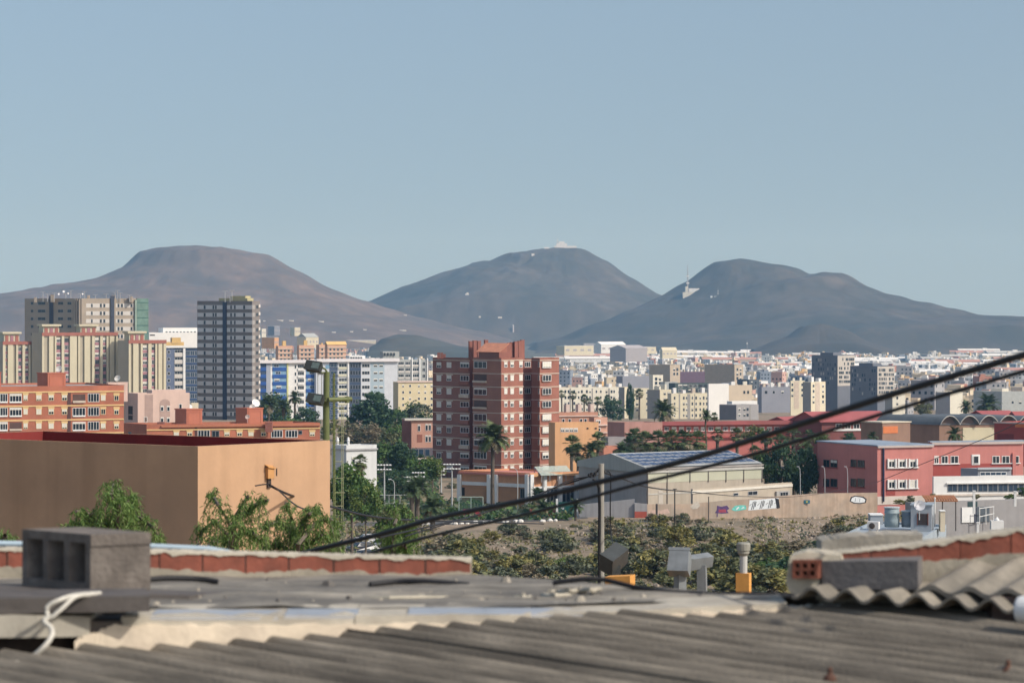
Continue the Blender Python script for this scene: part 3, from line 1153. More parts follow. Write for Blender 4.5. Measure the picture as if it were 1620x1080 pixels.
LW = Bld('red_school_wing', 'long low red school wing with flat red roof edge and window row behind palms', 'school building', 1047, 560, 672, 708, 1022, 1250, 45, 12, wall=REDW, roof=RROOF, parapet=0)
LW.R.slab(1045, 1252, 665.5, 671.5, RROOF, .9, 'roof_edge')
for i in range(17):
    px = 1051 + i * 11.6
    LW.R.win(px, px + 7.5, 675, 681.5, 'white', 3, R_.choice((0, .3, .6)))
    LW.R.slab(px - 2, px + 9, 681.5, 682.5, mat('pale_red_sill', (.5, .25, .22), var=.1), .25, 'sill')
LW.R.slab(1047, 1250, 690, 692, SCHD, .5, 'canopy')
LW.done()
for (pc, Y, yt, yb, pl, pr, aL, aR, lab, hr) in (
        (1249, 610, 668, 700, 1215, 1300, 42, 40, 'red roofed school hall with a dark gable wall above the tall palms', 1.0),
        (1300, 560, 666, 705, 1252, 1412, 45, 14, 'long crimson roof of a school wing with pale framed windows below it', 1.7),
        (1560, 640, 657, 690, 1535, 1606, 45, 12, 'crimson ridge roof rising behind the dark barrel vaults', .9),
        (1612, 630, 660, 690, 1596, 1690, 45, 14, 'crimson roof with a dark gable beside the big date palm', 1.2)):
    g = Bld('red_roofed_wing', lab, 'school building', pc, Y, yt, yb, pl, pr, aL, aR, wall=mat('dark_maroon_wall', (.19, .07, .065), var=.1), roof=RROOF, parapet=0)
    gable(g, g.H, RROOF, .6, 'gable_roof', hr)
    if 'pale framed' in lab:
        for px in (1322, 1336, 1350, 1364, 1378):
            g.R.win(px, px + 10, 670, 678, 'white', 2, 0)
        g.R.slab(1318, 1395, 678, 681, WHITE, .2, 'sill')
    g.done()

# ================================================================== blocks right of the brick tower
OB = Bld('orange_block', 'plain pale orange block with a small white strip of windows right of the brick tower', 'building', 878, 530, 668, 742, 868, 947, 50, 12, wall=ORL, roof=ORL, parapet=.4)
for px in (887, 894, 901, 908):
    OB.R.win(px, px + 6, 677, 683, 'white', 2, .5)
for px in (928, 941):
    OB.R.win(px, px + 3, 676, 678.5, 'brown', 1)
OB.done()
TH = Bld('terraced_house', 'terracotta and white terrace with small arches and chimney boxes above the pale orange block', 'house', 884, 640, 652, 690, 870, 946, 40, 16, wall=mat('terracotta_wall', (.45, .24, .17), var=.15, scale=.4, streak=.2), roof=TILE, parapet=.4)
for px in (889, 899, 917, 924, 936):
    TH.R.win(px, px + 4.5, 662, 668, 'white', 1, 0)
for px, w_ in ((894, 6), (914, 6), (935, 6)):
    TH.boxpart('chimney_box', (px - 880) / 66, (px - 880 + w_) / 66, .1, .4, TH.H - .5, TH.H + 1.9, mat('pale_pink_render', (.6, .48, .42), var=.1))
TH.R.slab(884, 946, 657, 658.5, mat('pale_pink_render', (1, 1, 1)), .3, 'balcony_edge')
TH.done()
T2 = Bld('terraced_house', 'narrow salmon terrace house with stacked balconies next to the terracotta arches', 'house', 940, 590, 660, 702, 932, 961, 40, 20, wall=mat('salmon_wall', (.55, .32, .24), var=.12, scale=.4), roof=TILE, parapet=.4)
for y0 in (664, 676, 688):
    T2.R.win(943, 950, y0, y0 + 6, 'white', 2, .3)
    T2.R.slab(940, 961, y0 + 7, y0 + 9, mat('pale_pink_render', (1, 1, 1)), .5, 'balcony_edge')
T2.done()
MB_ = Bld('mauve_block', 'windowless dusty mauve block with a flat grey roof left of the long red wing', 'building', 988, 545, 668, 735, 961, 1048, 42, 14, wall=mat('mauve_wall', (.42, .235, .20), var=.12, scale=.3, streak=.25), roof=mat('roof_deck', (.3, .29, .28)), parapet=.4)
MB_.R.slab(990, 1020, 684, 686, mat('mauve_ledge', (.5, .36, .31), var=.1), .3, 'ledge')
LRW = Bld('low_red_wall_block', 'low bright salmon red outbuilding half hidden by palms', 'outbuilding', 955, 505, 705, 735, 948, 985, 45, 15, wall=mat('salmon_red_wall', (.58, .25, .17), var=.12), roof=mat('roof_deck', (1, 1, 1)), parapet=.3)
GRO = Bld('grey_shed', 'flat grey roofed shed among the palm crowns', 'shed', 962, 520, 691, 712, 951, 990, 45, 15, wall=mat('grey_shed_wall', (.3, .28, .28), var=.12), roof=mat('roof_deck', (1, 1, 1)), parapet=.2)
SB = Bld('salmon_block', 'salmon and brick low block with dark ground floor windows left of the brick tower', 'building', 651, 610, 664, 728, 636, 720, 60, 10, wall=mat('salmon_block_wall', (.52, .29, .22), var=.1, scale=.3), roof=mat('roof_deck', (1, 1, 1)), parapet=0)
SB.R.slab(640, 720, 661.5, 664.5, mat('white_coping', (1, 1, 1)), .5, 'roof_edge')
SB.L.slab(636.5, 650, 665, 727, BRICKD, .06, 'brick_wall')
SB.R.slab(660, 668, 687, 699, BRICK, .06, 'brick_panel')
for px, y0 in ((661, 671), (673, 670), (678, 670), (673, 688), (678, 688)):
    SB.R.win(px, px + 4, y0, y0 + 11, 'white', 1, .2)
SB.R.slab(652, 720, 708, 723, mat('dark_shopfront', (.14, .12, .14), var=.15), .06, 'shopfront')
for px in (654, 662, 672):
    SB.R.win(px, px + 8, 710, 721, 'grey', 1, 0, GLASSB, out=.07)
SB.R.slab(655, 720, 724, 729, mat('white_plinth', (1, 1, 1)), .1, 'plinth')
SB.done()
WHH = Bld('white_house', 'white flat roofed house with grey shaded wall and twin roof vents among trees', 'house', 548, 405, 704, 765, 525, 596, 40, 26, wall=mat('white_house_wall', (.60, .61, .60), var=.06, scale=.5, streak=.15), roof=mat('roof_deck', (1, 1, 1)), parapet=.4)
WHH.R.slab(546, 597, 709, 711.5, mat('grey_cornice', (.38, .38, .38), var=.1), .25, 'cornice')
WHH.L.slab(525, 548, 709, 711.5, mat('grey_cornice', (1, 1, 1)), .25, 'cornice')
for px in (534, 551):
    q = P(px, 700, 408) - Vector(WHH.loc)
    v = MB()
    v.lathe([(.18, 0), (.2, .8), (.26, 1.0), (.16, 1.2), (.2, 1.35), (.05, 1.5)], 10, M=Matrix.Translation((q.x, q.y, WHH.H - .4)))
    v.build('roof_vent', WHITE, WHH.root)
WHH.R.win(556, 562, 722, 733, 'white', 1, .4)
WHH.done()
# ================================================================== red brick blocks on the left
RB = brickmat('left_brick', (.44, .15, .085), (.38, .13, .08), (.42, .2, .13), .28, .08, ms=.006)
YB = mat('yellow_band', (.66, .46, .22), var=.1, scale=.6)
def roofbox(host, px0, px1, pxm, y0, y1, Y, m, capm=None):
    """rooftop stair house: left (shaded) wall px0..pxm, right wall pxm..px1"""
    o = P(pxm, y1, Y) - Vector(host.loc)
    u, v = Vector((-.8, .6, 0)), Vector((.93, .37, 0))
    def ln(px, d):
        k = (px - 810) / F
        w = o + Vector(host.loc)
        return (k * w.y - w.x) / (d.x - k * d.y)
    a, b = u * ln(px0, u), v * ln(px1, v)
    H = (y1 - y0) * Y / F
    mb = MB()
    mb.prism([o[:2], (o + b)[:2], (o + a + b)[:2], (o + a)[:2]], o.z - 1.5, o.z + H)
    r = mb.build('stair_house', m, host.root)
    mb = MB()
    c = o + (a + b) / 2
    mb.prism([tuple(Vector(c[:2]) + (Vector(p[:2]) - Vector(c[:2])) * 1.06) for p in (o, o + b, o + a + b, o + a)], o.z + H + .005, o.z + H + .22)
    mb.build('roof_slab', capm or m, r)
    if px1 - px0 > 30:
        n = Vector((v.y, -v.x, 0))
        mb = MB()
        for k0, k1, z0, z1 in ((.1, .14, .1, .86), (.86, .9, .1, .86), (.1, .9, .86, .9)):
            p0, p1 = o + b * k0, o + b * k1
            mb.prism([(p0 + n * .06)[:2], (p1 + n * .06)[:2], (p1 - n * .02)[:2], (p0 - n * .02)[:2]], o.z + H * z0, o.z + H * z1)
        mb.build('wall_moulding', m, r)
    return r


def dish(label, px, py, Y, r=.45, side=-.3, m=None, group=None):
    o = P(px, py, Y)
    t = thing('satellite_dish', label, 'satellite dish', o, 0, group)
    d = MB()
    prof = [(r * k / 6, -.28 * r + .28 * r * (k / 6) ** 2) for k in range(1, 7)]
    Mx = Matrix.Translation((0, 0, 0)) @ Matrix.Rotation(side, 4, 'Z') @ Matrix.Rotation(math.radians(62), 4, 'X')
    d.lathe(prof + [(r * .99, .015), (r * .05, -.27 * r)], 20, M=Mx)
    d.build('reflector', m or mat('pale_dish', (.66, .64, .58), rough=.5, var=.08), t)
    a = MB()
    tip = Mx @ Vector((0, 0, r * .8))
    a.tube([Mx @ Vector((0, r * .9, 0)), tip], .018, 6)
    a.tube([tip, tip + (Mx @ Vector((0, 0, -.1)) - Mx @ Vector((0, 0, 0)))], .045, 8)
    a.build('feed_arm', ALU, t)
    p = MB()
    p.tube([Vector((0, .1, -r * .1)), Vector((0, .12, -r * 1.1)), Vector((0, .12, -r * 2.6))], .03, 6)
    p.build('mast', ALU, t)
    return t


LB = Bld('brick_apartment_block', 'red brick apartment block with yellow bands and glazed balconies above the orange hall', 'apartment block', -90, 545, 612, 712, -140, 196, 60, 18,
         wall=RB, roof=mat('roof_deck', (1, 1, 1)), parapet=.4)
f = LB.R
for r_, yb in enumerate((620, 642, 664.5, 686)):
    f.slab(-90, 196, yb - 1, yb + 1.2, YB, .12)
    y0, y1 = yb + 3.5, yb + 15.5
    if r_ == 3:
        continue
    if r_ < 2 or True:
        f.slab(106, 112, yb + 1.3, yb + 21, mat('deep_shade_joint', (.10, .05, .045), var=.1), .02, 'recess')
    for px in (-80, -60, -40, -22):
        f.win(px, px + 11, y0, y1, 'white', 3, R_.choice((0, .4)))
    for px0, px1 in ((-3, 12), (15, 34.5)):
        if r_ == 2 and px0 == 15:
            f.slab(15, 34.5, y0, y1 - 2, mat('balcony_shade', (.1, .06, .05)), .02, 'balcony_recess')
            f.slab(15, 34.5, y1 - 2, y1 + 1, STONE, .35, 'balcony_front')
        else:
            f.win(px0, px1, y0 - 1, y1, 'white', 4, R_.choice((0, .25)), name='balcony_glazing')
            f.slab(px0, px1, y1, y1 + 1.6, WHITE, .25, 'balcony_ledge')
    for px, w_ in ((37, 7), (57.5, 8), (77, 8), (98, 8)):
        f.slab(px - 1, px + w_ + 1, yb + 1.3, y0 + 1, YB, .08, 'lintel')
        f.win(px, px + w_, y0 + 1, y0 + 10, 'cream', 2, R_.choice((.5, 1, 1, 1, .8)))
    if r_ == 0:
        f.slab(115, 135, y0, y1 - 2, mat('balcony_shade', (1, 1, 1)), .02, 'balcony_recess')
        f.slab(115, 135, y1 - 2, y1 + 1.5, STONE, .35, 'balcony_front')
    else:
        f.win(115, 135, y0 - 1, y1, 'white', 4, R_.choice((0, .2)), name='balcony_glazing')
        f.slab(115, 135, y1, y1 + 1.4, WHITE, .25, 'balcony_ledge')
    f.win(139, 157, y0 - 1.5, y1, 'white', 4, 0, name='balcony_glazing')
    f.slab(158.5, 168, yb + 1.3, y0 + 1, YB, .08, 'lintel')
    f.win(159.5, 167, y0 + 1, y0 + 10, 'cream', 2, (1., 0, .9)[r_])
    f.slab(179.5, 189, yb + 1.3, y0 + 2, YB, .08, 'lintel')
    f.win(180.5, 188, y0 + 2, y0 + 10, 'cream', 2, (.0, .2, .5)[r_])
LB.done()
RBX = mat('terracotta_box', (.46, .16, .10), var=.08, scale=.4, streak=.15)
roofbox(LB, 59, 104, 75.5, 591, 614, 552, RBX)
roofbox(LB, -30, 1.5, -12, 590, 614, 552, RBX)
dish('pale satellite dish behind the terracotta stair house on the brick block roof', 93, 583, 556, .75, -.4)
dish('pale satellite dish on the pale pink roof hut between brick block and arched block', 185.5, 598, 590, .75, -.4)

PB = Bld('arched_block', 'pale pink apartment block with a tall arched recess', 'apartment block', 218, 600, 622, 700, 197, 300, 52, 22, wall=mat('pale_pink_wall', (.62, .46, .39), var=.07, scale=.3, streak=.12),
         roof=mat('roof_deck', (1, 1, 1)), parapet=.4)
f = PB.R
DKR = mat('pink_recess', (.40, .29, .25), var=.1)
f.slab(229, 242, 624, 672, DKR, .03, 'recess')
f.slab(252.5, 269, 638, 672, DKR, .03, 'arch_recess')
ab = MB()
s0, s1, hh = f.s_(252.5), f.s_(269), f.h_(638.2, si=f.s_(260))
n = 12
pts = [Vector((s0 + (s1 - s0) * (.5 - .5 * math.cos(math.pi * k / n)), -.035, hh + (s1 - s0) * .42 * math.sin(math.pi * k / n))) for k in range(n + 1)]
ab.mesh([f.M(0, 0) @ p for p in pts], [tuple(range(n + 1))])
ab.build('arch_head', DKR, PB.root)
for px, y0 in ((254, 642), (264, 642), (254, 660), (264, 660)):
    f.win(px, px + 4.5, y0, y0 + 8, 'white', 1, .2, out=.05)
f.win(283, 288, 639, 647, 'white', 1, 0)
f.win(228, 233, 659, 668, 'white', 1, 0)
PB.L.slab(203, 210, 642, 664, mat('dark_opening', (.06, .05, .05), var=.1), .03, 'opening')
PB.L.slab(204, 210, 655, 657, DKR, .3, 'balcony')
roofbox(PB, 168, 202, 171, 606, 625, 600, mat('pale_pink_wall', (1, 1, 1)))
PB.boxpart('roof_hut', .3, .95, .1, .5, PB.H - .4, PB.H + .7, mat('pale_pink_wall', (1, 1, 1)))
PB.done()
PH = Bld('small_house', 'small cream house with a dish behind the arched pink block', 'house', 303, 640, 637, 670, 298, 314, 45, 20, wall=mat('cream_wall', (.6, .53, .40), var=.08), parapet=.3)
dish('white satellite dish on the small cream house beside the grey tower', 300, 643, 632, .7, .5, WHITE)

L2 = Bld('brick_apartment_block', 'lower brick apartment block with two terracotta roof boxes peeping over the orange hall', 'apartment block', 232, 450, 671, 730, 196, 506, 50, 13, wall=RB, roof=mat('roof_deck', (1, 1, 1)), parapet=.35)
f = L2.R
f.slab(232, 506, 677.5, 679.5, YB, .12)
f.slab(255, 506, 671.5, 674.5, mat('brick_cornice', (.42, .17, .1), var=.1), .35, 'cornice')
for px0, px1 in ((313, 332), (429, 447), (451.5, 471)):
    f.win(px0, px1, 680, 692, 'white', 4, 0, name='balcony_glazing')
f.win(335, 347, 681, 692, 'grey', 2, 0)
f.win(472, 478, 681, 687, 'grey', 1, 0)
for px in (275, 296, 355, 375, 393, 413, 490):
    f.slab(px - 1, px + 9, 679.6, 683, YB, .08, 'lintel')
    f.win(px, px + 8, 683, 689.5, 'cream', 2, R_.choice((.3, .6, 1)))
f.slab(308, 312, 675, 694, mat('deep_shade_joint', (1, 1, 1)), .03, 'recess')
L2.L.win(203, 208, 683, 692, 'grey', 1)
for px in (254, 425):
    v = MB()
    q = P(px, 674, 453) - Vector(L2.loc)
    v.box(q.x - .6, q.x + .6, q.y, q.y + 1.2, q.z - 1, q.z + .7)
    v.build('roof_vent', BRICKD, L2.root)
L2.done()
roofbox(L2, 277, 320, 295, 648.5, 674, 456, RBX)
roofbox(L2, 373, 416, 391, 647, 672, 458, RBX)
dish('white satellite dish leaning on the right terracotta roof box', 405, 637, 461, .75, .6, WHITE)
dish('dusty pink satellite dish low on the side of the right terracotta roof box', 391.5, 659, 455, .42, -.2, mat('dusty_pink_dish', (.5, .38, .34), var=.1))
dish('small grey satellite dish on a mast above the right terracotta roof box', 399, 643, 459, .5, -.2)
wp = MB()
wp.tube([P(320, 672, 456), P(362, 671.5, 458)], .22, 8)
tag(wp.build('water_pipe', WHITE), 'white pipe lying along the lower brick block roof between its boxes', 'pipe')

# ================================================================== cream ribbed towers
CRM = mat('cream_rib', (.55, .50, .365), var=.06, scale=.2)
CRW = mat('grey_cream_wall', (.40, .36, .28), var=.08, scale=.2, streak=.1)
MAU = mat('mauve_spandrel', (.34, .17, .19), var=.12, scale=.5)
RCAP = mat('brick_red_roof_band', (.33, .13, .10), var=.1, scale=.3)
def ribbed(label, pc, pl, pr, ytop, caps, ribs, wins, Y=1000):
    b = Bld('ribbed_tower', label, 'apartment tower', pc, Y, ytop, 680, pl, pr, 30, 13, wall=CRW, roof=CRW, parapet=.4)
    f = b.R
    f.slab(pc, pr, ytop - .8, ytop + 4.5, RCAP, .5, 'roof_band')
    for a, c in ribs:
        f.slab(a, c, ytop + 5, 680, CRM, .7, 'rib')
    for a, c in wins:
        for k in range(12):
            y0 = ytop + 8 + k * 11.4
            if y0 > 628:
                break
            f.slab(a, c, y0 + 7, y0 + 11.4, MAU, .1, 'spandrel')
            f.win(a + .3, c - .3, y0, y0 + 7, R_.choice(('white', 'white', 'grey')), 3 if c - a > 7 else 2, R_.choice((0, 0, .3, .5)))
    for a, c, yt in caps:
        mm = MB()
        s0, s1 = f.s_(a), f.s_(c)
        h1 = f.h_(yt, si=s0)
        mm.box(s0, s1, .5, 8, b.H - .3, h1, M=f.M(0, 0))
        cp = mm.build('lift_house', CRM, b.root)
        sl_ = MB()
        sl_.box(s0 - .7, s1 + .7, -.3, 8.4, h1 + .005, h1 + .7, M=f.M(0, 0))
        sl_.build('roof_slab', CRM, cp)
        for k in range(3):
            x = s0 + (s1 - s0) * (.08 + .33 * k)
            pz = MB()
            pz.box(x, x + (s1 - s0) * .2, .3, .49, b.H, h1 - .6, M=f.M(0, 0))
            pz.build('lift_house_panel', RCAP if k != 1 else MAU, cp)
    b.done()
    return b


ribbed('cream ribbed apartment tower cut by the picture edge, lower than its neighbour', 4, -60, 66, 540.5, [(7, 31, 528)], [(4, 8), (12, 20), (25, 28), (35, 39), (45, 48), (51, 59), (62, 65)], [(28.5, 34.5), (39.5, 45), (8.5, 11.5)])
ribbed('broad cream ribbed apartment tower with two lift houses on its roof', 66, 50, 186, 526.5, [(69, 94, 516), (128, 153, 516)],
       [(66, 69), (77, 84), (86, 88.5), (97, 101), (110, 121), (123, 126), (133, 142), (145, 149), (158, 162), (168, 171), (173, 180), (183, 186)],
       [(88.8, 96.5), (101.5, 109), (150, 157), (162.5, 168)])
ribbed('narrow cream ribbed apartment tower beside the blue glazed block', 203, 186, 263, 538.5, [(205, 229, 527)], [(203, 206), (210, 218), (222, 225), (234, 239), (245, 248), (250, 256), (258, 262)],
       [(225.5, 233.5), (239.5, 245)])
# grey brown slab block behind them
SLB = mat('brown_grey_band', (.36, .30, .235), var=.08, scale=.2, streak=.1)
SLD = mat('dark_slab_wall', (.34, .285, .225), var=.08, scale=.2)
PALE = mat('pale_infill', (.56, .53, .49), var=.06, scale=.3)
SBk = Bld('slab_block', 'long grey brown slab block with scaffold net on its end and many roof antennas', 'apartment block', 129, 1180, 472, 640, 39, 234, 14, 12, wall=SLB, roof=SLD, parapet=.5)
f = SBk.L
f.slab(79, 84.5, 468, 640, mat('dark_stair_strip', (.055, .06, .08), var=.1), .5, 'stair_strip')
for k in range(5):
    y0 = 477.5 + k * 12.2
    f.slab(43, 77, y0 - .5, y0 + 5, SLD, .03, 'recess_band')
    f.slab(88, 116, y0 - .5, y0 + 5, SLD, .03, 'recess_band')
    for px, w_ in ((49, 4), (60, 12), (92, 8), (107, 6)):
        f.win(px, px + w_, y0, y0 + 4.5, 'grey', 2, 0, out=.04)
for px in (118, 121, 125):
    f.slab(px, px + 2, 473, 640, SLB, .6, 'rib')
f = SBk.R
f.slab(174.5, 180.5, 468, 640, mat('dark_stair_strip', (1, 1, 1)), .5, 'stair_strip')
for k in range(6):
    y0 = 480 + k * 12.2
    f.slab(136, 173, y0, y0 + 6.5, PALE, .06, 'infill_panel')
    f.slab(183, 212, y0, y0 + 6.5, PALE, .06, 'infill_panel')
    for px, w_ in ((144, 2.6), (158, 3), (163.5, 3), (186, 3), (191, 3.5), (206.5, 3)):
        f.win(px, px + w_, y0 + .3, y0 + 6, 'grey', 1, 0, out=.08)
NET = mat('green_scaffold_net', (.15, .24, .20), rough=.8, var=.25, scale=.3)
f.slab(213, 216, 474, 640, mat('pale_net', (.28, .36, .30), var=.15, scale=.3), 1.0, 'scaffold_net')
f.slab(216, 234, 472, 640, NET, 1.1, 'scaffold_net')
for k in range(12):
    f.slab(216, 234, 478 + k * 12, 479 + k * 12, mat('net_seam', (.06, .14, .12), var=.1), 1.2, 'net_seam')
SBk.done()
def antenna(px, y0, y1, Y, label, group):
    o = P(px, y1, Y)
    h = (y1 - y0) * Y / F
    t = thing('antenna', label, 'antenna', o, 0, group)
    mb = MB()
    mb.tube([(0, 0, -1), (0, 0, h)], .16, 5)
    mb.build('mast', ALU, t)
    mb = MB()
    mb.tube([(-1.1, 0, h - .15), (1.1, 0, h - .1)], .1, 4)
    for k in range(4):
        mb.tube([(-.9 + k * .55, -.7, h - .13), (-.9 + k * .55, .7, h - .13)], .045, 4)
    mb.build('element_array', ALU, t)


for px, yt in ((68, 461), (75, 465), (86, 463), (104, 464), (112, 459), (127, 464), (134, 461), (151, 466), (168, 465), (182, 462), (186, 459), (190, 463), (205, 466)):
    antenna(px, yt, 474, 1186, 'thin television antenna among those on the grey brown slab roof', 'antennas on the slab block roof')
for px, y0, w_ in ((82, 466, 5), (139, 467, 3), (179, 467, 5), (206, 469, 5), (55, 470, 3)):
    q = P(px, 473, 1186) - Vector(SBk.loc)
    mb = MB()
    mb.box(q.x - w_ * .12, q.x + w_ * .14, q.y, q.y + 3, q.z - 1.5, CZ - (y0 - HY) * 1186 / F - SBk.loc.z)
    mb.build('roof_vent', SLD, SBk.root)
for px, py, r in ((101, 461, .55), (108, 464, .4), (93, 465, .45), (131, 465, .4)):
    dish('pale dish in the row of dishes on the slab block roof', px, py, 1184, r, .3, WHITE, 'dishes on the slab block roof')

# ================================================================== dark grey tower
DG = mat('dark_grey_band', (.20, .178, .165), var=.07, scale=.3)
LG = mat('light_grey_infill', (.60, .585, .57), var=.06, scale=.4)
GT = Bld('grey_tower', 'tall dark grey banded tower with a blue black stair strip down its middle', 'apartment tower', 399, 1040, 476, 668, 312, 411, 8, 55, wall=DG, roof=DG, parapet=.5)
f = GT.L
for k in range(16):
    y0 = 482.5 + k * 12.05
    f.slab(312.5, 352.5, y0, y0 + 6.6, LG, .05, 'infill_panel')
    f.slab(359, 399, y0, y0 + 6.6, LG, .05, 'infill_panel')
    for px, w_ in ((322.5, 3), (336.5, 2.5), (340.5, 2.5), (364.5, 2.6), (370.5, 2.6), (385, 3)):
        f.win(px, px + w_, y0 + .6, y0 + 6.4, 'grey', 1, 0, out=.06)
    GT.R.slab(399.5, 403, y0, y0 + 6.6, mat('end_infill', (.33, .32, .31), var=.08), .05, 'infill_panel')
    GT.R.slab(408.5, 411, y0 - 1, y0 + 4, PALE, .3, 'balcony')
    GT.R.win(405, 408, y0, y0 + 6, 'grey', 1, 0)
f.slab(353, 359, 478, 668, mat('blue_black_strip', (.03, .04, .075), rough=.4, var=.1), .35, 'stair_strip')
GT.boxpart('roof_plinth', .1, .9, .1, .62, GT.H - .3, GT.H + 1.1, mat('yellow_grey_roof_box', (.42, .38, .22), var=.1))
GT.boxpart('roof_tank', .2, .9, .15, .42, GT.H + 1.11, GT.H + 2.0, mat('yellow_grey_roof_box', (1, 1, 1)))
GT.done()
for px, yt in ((364, 468), (356, 460), (367, 459)):
    antenna(px, yt, 474, 1046, 'thin whip antenna on the dark grey tower roof', 'antennas on the grey tower')

# ================================================================== blue and white blocks
BLU = mat('royal_blue_panel', (.03, .09, .30), var=.12, scale=.4)
SKYB = mat('sky_blue_panel', (.20, .34, .48), var=.1, scale=.4)
NAVY = mat('navy_panel', (.05, .075, .13), var=.12, scale=.4)
PBL = mat('pale_blue_wall', (.36, .45, .51), var=.06, scale=.4)
B1 = Bld('blue_glazed_block', 'blue glazed block with a white roof edge wedged between cream and grey towers', 'apartment block', 262, 1120, 549, 665, 255, 318, 60, 8, wall=NAVY, roof=WHITE, parapet=.4)
f = B1.R
f.slab(262, 318, 546.5, 550, WHITE, .6, 'roof_edge')
f.slab(263, 276, 551, 650, mat('slate_blue_wall', (.13, .16, .24), var=.1), .1, 'wall_panel')
f.slab(289.5, 293, 551, 650, WHITE, .5, 'white_pier')
for k in range(8):
    y0 = 553 + k * 11.3
    f.slab(276, 289, y0 + 5, y0 + 11, PALE, .25, 'balcony_front')
    f.win(276.5, 288.5, y0, y0 + 5, 'white', 3)
    f.win(265, 269, y0 + 1, y0 + 6, 'white', 1, out=.1)
    for px in (294, 301, 308):
        f.win(px, px + 6.6, y0 + 2, y0 + 9, 'alu', 2, 0, GLASSB)
    f.slab(293, 316, y0 + 9.5, y0 + 11, mat('blue_spandrel', (.04, .08, .19), var=.1), .12, 'spandrel')
B1.done()
B2 = Bld('blue_white_block', 'wide white block with royal blue balcony panels and a white eave', 'apartment block', 412, 1130, 572, 672, 405, 502, 60, 7, wall=WHITE, roof=WHITE, parapet=.4)
f = B2.R
f.slab(410, 502, 569, 574, mat('white_eave', (.68, .66, .67), var=.05), 1.2, 'eave')
for k in range(8):
    y0 = 576 + k * 11.3
    for a, c in ((412, 421), (431, 455), (484, 500)):
        f.slab(a, c, y0 + 5, y0 + 10.5, BLU, .25, 'balcony_front')
        f.slab(a, c, y0 - 1, y0 + 5, SKYB if a > 425 else NAVY, .04, 'balcony_recess')
        if a > 425:
            f.win(a + 2 + (k * 3) % 5, a + 10 + (k * 3) % 5, y0, y0 + 4.6, 'white', 2, R_.choice((0, .5)), GLASSB, out=.05)
    f.win(466, 469, y0 + 1, y0 + 7, 'white', 1)
    f.slab(471, 481, y0 + 6.5, y0 + 10, WHITE, .4, 'balcony_front')
    f.win(471, 481, y0, y0 + 6, 'white', 3)
f.slab(421, 428, 574, 672, mat('grey_blue_pier', (.33, .36, .42), var=.06), .3, 'pier')
f.slab(453.5, 456, 574, 672, mat('lime_edge', (.5, .52, .25), var=.1), .3, 'edge_strip')
B2.done()
B3 = Bld('blue_white_block', 'long white and blue grey block with a raised stair head and plain white end wall', 'apartment block', 500, 1135, 571, 672, 494, 629, 60, 7, wall=mat('white_blue_wall', (.55, .58, .62), var=.06), roof=WHITE, parapet=.4)
f = B3.R
f.slab(500, 631, 567, 572, mat('white_eave', (1, 1, 1)), 1.2, 'eave')
for k in range(8):
    y0 = 575 + k * 11.3
    f.slab(515, 521, y0 + 2, y0 + 8, SKYB, .1, 'panel')
    f.slab(521, 534, y0 - 2, y0 + 9, NAVY, .05, 'wall_panel')
    f.win(523, 533, y0, y0 + 6, 'alu', 2, 0, GLASSB, out=.05)
    f.win(536, 548.5, y0, y0 + 5.5, 'white', 3)
    f.slab(535, 549, y0 + 5.5, y0 + 9, mat('cream_balcony', (.55, .54, .42), var=.08), .3, 'balcony_front')
    f.slab(552.5, 571, y0 - 2, y0 + 9.3, NAVY, .04, 'wall_panel')
    for j in range(4):
        f.win(554 + j * 4.3, 557.4 + j * 4.3, y0, y0 + 6.5, 'grey', 1, 0, out=.04)
    f.win(572.5, 585, y0 + .5, y0 + 6, 'white', 3)
    f.slab(586, 608, y0 - 2, y0 + 9.3, PBL, .04, 'wall_panel')
    f.win(591, 597, y0 + 1, y0 + 5.5, 'white', 1, .4, out=.04)
    f.win(600, 606, y0 + 1, y0 + 5.5, 'white', 1, .4, out=.04)
f.slab(549.5, 552, 570, 672, WHITE, .5, 'pier')
mm = MB()
s0, s1 = f.s_(553), f.s_(578)
mm.box(s0, s1, .2, 7, B3.H - .3, f.h_(562.5, si=s0), M=f.M(0, 0))
sh_ = mm.build('stair_head', WHITE, B3.root)
for j in range(5):
    f.win(554 + j * 4, 557 + j * 4, 564.5, 569, 'grey', 1, 0)
B3.done()
B4 = Bld('pale_grey_block', 'pale grey block with rooftop shelter behind the white end wall', 'apartment block', 620, 1300, 569, 660, 612, 676, 60, 8, wall=mat('grey_green_wall', (.36, .38, .37), var=.08), roof=WHITE, parapet=.4)
f = B4.R
for k in range(6):
    y0 = 572 + k * 9.8
    for px, w_ in ((630, 9), (641, 8), (652.5, 10)):
        f.win(px, px + w_, y0, y0 + 5, 'white', 3)
        f.slab(px, px + w_, y0 + 5, y0 + 7.5, PALE, .3, 'balcony_front')
    f.win(668, 673, y0, y0 + 6, 'white', 2)
for px in (651, 663, 675):
    f.slab(px, px + 1.6, 566, 650, WHITE, .6, 'white_pier')
mm = MB()
s0, s1 = f.s_(606), f.s_(632)
mm.box(s0, s1, .4, 6, B4.H - .3, f.h_(556, si=s0), M=f.M(0, 0))
mm.build('roof_shelter', mat('grey_green_wall', (1, 1, 1)), B4.root)
for j in range(4):
    f.win(607 + j * 5, 610 + j * 5, 558, 563, 'grey', 1, 0)
B4.done()
B5 = Bld('cream_block', 'cream four storey block below the pale grey block', 'apartment block', 630, 1060, 604, 665, 622, 700, 60, 8, wall=mat('cream_block_wall', (.60, .52, .34), var=.07, scale=.3), roof=STONE, parapet=.4)
f = B5.R
f.slab(628, 700, 602, 604.5, mat('pale_pink_render', (.6, .48, .42)), .4, 'cornice')
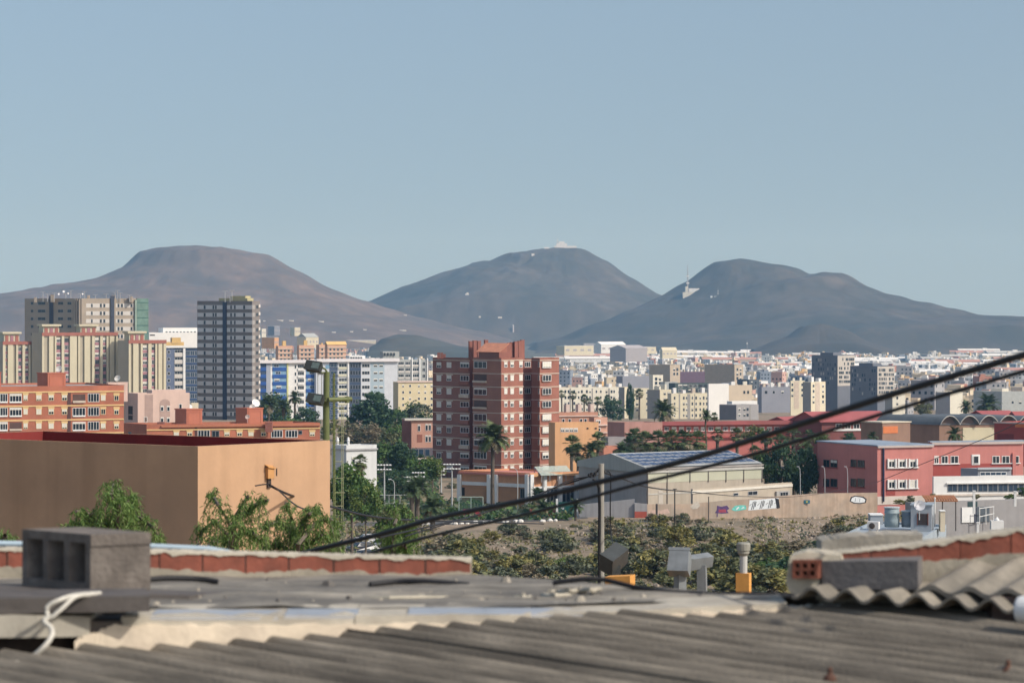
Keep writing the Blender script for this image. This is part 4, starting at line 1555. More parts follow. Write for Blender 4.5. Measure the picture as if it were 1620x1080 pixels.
for k in range(5):
    y0 = 608 + k * 10
    for px in (636, 647, 661, 671, 681):
        f.win(px, px + 3.5, y0, y0 + 4.5, 'white', 1, R_.choice((0, .5)))
B5.done()
W3 = Bld('white_block', 'white stepped block on the skyline between slab block and grey tower', 'building', 236, 1500, 526, 600, 226, 330, 60, 6, wall=mat('bright_white_wall', (.74, .73, .70), var=.05, scale=.2), roof=WHITE, parapet=.4)
mm = wing(W3, 258, 1506, 518.5, 580, 250, 330, 60, mat('bright_white_wall', (1, 1, 1)), 6, .3, 'upper_storey')
for px in (237, 241):
    W3.R.slab(px, px + 4, 529, 531, mat('dark_opening', (1, 1, 1)), .04, 'opening')
for k in range(9):
    mm.R.win(262 + k * 5.6, 265 + k * 5.6, 524, 528, 'grey', 1)
O3 = Bld('ochre_block', 'ochre yellow block with a square roof parapet below the white skyline block', 'building', 263, 1300, 541, 600, 255, 291, 60, 8, wall=mat('ochre_wall', (.62, .42, .17), var=.08, scale=.3), roof=TILE, parapet=.3)
O3.R.slab(272, 286, 534, 543, mat('ochre_wall', (1, 1, 1)), .2, 'roof_hut', inn=4)
for px in (273, 279, 285):
    O3.R.win(px, px + 3, 547.5, 551, 'brown', 1)
# ================================================================== apartment slabs and town right of the tower
APW = mat('warm_white_wall', (.66, .63, .53), var=.06, scale=.2, streak=.08)
APC = mat('pale_cream_wall', (.63, .575, .43), var=.06, scale=.2, streak=.08)
APS = mat('grey_strip_end_shade', (.30, .29, .27), var=.08, scale=.2)  # grey of stair strips; also paints the shade on end walls
def slabblock(name, label, pc, Y, yt, yb, pl, pr, aL, aR, wall, end=None, cols=(), rows=4, step=9.2, y0=None, ww=3.2, joints=(), roofm=None, jm=None, cat='apartment block', huts=0):
    b = Bld(name, label, cat, pc, Y, yt, yb + 14, pl, pr, aL, aR, wall=wall, roof=roofm or STONE, parapet=.4)
    f = b.R
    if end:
        b.L.slabm(.02, b.Ll - .02, 0, b.H - .3, end, .04, 'end_wall')  # left end wall darkened to paint its shade
    for a, c in joints:
        f.slab(a, c, yt + 1, yb + 12, jm or APS, .08, 'stair_strip')
    for k in range(rows):
        for px in cols:
            f.win(px, px + ww, (y0 or yt + 4) + k * step, (y0 or yt + 4) + k * step + 4.6, R_.choice(('grey', 'white')), 1 if ww < 5 else 3, R_.choice((0, 0, .4)))
    for k in range(huts):
        b.boxpart('roof_hut', (k + .3) / huts, (k + .62) / huts, .2, .6, b.H - .3, b.H + R_.uniform(1.2, 2.6), R_.choice((APW, STONE, WHITE)))
    b.done()
    return b


slabblock('white_slab_block', 'long warm white four storey block behind the row of fan palms', 880, 1330, 613, 650, 870, 992, 55, 8, APW, None,
          (893, 898, 907, 914, 919, 927, 932, 942, 949, 958, 966, 970, 978, 983), 4, 9.3, None, 3, ((901, 903.4), (936, 938), (962, 965)), huts=7)
slabblock('cream_slab_block', 'cream block with shade grey end wall and one yellow strip behind the dense dark tree', 988, 1300, 612, 655, 979, 996, 10, 30, APC, APS, (), 4, 9)
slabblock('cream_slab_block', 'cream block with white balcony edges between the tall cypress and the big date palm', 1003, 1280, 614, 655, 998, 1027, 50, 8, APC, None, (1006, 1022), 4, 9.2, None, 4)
slabblock('cream_slab_block', 'short cream block with shade grey end wall behind the big date palm crown', 1044, 1270, 616, 660, 1024, 1062, 30, 10, APC, APS, (1050, 1056), 4, 9, huts=2)
slabblock('cream_slab_block', 'cream four storey block with three grey stair strips and brick roof edge', 1062, 1220, 622, 665, 1056, 1122, 55, 8, APC, None,
          (1066, 1080.5, 1085, 1094, 1100, 1106.5, 1112, 1117), 4, 9.2, 627, 2.6, ((1074, 1076), (1087.5, 1092), (1098.5, 1099.5)), RCAP, huts=4)
g = slabblock('dark_glazed_block', 'dark green glazed flat block above the cream block with grey stair strips', 1068, 1420, 606, 635, 1058, 1122, 55, 8, mat('dark_green_glazing', (.06, .085, .085), rough=.4, var=.3, scale=.2), None,
              (1073, 1081, 1089, 1097, 1105, 1113), 2, 7.5, 608, 6.5, cat='office block')
slabblock('blind_wall_block', 'block with a large blank white side wall beside the cream four storey block', 1121, 1190, 607, 668, 1119, 1153, 70, 10, mat('bright_white_wall', (.74, .73, .70), var=.05, scale=.2), None, ())
slabblock('beige_block', 'plain beige stepped block attached to the blank white wall', 1152, 1230, 609, 660, 1148, 1190, 60, 8, mat('beige_wall', (.56, .47, .36), var=.07, scale=.2, streak=.1), None, (1176, 1182), 1, 9, 618, 3, huts=2)
slabblock('grey_block', 'grey house with shaded side wall and white rooftop parapets by the blank white wall', 1165, 1050, 640, 668, 1138, 1200, 30, 22, mat('mid_grey_wall', (.34, .33, .33), var=.08, scale=.2), mat('shaded_grey_side', (.20, .19, .20), var=.08), (1168, 1176, 1181), 2, 9, 645, 3.4, ((1186, 1187.5),), WHITE, cat='house')
wing(bpy.data and Bld('rooftop_house', 'white rooftop dwelling on the grey house', 'house', 1158, 1062, 634.5, 642, 1150, 1198, 40, 12, wall=WHITE, roof=WHITE, parapet=.2), 1168, 1064, 636, 642, 1160, 1175, 45, WHITE, 20, .2, 'porch')
slabblock('grey_slab', 'flat blue grey windowless slab behind the cream blocks', 985, 1650, 595, 625, 975, 1030, 30, 12, mat('blue_grey_wall', (.26, .27, .31), var=.08, scale=.1), None, ())
slabblock('white_block', 'white balconied block right of the flat blue grey slab', 1033, 1600, 593, 620, 1027, 1049, 40, 15, APW, None, (1036, 1042), 3, 6.5, 597, 4)
slabblock('grey_block', 'long dull blue grey block with white huts on its roof among small houses', 1205, 1500, 612, 635, 1200, 1252, 40, 8, mat('blue_grey_wall', (1, 1, 1)), None, (1210, 1222, 1236), 1, 8, 618, 4, huts=4)
slabblock('dark_block', 'dark slate block with white rooftop house in the middle of the town', 1185, 1750, 600, 618, 1166, 1201, 30, 20, mat('slate_wall', (.10, .115, .13), var=.12, scale=.1), None, (1188, 1194), 2, 6.5, 603, 3, huts=2)
slabblock('cream_tower', 'cream twin-winged apartment tower with shade grey back, nearer the grey glass tower', 1283, 1330, 604, 640, 1270, 1306, 18, 40, APC, APS, (1285.5, 1292, 1300.5), 4, 8.4, None, 3, ((1290, 1297),), jm=STONE, cat='apartment tower', huts=2)
slabblock('cream_tower', 'cream twin-winged apartment tower standing apart at the left of its pair', 1251, 1370, 602, 634, 1250, 1273, 60, 10, APC, None, (1252, 1258.5, 1267.5), 3, 8.4, None, 3, ((1256, 1264),), jm=STONE, cat='apartment tower', huts=2)
slabblock('purple_roof_block', 'long dark purple flat roofed block with many small roof posts', 1070, 2000, 588, 605, 1064, 1122, 60, 8, mat('dark_purple_wall', (.13, .085, .12), var=.1), None, (), cat='building', huts=9)
slabblock('ochre_grey_block', 'grey brown block with cream lit end wall in the town centre', 1162, 1900, 577, 604, 1115, 1176, 14, 50, mat('grey_brown_wall', (.40, .34, .265), var=.1), None, (1165, 1170), 3, 7, 582, 3)
slabblock('ochre_grey_block', 'grey brown block with a yellow strip and cream end below the pale sheds', 1060, 1950, 577, 598, 1027, 1076, 14, 50, mat('grey_brown_wall', (1, 1, 1)), None, (1065, 1070), 2, 7, 582, 3)
slabblock('pale_shed_block', 'pale blank grey green block between the palms and the purple roofed block', 1052, 1480, 604, 625, 1044, 1072, 30, 12, mat('grey_green_wall', (.36, .38, .37)), None, (), cat='building')
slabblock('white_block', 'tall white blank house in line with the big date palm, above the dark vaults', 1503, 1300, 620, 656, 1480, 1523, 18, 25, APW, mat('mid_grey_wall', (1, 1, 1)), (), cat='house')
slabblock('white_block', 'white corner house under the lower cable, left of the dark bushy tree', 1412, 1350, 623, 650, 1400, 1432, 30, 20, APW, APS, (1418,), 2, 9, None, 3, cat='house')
slabblock('grey_block', 'broad plain grey green building behind the big date palm', 1585, 1350, 619, 655, 1540, 1680, 14, 10, mat('grey_green_wall', (1, 1, 1)), None, (1600, 1612), 1, 9, 634, 4, cat='building', huts=3)
# grey glass towers
GLT = mat('dark_blue_grey_facade', (.14, .15, .175), rough=.6, var=.12, scale=.1)
GLP = mat('sunlit_facade_pale_panel', (.44, .41, .37), var=.06, scale=.1)
for pc, Y, yt, pl, pr, lab in ((1325, 1520, 562, 1284, 1352, 'taller dark blue grey tower with a pale sunlit pierced end facade'), (1388, 1450, 579, 1345, 1415, 'shorter dark blue grey tower with a pale sunlit pierced end facade')):
    b = Bld('pierced_tower', lab, 'tower', pc, Y, yt, 650, pl, pr, 22, 45, wall=GLT, roof=GLT, parapet=.5)
    b.R.slab(pc, pr, yt + .5, yt + 48, GLP, .1, 'pierced_facade')  # right side painted pale for the sunlight on it
    rr = random.Random(pc)
    for k in range(6):
        for j in range(9):
            px = pc + 2 + j * (pr - pc - 3) / 9
            if rr.random() < .72:
                b.R.win(px, px + rr.choice((1.6, 2.4)), yt + 4 + k * 7, yt + 8.5 + k * 7, 'grey', 1, 0, out=.12)
        for j in range(10):
            px = pl + 3 + j * (pc - pl - 4) / 10
            if rr.random() < .5:
                b.L.slab(px, px + rr.choice((1.2, 2)), yt + 5 + k * 7.2, yt + 9.5 + k * 7.2, rr.choice((GLP, GLASSB, GLASSB)), .06, 'window')
    b.boxpart('roof_plant', .2, .7, .3, .8, b.H - .4, b.H + 1.5, GLT)
    b.done()
# left skyline groups
for pc, Y, yt, yb, pl, pr, w_, lab in (
        (440, 1700, 547, 572, 436, 463, 'orange', 'small orange pink block with a tall chimney box behind the royal blue block'),
        (473, 1700, 546, 572, 470, 497, 'orange', 'second orange pink block with a chimney box, between its two look-alikes'),
        (505, 1720, 545, 572, 500, 517, 'orange', 'narrow pinkish block next to the block with golden gable'),
        (518, 1680, 545, 572, 514, 548, 'gold', 'pinkish block with a golden gable and white base')):
    m_ = mat('orange_pink_wall', (.58, .36, .25), var=.1, scale=.2)
    b = Bld('pink_block', lab, 'apartment block', pc, Y, yt, yb, pl, pr, 50, 10, wall=m_, roof=TILE, parapet=.3)
    for k in range(3):
        b.R.slab(pc, pr, yt + 4 + k * 7, yt + 5.5 + k * 7, STONE, .4, 'balcony_edge')
        for px in range(int(pc) + 3, int(pr) - 3, 6):
            b.R.win(px, px + 3.5, yt + 6 + k * 7, yt + 9.5 + k * 7, 'white', 1)
    b.boxpart('chimney_box', .35, .58, .2, .5, b.H - .3, b.H + (3.2 if pc < 500 else 1), mat('ochre_wall', (1, 1, 1)))
    if w_ == 'gold':
        gable(b, b.H + .2, mat('ochre_wall', (1, 1, 1)), .3, 'gable_roof', 1.6)
for pc, Y, yt, yb, pl, pr, col, lab in (
        (484, 2300, 533.5, 545, 470, 504, APC, 'pale yellow shed with a green roof on the far plain'),
        (466, 3600, 518, 528, 459, 475, APC, 'cream industrial tower far below the brown volcano'),
        (434, 3600, 516, 527, 424, 443, mat('blue_grey_wall', (1, 1, 1)), 'blue grey industrial block beside the cream industrial tower'),
        (414, 3500, 520, 530, 410, 421, APW, 'pale storage block just right of the dark grey tower'),
        (434, 2300, 534, 546, 414, 441, ORL, 'low ochre and white shed at the dark grey tower foot skyline'),
        (893, 3050, 547, 558, 880, 939, APC, 'large cream box warehouse at the head of the shed cluster'),
        (924, 3300, 543.5, 552, 918, 946, mat('blue_grey_wall', (1, 1, 1)), 'blue edged flat shed peeping over the cream box warehouse'),
        (990, 2900, 551, 568, 965, 1024, mat('dusty_grey_wall', (.38, .36, .37), var=.08), 'grey arched shed at the middle of the shed cluster'),
        (1048, 3100, 554, 563, 1044, 1071, APC, 'cream lit shed at the right tip of the shed cluster'),
        (951, 3250, 545, 555, 940, 990, WHITE, 'white low pitched shed with the brightest roof in the shed cluster'),
        (1000, 3350, 549, 556, 975, 1038, APC, 'long cream shed behind the grey arched shed')):
    b = Bld('shed', lab, 'shed', pc, Y, yt, yb, pl, pr, 25, 12, wall=col, roof=WHITE, parapet=0)
    if pc in (990, 951, 484, 1048):
        gable(b, b.H + .1, mat('grey_green_wall', (1, 1, 1)) if pc == 484 else col, .2, 'gable_roof', 3.2)
    for k in range(4):
        a_ = pc + (pr - pc) * (k + .2) / 4
        b.R.slab(a_, a_ + (pr - pc) * .12, yt + (yb - yt) * .45, yt + (yb - yt) * .75, mat('dusty_grey_wall', (1, 1, 1)), .05, 'door')
# grey round silo and hill buildings
t = thing('silo', 'lone pale grey round silo tower on the dark plain below the middle volcano', 'silo', onhill(811.5, 524, 4000))
s_ = MB()
s_.lathe([(2.6, -3), (2.6, 14), (2.2, 15)], 16)
s_.build('shell', mat('dusty_grey_wall', (1, 1, 1)), t)
s_ = MB()
s_.lathe([(1.2, 15.01), (1.2, 16.2), (.3, 16.8)], 12)
s_.build('cap', WHITE, t)
def hillbox(name, label, cat, px, py, Y, parts, mast=None):
    o = onhill(px, py, Y)
    t = thing(name, label, cat, o)
    k = o.y / F
    for (x0, x1, y0, y1, m, nm) in parts:
        mb = MB()
        mb.box(x0 * k, x1 * k, -9 if name in ('radio_station', 'observatory') else -2, 12, -(y1) * k, -(y0) * k)
        mb.build(nm, m, t)
    if mast:
        x, h, r = mast
        mb = MB()
        mb.tube([(x * k, 0, -2), (x * k, 0, h * .4 * k), (x * k, 0, h * k)], [r, r * .8, r * .3], 6)
        mb.build('mast', mat('mast_grey', (.4, .38, .38), var=.1), t)
        mb = MB()
        for q in (.3, .55):
            mb.box(x * k - r * 2, x * k + r * 2, -r * 1.5, r * 1.5, h * q * k, (h * q + 2) * k)
        mb.build('antenna_drum', WHITE, t)
    return t


DG2 = mat('dusty_grey_wall', (1, 1, 1))
hillbox('observatory', 'white hilltop station with low wings and a thin mast on the middle volcano summit', 'hilltop station', 888, 391, 6960,
        [(-11, 24, -2, 8, WHITE, 'low_wing'), (-8, 9, -6, -2.01, WHITE, 'main_hall'), (-4, 5, -9, -6.01, WHITE, 'upper_hall'), (-27, -19, 0, 8, WHITE, 'annex')], (-6, 18, .8))
hillbox('hill_hut', 'tiny white hut just under the middle volcano summit', 'hut', 843, 404, 6900, [(-2.2, 2.2, -2, 2.5, WHITE, 'wall'), (-2.6, 2.6, -2.8, -2.01, APW, 'roof')])
hillbox('hill_hut', 'tiny white house half way down the left flank of the middle volcano', 'hut', 739, 466, 6650, [(-3, 3, -1.5, 3, WHITE, 'wall'), (-1, 2, -3.5, -1.51, APW, 'roof')])
hillbox('radio_station', 'white radio station with a tall mast on the shoulder of the right volcano', 'radio station', 1094, 462, 5730,
        [(-14, 17, 0, 12, APW, 'base_building'), (-5, 12, -6, -.01, WHITE, 'main_hall'), (-10, -6, -9, -.01, APW, 'tower'), (12.5, 17, -4, -.01, WHITE, 'annex')], (-6, 44, 1.6))
hillbox('hill_hut', 'small white pair of huts right of the radio station', 'hut', 1128, 469.5, 5690, [(-4, -1, -1.5, 6, WHITE, 'wall'), (2, 8, -1, 6, WHITE, 'store')], (8, 15, .35))
for px, py, w_ in ((418, 508, 4), (443, 507, 12), (461, 507.5, 9), (508, 509, 10), (641, 499, 5), (759, 501, 4), (791, 502, 8), (528, 526, 7), (556, 525, 6), (577, 522, 6), (637, 523, 13), (905, 531, 0)):
    if w_:
        y_ = 5300 if py < 512 else 4700
        hillbox('far_shed', 'pale shed dotted on the plain below the volcanoes', 'shed', px, py, y_, [(-w_ * .4, w_ * .4, -.7, 1.5, APW, 'wall'), (-w_ * .4 - .3, w_ * .4 + .3, -1.1, -.71, WHITE, 'roof')])['group'] = 'pale sheds on the plain below the volcanoes'
gh = hillbox('greenhouse', 'very long thin white greenhouse roof left of the dark knoll', 'greenhouse', 558, 538.5, 3400, [(-36, 36, .4, 9, APC, 'wall'), (-36.5, 36.5, -.7, .39, WHITE, 'roof')])

# ================================================================== small houses of the far town
rt = random.Random(77)
HCOL = {'white': (.72, .71, .67), 'cream': (.64, .55, .40), 'grey': (.34, .34, .35), 'ochre': (.60, .40, .19), 'pink': (.56, .36, .30), 'terracotta': (.42, .20, .14), 'bluegrey': (.24, .28, .34)}
PROT = {}
def proto(col, kind):
    key = (col, kind)
    if key in PROT:
        return PROT[key]
    r = random.Random(hash(key) % 9973 if False else sum(map(ord, col)) * 7 + kind)
    w_, d_, h_ = r.uniform(9, 17), r.uniform(9, 14), r.choice((6.5, 7, 9.5, 10, 12.5))
    wm = mat(col + '_house_wall', HCOL[col], var=.08, scale=.12, streak=.12)
    rm = R_.choice((STONE, mat('roof_deck', (1, 1, 1)), TILE))
    mb = MB()
    mb.box(-w_ / 2, w_ / 2, -d_ / 2, d_ / 2, -4, h_, wm)
    mb.box(-w_ / 2 + .3, w_ / 2 - .3, -d_ / 2 + .3, d_ / 2 - .3, h_, h_ + .06, rm)
    for s_ in (-1, 1):
        mb.box(-w_ / 2, w_ / 2, s_ * d_ / 2 - .15, s_ * d_ / 2 + .15, h_ + .001, h_ + .8, wm)
        mb.box(s_ * w_ / 2 - .15, s_ * w_ / 2 + .15, -d_ / 2 + .15, d_ / 2 - .15, h_ + .001, h_ + .8, wm)
    if kind % 3 != 1:
        x = r.uniform(-w_ / 4, w_ / 4)
        mb.box(x - 2, x + 2, -1, 3, h_ + .07, h_ + 2.6, WHITE if kind % 2 else wm)
        mb.box(x - 2.2, x + 2.2, -1.2, 3.2, h_ + 2.61, h_ + 2.8, rm)
    if kind % 3 == 1:
        mb.box(-w_ / 2 + .5, w_ / 2 * .2, -d_ / 2 + .5, d_ / 2 - .5, h_ + .07, h_ + 2.7, wm)
    fl = int(h_ // 3)
    for k in range(fl):
        z = .9 + k * 3.1
        n = int(w_ // 3)
        for j in range(n):
            x = -w_ / 2 + (j + .5) * w_ / n
            if r.random() < .8:
                mb.box(x - .65, x + .65, -d_ / 2 - .05, -d_ / 2 + .1, z, z + 1.3, GLASS)
        for j in range(int(d_ // 4)):
            yy = -d_ / 2 + (j + .5) * d_ / int(d_ // 4)
            if r.random() < .6:
                mb.box(w_ / 2 - .1, w_ / 2 + .05, yy - .6, yy + .6, z, z + 1.3, GLASS)
    PROT[key] = mb.data('house')
    return PROT[key]


def zone(px):
    return ('beyond the white slab block' if px < 1000 else 'around the purple roofed block' if px < 1130 else 'right of the blank white wall' if px < 1280 else
            'below the two pierced towers' if px < 1440 else 'behind the dark barrel vaults')


LABC = {'bluegrey': 'blue grey'}
nh = 0
for (px0, px1, py0, py1, n, wts) in (
        (888, 1010, 578, 612, 46, (6, 4, 1, .5, .5, .2, .5)), (1000, 1130, 572, 615, 34, (4, 3, 2, 1, 1, 1, 1)), (1130, 1290, 575, 650, 62, (5, 3, 3, 1, 1.5, 1.2, 1.5)),
        (1290, 1450, 600, 655, 52, (5, 3, 2.5, 1.2, 1.5, 1, 1)), (1430, 1640, 596, 648, 50, (5, 3, 2.5, .5, 1, .6, 1))):
    for i in range(n):
        px, py = rt.uniform(px0, px1), rt.uniform(py0, py1) if rt.random() < .6 else rt.uniform((py0 + py1) / 2, py1)
        Y = YG(py)
        col = rt.choices(list(HCOL), wts)[0]
        kd = rt.randrange(4)
        o = link('town_house', proto(col, kd), None, G(px, Y))
        o.rotation_euler = (0, 0, rt.choice((-.35, -.5, -.25, .15)) + rt.uniform(-.1, .1))
        sc_ = rt.uniform(.75, 1.15)
        o.scale = (sc_, sc_, sc_ * rt.uniform(.8, 1.2))
        cn = LABC.get(col, col)
        extra = ('with a roof hut', 'with a set back top floor', 'with a square stair hut', 'with a low stair hut')[kd]
        tag(o, f'small {cn} house {extra} {zone(px)}', 'house', f'{cn} houses {extra} {zone(px)}')
# the farthest roofs of the town run together into one carpet
fm = MB()
r = random.Random(202)
for i in range(1080):
    px, py = r.uniform(886, 1640), 564 + 52 * r.random() ** 1.3
    if px < 1000:
        py = r.uniform(588, 612)
    if i > 820:
        px, py = r.uniform(412, 692), r.uniform(548, 592)
    if i > 1030:
        px, py = r.uniform(236, 312), r.uniform(540, 575)
    Y = YG(py) + 25
    g_ = G(px, Y)
    col = r.choices(list(HCOL), (7, 5, 1.6, .8, 1, .5, .8))[0]
    wm = mat(col + '_house_wall', (1, 1, 1))
    w_, d_, h_ = r.uniform(5, 12), r.uniform(6, 11), r.choice((4, 6.5, 7, 9.5))
    Mx = Matrix.Translation(g_) @ Matrix.Rotation(r.choice((-.5, -.35, .2)), 4, 'Z')
    fm.box(-w_ / 2, w_ / 2, -d_ / 2, d_ / 2, -3, h_, wm, Mx)
    if r.random() < .6:
        x = r.uniform(-w_ / 4, w_ / 4)
        fm.box(x - 1.7, x + 1.7, -1, 2, h_ + .01, h_ + 2.5, WHITE if r.random() < .5 else wm, Mx)
    for k in range(int(h_ // 3)):
        for j in range(int(w_ // 3)):
            if r.random() < .7:
                x = -w_ / 2 + (j + .5) * w_ / int(w_ // 3)
                fm.box(x - .55, x + .55, -d_ / 2 - .05, -d_ / 2 + .1, .9 + k * 3.1, 2.1 + k * 3.1, GLASS, Mx)
o = fm.build('distant_rooftops')
o['kind'] = 'stuff'
# long industrial sheds near the volcano foot
SPROT = []
for i in range(6):
    r = random.Random(i + 50)
    L_, D_, H_ = r.uniform(40, 95), r.uniform(18, 34), r.uniform(7, 12)
    wm = [APW, APC, WHITE, mat('grey_green_wall', (1, 1, 1)), STONE, mat('blue_grey_wall', (1, 1, 1))][i]
    rm = [WHITE, mat('shed_roof_pale', (.5, .5, .48), var=.08, scale=.05), WHITE, mat('shed_roof_pale', (1, 1, 1)), mat('shed_roof_red', (.45, .25, .2), var=.1, scale=.05), WHITE][i]
    mb = MB()
    mb.box(-L_ / 2, L_ / 2, -D_ / 2, D_ / 2, -4, H_, wm)
    mb.mesh([(-L_ / 2 - .4, -D_ / 2 - .4, H_), (L_ / 2 + .4, -D_ / 2 - .4, H_), (L_ / 2 + .4, D_ / 2 + .4, H_), (-L_ / 2 - .4, D_ / 2 + .4, H_), (-L_ / 2 - .4, 0, H_ + 3.2), (L_ / 2 + .4, 0, H_ + 3.2)],
            [(0, 1, 5, 4), (2, 3, 4, 5), (0, 4, 3), (1, 2, 5)], rm)
    for j in range(int(L_ // 9)):
        x = -L_ / 2 + 4 + j * 9
        mb.box(x, x + r.uniform(2, 6), -D_ / 2 - .06, -D_ / 2 + .1, r.choice((0, H_ * .5)), H_ * .75, mat('dusty_grey_wall', (1, 1, 1)))
    mb.box(L_ * .1, L_ * .2, -3, 5, H_ + .5, H_ + 5, WHITE)
    SPROT.append(mb.data('industrial_shed'))
SHL = ('white walled', 'cream walled', 'bright white', 'grey green', 'pale stone', 'blue grey')
for i in range(78):
    px = rt.uniform(1075, 1640)
    py = rt.uniform(560, 600) if px > 1150 else rt.uniform(561, 574)
    if i > 60:
        px, py = rt.uniform(884, 1060), rt.uniform(566, 580)
    kd = rt.randrange(6)
    o = link('industrial_shed', SPROT[kd], None, G(px, YG(py)))
    o.rotation_euler = (0, 0, rt.uniform(-.15, .1))
    sc_ = rt.uniform(.6, 1.05)
    o.scale = (sc_, sc_, sc_ * rt.uniform(.7, 1.0))
    wh = 'in the harbour plain below the right volcano' if px > 1150 else 'in the shed cluster below the middle volcano'
    tag(o, f'long {SHL[kd]} industrial shed {wh}', 'shed', f'{SHL[kd]} industrial sheds {wh}')
# far houses left of the tower
for i in range(36):
    px, py = rt.uniform(410, 690), rt.uniform(546, 585)
    if i > 24:
        px, py = rt.uniform(560, 690), rt.uniform(560, 600)
    col = rt.choices(list(HCOL), (4, 3, 2, 1, 1, .6, 1.5))[0]
    kd = rt.randrange(4)
    o = link('town_house', proto(col, kd), None, G(px, YG(py)))
    o.rotation_euler = (0, 0, rt.uniform(-.5, .1))
    cn = LABC.get(col, col)
    tag(o, f'small {cn} house behind the blue and white blocks', 'house', f'{cn} houses behind the blue and white blocks')
t = thing('lattice_mast', 'thin pale mast standing on the plain below the right volcano', 'mast', P(1182, 560, 4200))
mb = MB()
mb.tube([(0, 0, -2), (0, 0, 21)], [.5, .25], 6)
mb.build('pole', mat('mast_grey', (.4, .38, .38)), t)
mb = MB()
mb.box(-.9, .9, -.6, .6, 16, 18)
mb.build('antenna_drum', WHITE, t)
# ================================================================== vegetation
rv = random.Random(5)
BARK = mat('grey_bark', (.13, .105, .08), var=.25, scale=3)
PBARK = mat('palm_bark', (.105, .085, .065), var=.25, scale=4)
LEAFS = {
    'dark': leafmat('dark_leaf', (.030, .072, .040), (.095, .16, .08), .35),
    'green': leafmat('green_leaf', (.055, .115, .03), (.15, .24, .07), .35),
    'olive': leafmat('olive_leaf', (0.091, 0.105, 0.053), (0.208, 0.218, 0.099)),
    'lime': leafmat('lime_leaf', (0.078, 0.130, 0.026), (0.221, 0.260, 0.078)),
    'dry': leafmat('dry_leaf', (0.140, 0.116, 0.074), (0.281, 0.239, 0.157)),
    'greyg': leafmat('grey_green_leaf', (0.081, 0.100, 0.069), (0.182, 0.199, 0.131)),
    'yellow': leafmat('yellow_green_leaf', (0.149, 0.149, 0.044), (0.342, 0.297, 0.112)),
    'palm': leafmat('palm_leaf', (.07, .11, .045), (.17, .20, .085), .25),
    'palmd': leafmat('dark_palm_leaf', (.045, .085, .04), (.12, .155, .07), .25),
    'pepper': leafmat('pepper_leaf', (0.060, 0.130, 0.030), (0.200, 0.280, 0.080), .3),
}


def leafquad(mb, p, s, r, m, asp=1.6):
    a = Vector((r.gauss(0, 1), r.gauss(0, 1), r.gauss(0, .7))).normalized()
    b = a.cross(Vector((r.gauss(0, 1), r.gauss(0, 1), r.gauss(0, 1)))).normalized()
    a, b = a * s * asp * .5, b * s * .5
    mb.face([p - a, p - b * .9, p + a, p + b * .9], m)


def crown_data(seed, kind, n_clump, n_leaf, leaf, flat=1., mix=None, loose=.28):
    """crown of unit width (about 1 across, 1 high, base at z = 0) out of clumps of leaf faces with gaps"""
    r = random.Random(seed)
    mb = MB()
    cl = []
    for i in range(n_clump):
        while True:
            x, y_, z = r.uniform(-.5, .5), r.uniform(-.5, .5), r.uniform(0, 1)
            d = (x * x + y_ * y_) / .25 + ((z - .48) / .52) ** 2
            if d < 1 and (d > .3 or r.random() < .3):
                break
        cl.append((Vector((x, y_, z * flat)), r.uniform(.09, .2)))
    for c, rad in cl:
        m = LEAFS[mix] if mix and r.random() < .35 else LEAFS[kind]
        for k in range(n_leaf):
            d = Vector((r.gauss(0, 1), r.gauss(0, 1), r.gauss(0, .75)))
            d = d.normalized() * rad * (r.random() ** .4) * (1 + (r.random() < loose) * r.random() * .5)
            leafquad(mb, c + d, leaf * r.uniform(.6, 1.3), r, m)
    return mb, cl


TREES = {}


def tree_proto(kind, variant, n_clump, n_leaf, leaf, flat=1., mix=None, shrub=False):
    key = (kind, variant, shrub)
    if key not in TREES:
        global LASTCL
        mb, cl = crown_data(variant * 31 + len(kind) * 7 + n_clump, kind, n_clump, n_leaf, leaf, flat, mix)
        tr = MB()
        r = random.Random(variant + 3)
        for c, rad in r.sample(cl, min(9, len(cl))):
            s0 = Vector((0, 0, .05 + .15 * r.random()))
            s0 = Vector((0, 0, -.05))
            tr.tube([s0, s0.lerp(c, .5) + Vector((0, 0, -.04)), c], [.017, .011, .004], 5)
        TREES[key] = (mb.data('crown'), tr.data('stem', BARK) if shrub else cl)
    return TREES[key]


